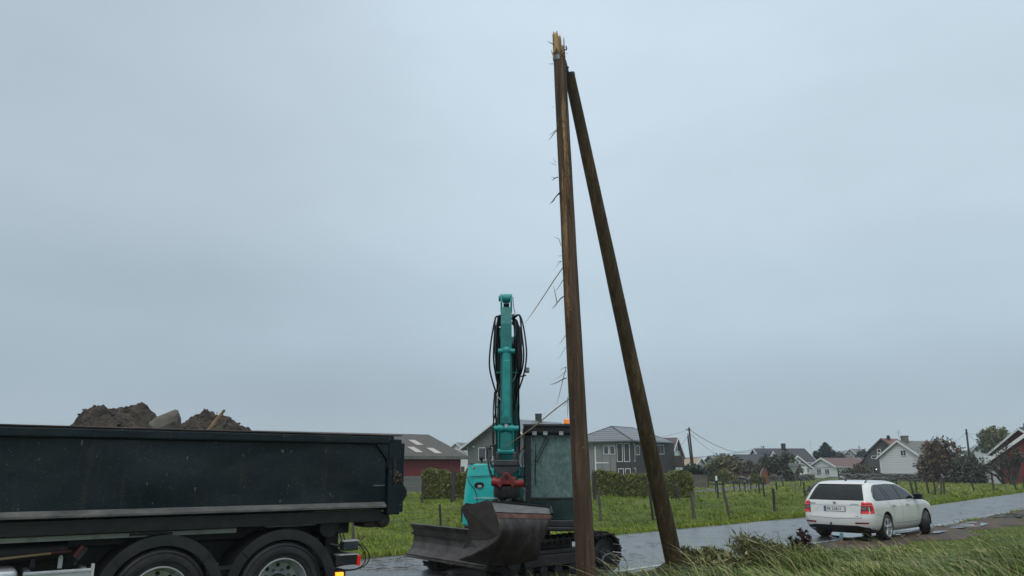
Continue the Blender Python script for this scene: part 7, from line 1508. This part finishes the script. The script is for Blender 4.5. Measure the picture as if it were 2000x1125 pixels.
tree('round_tree', 'round yellow-green tree on the skyline left of the red house chimney', 'tree', 1943, 150, ((1942, 855, 26, 20), (1930, 862, 18, 18), (1958, 858, 16, 18), (1940, 875, 22, 12)), 'lime', 190, 24, .34, .7, .22)
# bare, wind-bent tree before the red house
def bare(px, Y, ybase, tops, label, seed, leaf=None, r_=.14):
    r = random.Random(seed); base = Vector((at(px, 915, Y).x, Y, 0)); root = empty('bare_tree', base, 0, label, 'tree'); b = MB(); ends = []
    def grow(p, d, L, rad, lev):
        q = p + d*L; m_ = p.lerp(q, .5) + Vector((r.uniform(-1, 1), r.uniform(-1, 1), r.uniform(-.5, 1)))*L*.10; b.tube([p, m_, q], [rad, rad*.8, rad*.6], 6); ends.append(q)
        if lev == 0: return
        for _ in range(3 if lev > 1 else 4):
            nd = (d + Vector((r.uniform(-.9, .7), r.uniform(-.6, .6), r.uniform(-.35, .55)))).normalized(); grow(p.lerp(q, r.uniform(.5, 1)), nd, L*r.uniform(.55, .8), rad*.5, lev-1)
    for t in tops: tp_ = at(*t, Y); d = tp_ - base; grow(base.lerp(tp_, 0), d.normalized(), d.length*.5, r_, 4)
    wb(b, 'trunk', bark, root)
    if leaf:
        rg = np.random.default_rng(seed); cs = np.array([tuple(e_) for e_ in ends if e_.z > .6][::leaf[1]]); V, F, t = leaf_cloud(cs, leaf[2], .4, .16, rg); V -= np.array(root.location); fast('crown', V, F, m=LM[leaf[0]], tint=t, parent=root)
bare(1958, 89, 942, ((1925, 905), (1935, 893), (1950, 900)), 'nearly bare wind-bent tree in front of the white porch', 3, ('dark', 12, 3), .16)
bare(1974, 86, 944, ((1965, 880), (1985, 888), (1998, 905), (1955, 895)), 'gnarled twiggy tree with sparse dark leaves before the red house', 8, ('dark', 4, 4), .22)
# ============================================================ GRASS
GM = {'field': tint_mat('meadow_grass', ((0, (.066, .098, .014)), (.4, (.175, .235, .025)), (.75, (.29, .33, .055)), (1, (.46, .42, .17))), .6, .2),
 'verge': tint_mat('verge_grass', ((0, (0.024, 0.033, 0.006)), (.30, (0.087, 0.133, 0.018)), (.6, (0.165, 0.235, 0.050)), (.85, (0.300, 0.320, 0.115)), (1, (0.520, 0.430, 0.220))), .55, .25)}
def blades(name, P, H, Wd, lean, tint, m, label, curl=.6, jit=.25, kind='stuff', cat_='grass', seed=1):
    rg = np.random.default_rng(seed); n = len(P); z0 = zgs(P) - .02; a = rg.random(n)*2*np.pi; side = np.column_stack([np.cos(a), np.sin(a), np.zeros(n)])*Wd[:, None]*.5
    L = (np.array(lean)[None, :] if np.ndim(lean) == 1 else lean)*(.6 + .8*rg.random((n, 1))) + rg.normal(size=(n, 2))*jit; L = L*H[:, None]; b = np.column_stack([P, z0])
    def pt_(u): 
        k = np.array(u); return b + np.column_stack([L*k**1.8, H*(k - curl*.35*k**2.2*np.clip(np.linalg.norm(L, axis=1)/np.maximum(H, 1e-4), 0, 1.3))])
    V = np.stack([b - side, b + side, pt_(.45) - side*.85, pt_(.45) + side*.85, pt_(.78) - side*.55, pt_(.78) + side*.55, pt_(1.0)], 1).reshape(-1, 3); i = np.arange(n)[:, None]*7
    F4 = np.concatenate([i + np.array([[0, 1, 3, 2]]), i + np.array([[2, 3, 5, 4]])]); F3 = i + np.array([[4, 5, 6]]); o = fast(name, V, F4, F3, m=m, tint=np.repeat(tint, 7)); return tag(o, label, cat_, kind=kind)
def infrustum(P, mg=.04):
    u = P[:, 0]/np.maximum(P[:, 1], .1)*1521/1000; return (P[:, 1] > 2) & (np.abs(u) < 1 + mg)
rg = np.random.default_rng(11)
# meadow beyond the road: density falls with distance
def sample(n, y0, y1, fn):
    out = []
    while sum(map(len, out)) < n:
        y = y0*(y1/y0)**rg.random(n*2); x = (rg.random(n*2)*2 - 1)*y*.74; P = np.column_stack([x, y]); P = P[fn(P)]; out.append(P)
    return np.concatenate(out)[:n]
def pat(P, s, ph=0): return .5 + .25*np.sin(P[:, 0]*s + ph + 1.7*np.sin(P[:, 1]*s*.6 + ph)) + .25*np.sin(P[:, 1]*s*1.3 - P[:, 0]*s*.5 + 2*ph)
P = sample(150000, 15, 125, lambda P: (sdist(P, FAR) < -.25))
cl_ = pat(P, 1.3, .7)*.5 + pat(P, 3.7, 2)*.5; P = P[rg.random(len(P)) < .25 + .75*cl_]; cl_ = pat(P, 1.3, .7)*.5 + pat(P, 3.7, 2)*.5; dry = sm((P[:, 1] - 38)/20)*(.35 + .65*pat(P, .33, 2))
blades('meadow_grass', P, (.045 + .11*cl_*rg.random(len(P)))*(1 + .8*sm((P[:, 1] - 38)/20)), .010 + .0009*P[:, 1], (-.5, .1), np.clip(.12 + .5*cl_*rg.random(len(P)) + .32*rg.random(len(P))*pat(P, .5, 3) + .80*dry*rg.random(len(P)), 0, 1), GM['field'], 'short green meadow grass beyond the road', .5, .35, seed=2)
# rough fringe along the far road edge
n = 26000; t = rg.random(n); pf = resample(FAR, 4000); lenm = (pf[:, 1] > 12) & (pf[:, 1] < 75); pf = pf[lenm]; w_ = 1/np.maximum(pf[:, 1], 8); idx = rg.choice(len(pf), n, p=w_/w_.sum()); d = np.gradient(pf, axis=0); d /= np.linalg.norm(d, axis=1)[:, None]; nr_ = np.column_stack([-d[:, 1], d[:, 0]])
P = pf[idx] + nr_[idx]*(-.10 + .9*rg.random(n)**1.8)[:, None] + rg.normal(size=(n, 2))*.05; k_ = pat(P, 1.1, 1)
P, k_ = P[infrustum(P, .1)], k_[infrustum(P, .1)]
blades('roadside_grass', P, .07 + .22*k_*rg.random(len(P)), .010 + .0007*P[:, 1], (-.4, .0), np.clip(.10 + .8*rg.random(len(P))*rg.random(len(P)) + .15, 0, 1), GM['field'], 'rough grass fringe along the far edge of the road', .5, .4, seed=3)
# dark rushes and longer tufts scattered in the meadow
P = sample(900, 20, 70, lambda P: (sdist(P, FAR) < -1)); P = np.repeat(P, 16, axis=0) + rg.normal(size=(900*16, 2))*.10
blades('meadow_tufts', P, .10 + .16*rg.random(len(P)), .010 + .0007*P[:, 1], (-.5, .1), np.clip(.02 + .45*rg.random(len(P)), 0, 1), GM['field'], 'darker tufts of longer grass scattered over the meadow', .5, .45, seed=4)
pn = resample(NEAR, 4000); pn = pn[(pn[:, 0] > 13.5) & (pn[:, 0] < 40)]; n = 5000; idx = rg.integers(0, len(pn), n); P = pn[idx] + rg.normal(size=(n, 2))*.10; k_ = pat(P, 1.4, 3); P = P[rg.random(n) < k_**2.2]
blades('edge_grass', P, .05 + .12*rg.random(len(P)), np.full(len(P), .022), (-.5, .1), np.clip(.1 + .7*rg.random(len(P)), 0, 1), GM['field'], 'sparse grass growing between the road and the mud', .6, .5, seed=9)
# near verge: long wind-blown grass, tips blown to the left
sn_f = lambda P: sdist(P, NEAR)
mud_w = lambda P: 1.0 + .45*sm((P[:, 0] - 3)/5) - .9*sm((P[:, 0] - 28)/12) + .35*np.sin(P[:, 0]*1.3)
P = sample(72000, 3.2, 40, lambda P: (sn_f(P) > -.05 + mud_w(P)*1.0) & (P[:, 0] > -1.2) & infrustum(P, .1) & (sn_f(P) < 12) & (np.hypot((P[:, 0] - sbase.x + .25), (P[:, 1] - sbase.y)*1.3) > .62 + .25*np.sin(P[:, 0]*7)))
s_ = sn_f(P) - mud_w(P); lawn = sm((3.2 - s_)/1.6)*sm((P[:, 0] - 6)/4); k_ = pat(P, 1.7, 2)*.5 + pat(P, 4.1, 1)*.5
H = (.10 + .34*k_*rg.random(len(P)))*(1 - .72*lawn)*np.clip(.45 + P[:, 1]/14, .5, 1.05)
blades('verge_grass', P, H*1.12, .0075 + .0010*P[:, 1], np.column_stack([-1.25*(.35 + 1.1*pat(P, 2.3, 4)), .5 + 1.1*(pat(P, 1.9, 1) - .5)]), np.clip(np.where(rg.random(len(P)) < .62, .30*rg.random(len(P)), .42 + .40*rg.random(len(P)))*(.55 + .75*k_) + .35*(rg.random(len(P)) < .05)*(1 - lawn) + .20*(pat(P, .9, 5) > .74) + .14*lawn, 0, 1), GM['verge'], 'long wind-blown grass on the near verge', 1.5, .40, seed=5)
P = sample(700, 5, 20, lambda P: (sn_f(P) > .5 + mud_w(P)*1.1) & (P[:, 0] > 1.2) & infrustum(P, .05) & (sn_f(P) < 10))
blades('dry_stalks', P, .30 + .45*rg.random(len(P)), .004 + .0005*P[:, 1], (-.75, .3), .78 + .22*rg.random(len(P)), GM['verge'], 'pale dry grass stalks standing over the near verge', .7, .25, seed=6)
P = np.column_stack([rg.normal(pbase.x - .5, .7, 500), rg.normal(pbase.y + .8, .5, 500)]); blades('trodden_grass', P, .06 + .12*rg.random(500), np.full(500, .012), (-.5, .2), rg.random(500)*.6, GM['verge'], 'trodden grass tufts in the churned earth at the foot of the poles', .8, .6, seed=7)
n = 2600; P = np.column_stack([rg.uniform(at(1395, 1100, 12.6).x, at(1600, 1100, 12.8).x, n), rg.uniform(12.0, 13.4, n)]); k_ = pat(P, 4.2, 1); keep = rg.random(n) < k_**1.5; P, k_ = P[keep], k_[keep]
blades('tall_verge_grass', P, (.20 + .42*rg.random(len(P))*k_), np.full(len(P), .014), (-.45, .1), np.clip(.10 + .75*rg.random(len(P))**1.3, 0, 1), GM['verge'], 'taller brownish grass standing against the wet road', 1.2, .4, seed=8)
# leafy weeds and docks at the road edge
WM = {'weed': tint_mat('weed_leaves', ((0, (.050, .056, .018)), (.45, (.125, .140, .050)), (.75, (.22, .21, .095)), (1, (.30, .22, .12)))), 'dock': tint_mat('dock_seeds', ((0, (.022, .010, .009)), (.6, (.045, .020, .017)), (1, (.09, .05, .04))))}
stem_m = mat('weed_stem', (.12, .10, .05), .7)
def weed(px, pyt, Y, hw, label, seed, lm='weed', n=20, per=4, size=.045):
    rg2 = np.random.default_rng(seed); bx_ = at(px, 1100, Y).x; z = zg(bx_, Y); base = Vector((bx_, Y, z)); root = empty('weed_clump', base, 0, label, 'weed', 'leafy weeds along the near road edge'); top = at(px, pyt, Y).z; b = MB(); cs = []; k_ = hw*Y/1521
    for i in range(n):
        f = Vector((bx_ + rg2.uniform(-.5, .5)*k_, Y + rg2.uniform(-.4, .4)*k_, z)); h_ = (top - z)*rg2.uniform(.5, 1.0); t = f + Vector((rg2.uniform(-.7, .4)*k_, rg2.uniform(-.4, .4)*k_, h_)); m_ = f.lerp(t, .55) + Vector((.06*k_, 0, .05)); b.tube([f - UP*.05, m_, t], [.005, .004, .0015] if lm != 'dock' else [.006, .005, .002], 5)
        for j in range(6): u = .25 + .75*j/5; cs.append(tuple(f.lerp(m_, min(1, u*2)).lerp(t, max(0, u*2-1)) + Vector((rg2.normal()*.04, rg2.normal()*.04, 0))))
    wb(b, 'stems', stem_m, root); thin = lm == 'weed' and px > 1440; V, F, t = leaf_cloud(cs, 2 if thin else per, .07 if thin else (.055 if lm == 'weed' else .03), size*(.62 if thin else 1), rg2, aspect=8 if thin else 3.2); V -= np.array(root.location); fast('leaves' if lm == 'weed' else 'seed_heads', V, F, m=WM[lm], tint=t, parent=root); return root
for k, (px, pyt, Y, hw, lab) in enumerate(((1352, 1072, 12.3, 26, 'leafy weed clump just right of the strut pole'), (1402, 1072, 12.3, 26, 'round leafy weed clump second right of the strut pole'), (1372, 1088, 11.8, 30, 'low weed clump between the two leafy clumps by the strut'), (1460, 1042, 12.8, 30, 'tallest weed clump, standing against the wet road'), (1485, 1050, 12.6, 34, 'tall weed clump right of the tallest one'), (1520, 1058, 12.9, 34, 'browning weed clump left of the red docks'), (1560, 1066, 13.2, 34, 'weed clump at the foot of the red docks'), (1432, 1085, 11.8, 30, 'low weed clump under the tallest one'), (1600, 1078, 13.6, 26, 'low weed clump left of the blue-topped stake'))):
    weed(px, pyt, Y, hw, lab, 40 + k, n=26 if k in (3, 4) else 16)
for k, (px, pyt, lab) in enumerate(((1557, 1036, 'dark red seeding dock, left of the pair before the car'), (1578, 1034, 'dark red seeding dock, right of the pair before the car'), (1483, 1038, 'dark seed head above the tallest weed clump'))):
    w__ = weed(px, pyt, 13.4, 12, lab, 80 + k, 'dock', 4, 16, .03); w__.name = 'dock_plant'; w__['category'] = 'dock plant'; w__['group'] = 'seeding docks by the road'
# straw and sticks lying on the road and mud
db = MB()
for k in range(170):
    px, py = random.choice(((random.uniform(1500, 2000), random.uniform(985, 1040)), (random.uniform(1180, 1560), random.uniform(1040, 1105)), (random.uniform(700, 800), random.uniform(1092, 1125)), (random.uniform(1850, 2000), random.uniform(980, 1010))))
    g = gnd(px, py)
    if sdist([(g.x, g.y)], NEAR)[0] > 0 or sdist([(g.x, g.y)], FAR)[0] < 0: continue
    a = random.gauss(-.5, .5); l_ = random.uniform(.05, .28); db.tube([g + UP*.07, g + UP*.085 + Vector((math.cos(a), math.sin(a), 0))*l_*.5, g + UP*.075 + Vector((math.cos(a + .3), math.sin(a + .3), 0))*l_], .005, 4)
tag(db.build('road_debris', mat('wet_straw', (.035, .028, .02), .6, (.12, .10, .06), 9), None), 'bits of straw and twig blown over the wet road', 'debris', kind='stuff')
for k, (p, lab) in enumerate((([(1738, 1048), (1752, 1041), (1768, 1044), (1760, 1049)], 'pale bent twig lying under the car sill'), ([(1792, 1046), (1800, 1039), (1812, 1036)], 'pale stick lying against the right front wheel'), ([(1794, 1025), (1806, 1027), (1812, 1030)], 'straw-coloured stick caught on the right front tyre'), ([(1820, 1026), (1835, 1029), (1846, 1028)], 'brown stick on the mud in front of the car'))):
    S = [gnd(x, y, .10 if k < 3 else .07) for x, y in p]; tag(MB().tube(S, .013, 6).build('stick', M['sliver_pale'] if k < 3 else M['sliver'], None), lab, 'stick')
tag(MB().ball(tuple(gnd(1906, 1025, .07)), (.07, .04, .025), 8, 6).build('red_scrap', mat('red_scrap', (.28, .05, .03), .5), None), 'small red scrap lying in the roadside mud', 'scrap')
# ============================================================ HAZE (rainy air)
HZ = True
if HZ:
    hm = bpy.data.materials.new('rain_haze'); hm.use_nodes = True; t_ = hm.node_tree; t_.nodes.clear(); o_ = t_.nodes.new('ShaderNodeOutputMaterial'); pv = t_.nodes.new('ShaderNodeVolumePrincipled'); pv.inputs['Color'].default_value = (.86, .92, .98, 1); pv.inputs['Density'].default_value = .0005; pv.inputs['Anisotropy'].default_value = .2
    t_.links.new(pv.outputs[0], o_.inputs['Volume']); hz = MB().bx(-330, 330, -60, 340, -1.4, 16).build('haze', hm, None); tag(hz, 'thin grey rain haze over the place', 'haze', kind='stuff')

# ============================================================ separate the loose pieces of repeated parts into parts of their own
def explode(o):
    me = o.data; n = len(me.vertices); par = list(range(n))
    def find(a):
        while par[a] != a: par[a] = par[par[a]]; a = par[a]
        return a
    for e in me.edges: par[find(e.vertices[0])] = find(e.vertices[1])
    grp = {}
    for p in me.polygons: grp.setdefault(find(p.vertices[0]), []).append(p)
    if len(grp) < 2: return
    sm_ = me.polygons[0].use_smooth
    for ps in grp.values():
        idx = {}; V = []; F = []
        for p in ps:
            f = []
            for v in p.vertices:
                if v not in idx: idx[v] = len(V); V.append(me.vertices[v].co.copy())
                f.append(idx[v])
            F.append(f)
        m2 = bpy.data.meshes.new(o.name); m2.from_pydata(V, [], F); m2.materials.append(me.materials[0])
        if sm_: m2.polygons.foreach_set('use_smooth', [True]*len(F)); m2.set_sharp_from_angle(angle=R(35))
        q = bpy.data.objects.new(o.name, m2); COL.objects.link(q); q.parent = o.parent; q.matrix_local = o.matrix_local.copy()
        for md in o.modifiers:
            if md.type == 'BEVEL': b = q.modifiers.new('bevel', 'BEVEL'); b.width = md.width; b.segments = md.segments; b.limit_method = 'ANGLE'; b.angle_limit = md.angle_limit
    bpy.data.objects.remove(o)
EXPL = {'corner_post', 'top_rail', 'rim_strip', 'ledge', 'bargeboard', 'gutter', 'corner_board', 'balcony_post', 'wheel_nuts', 'hand_holes', 'push_arm', 'post', 'bucket_lug', 'guard_rib', 'rails', 'link_pin'}
for o in list(scn.objects):
    if o.type == 'MESH' and o.name.split('.')[0] in EXPL and o.parent:
        if o.name.startswith('wheel_nuts'): o.name = 'wheel_nut'
        if o.name.startswith('hand_holes'): o.name = 'hand_hole'
        if not o.children: explode(o)
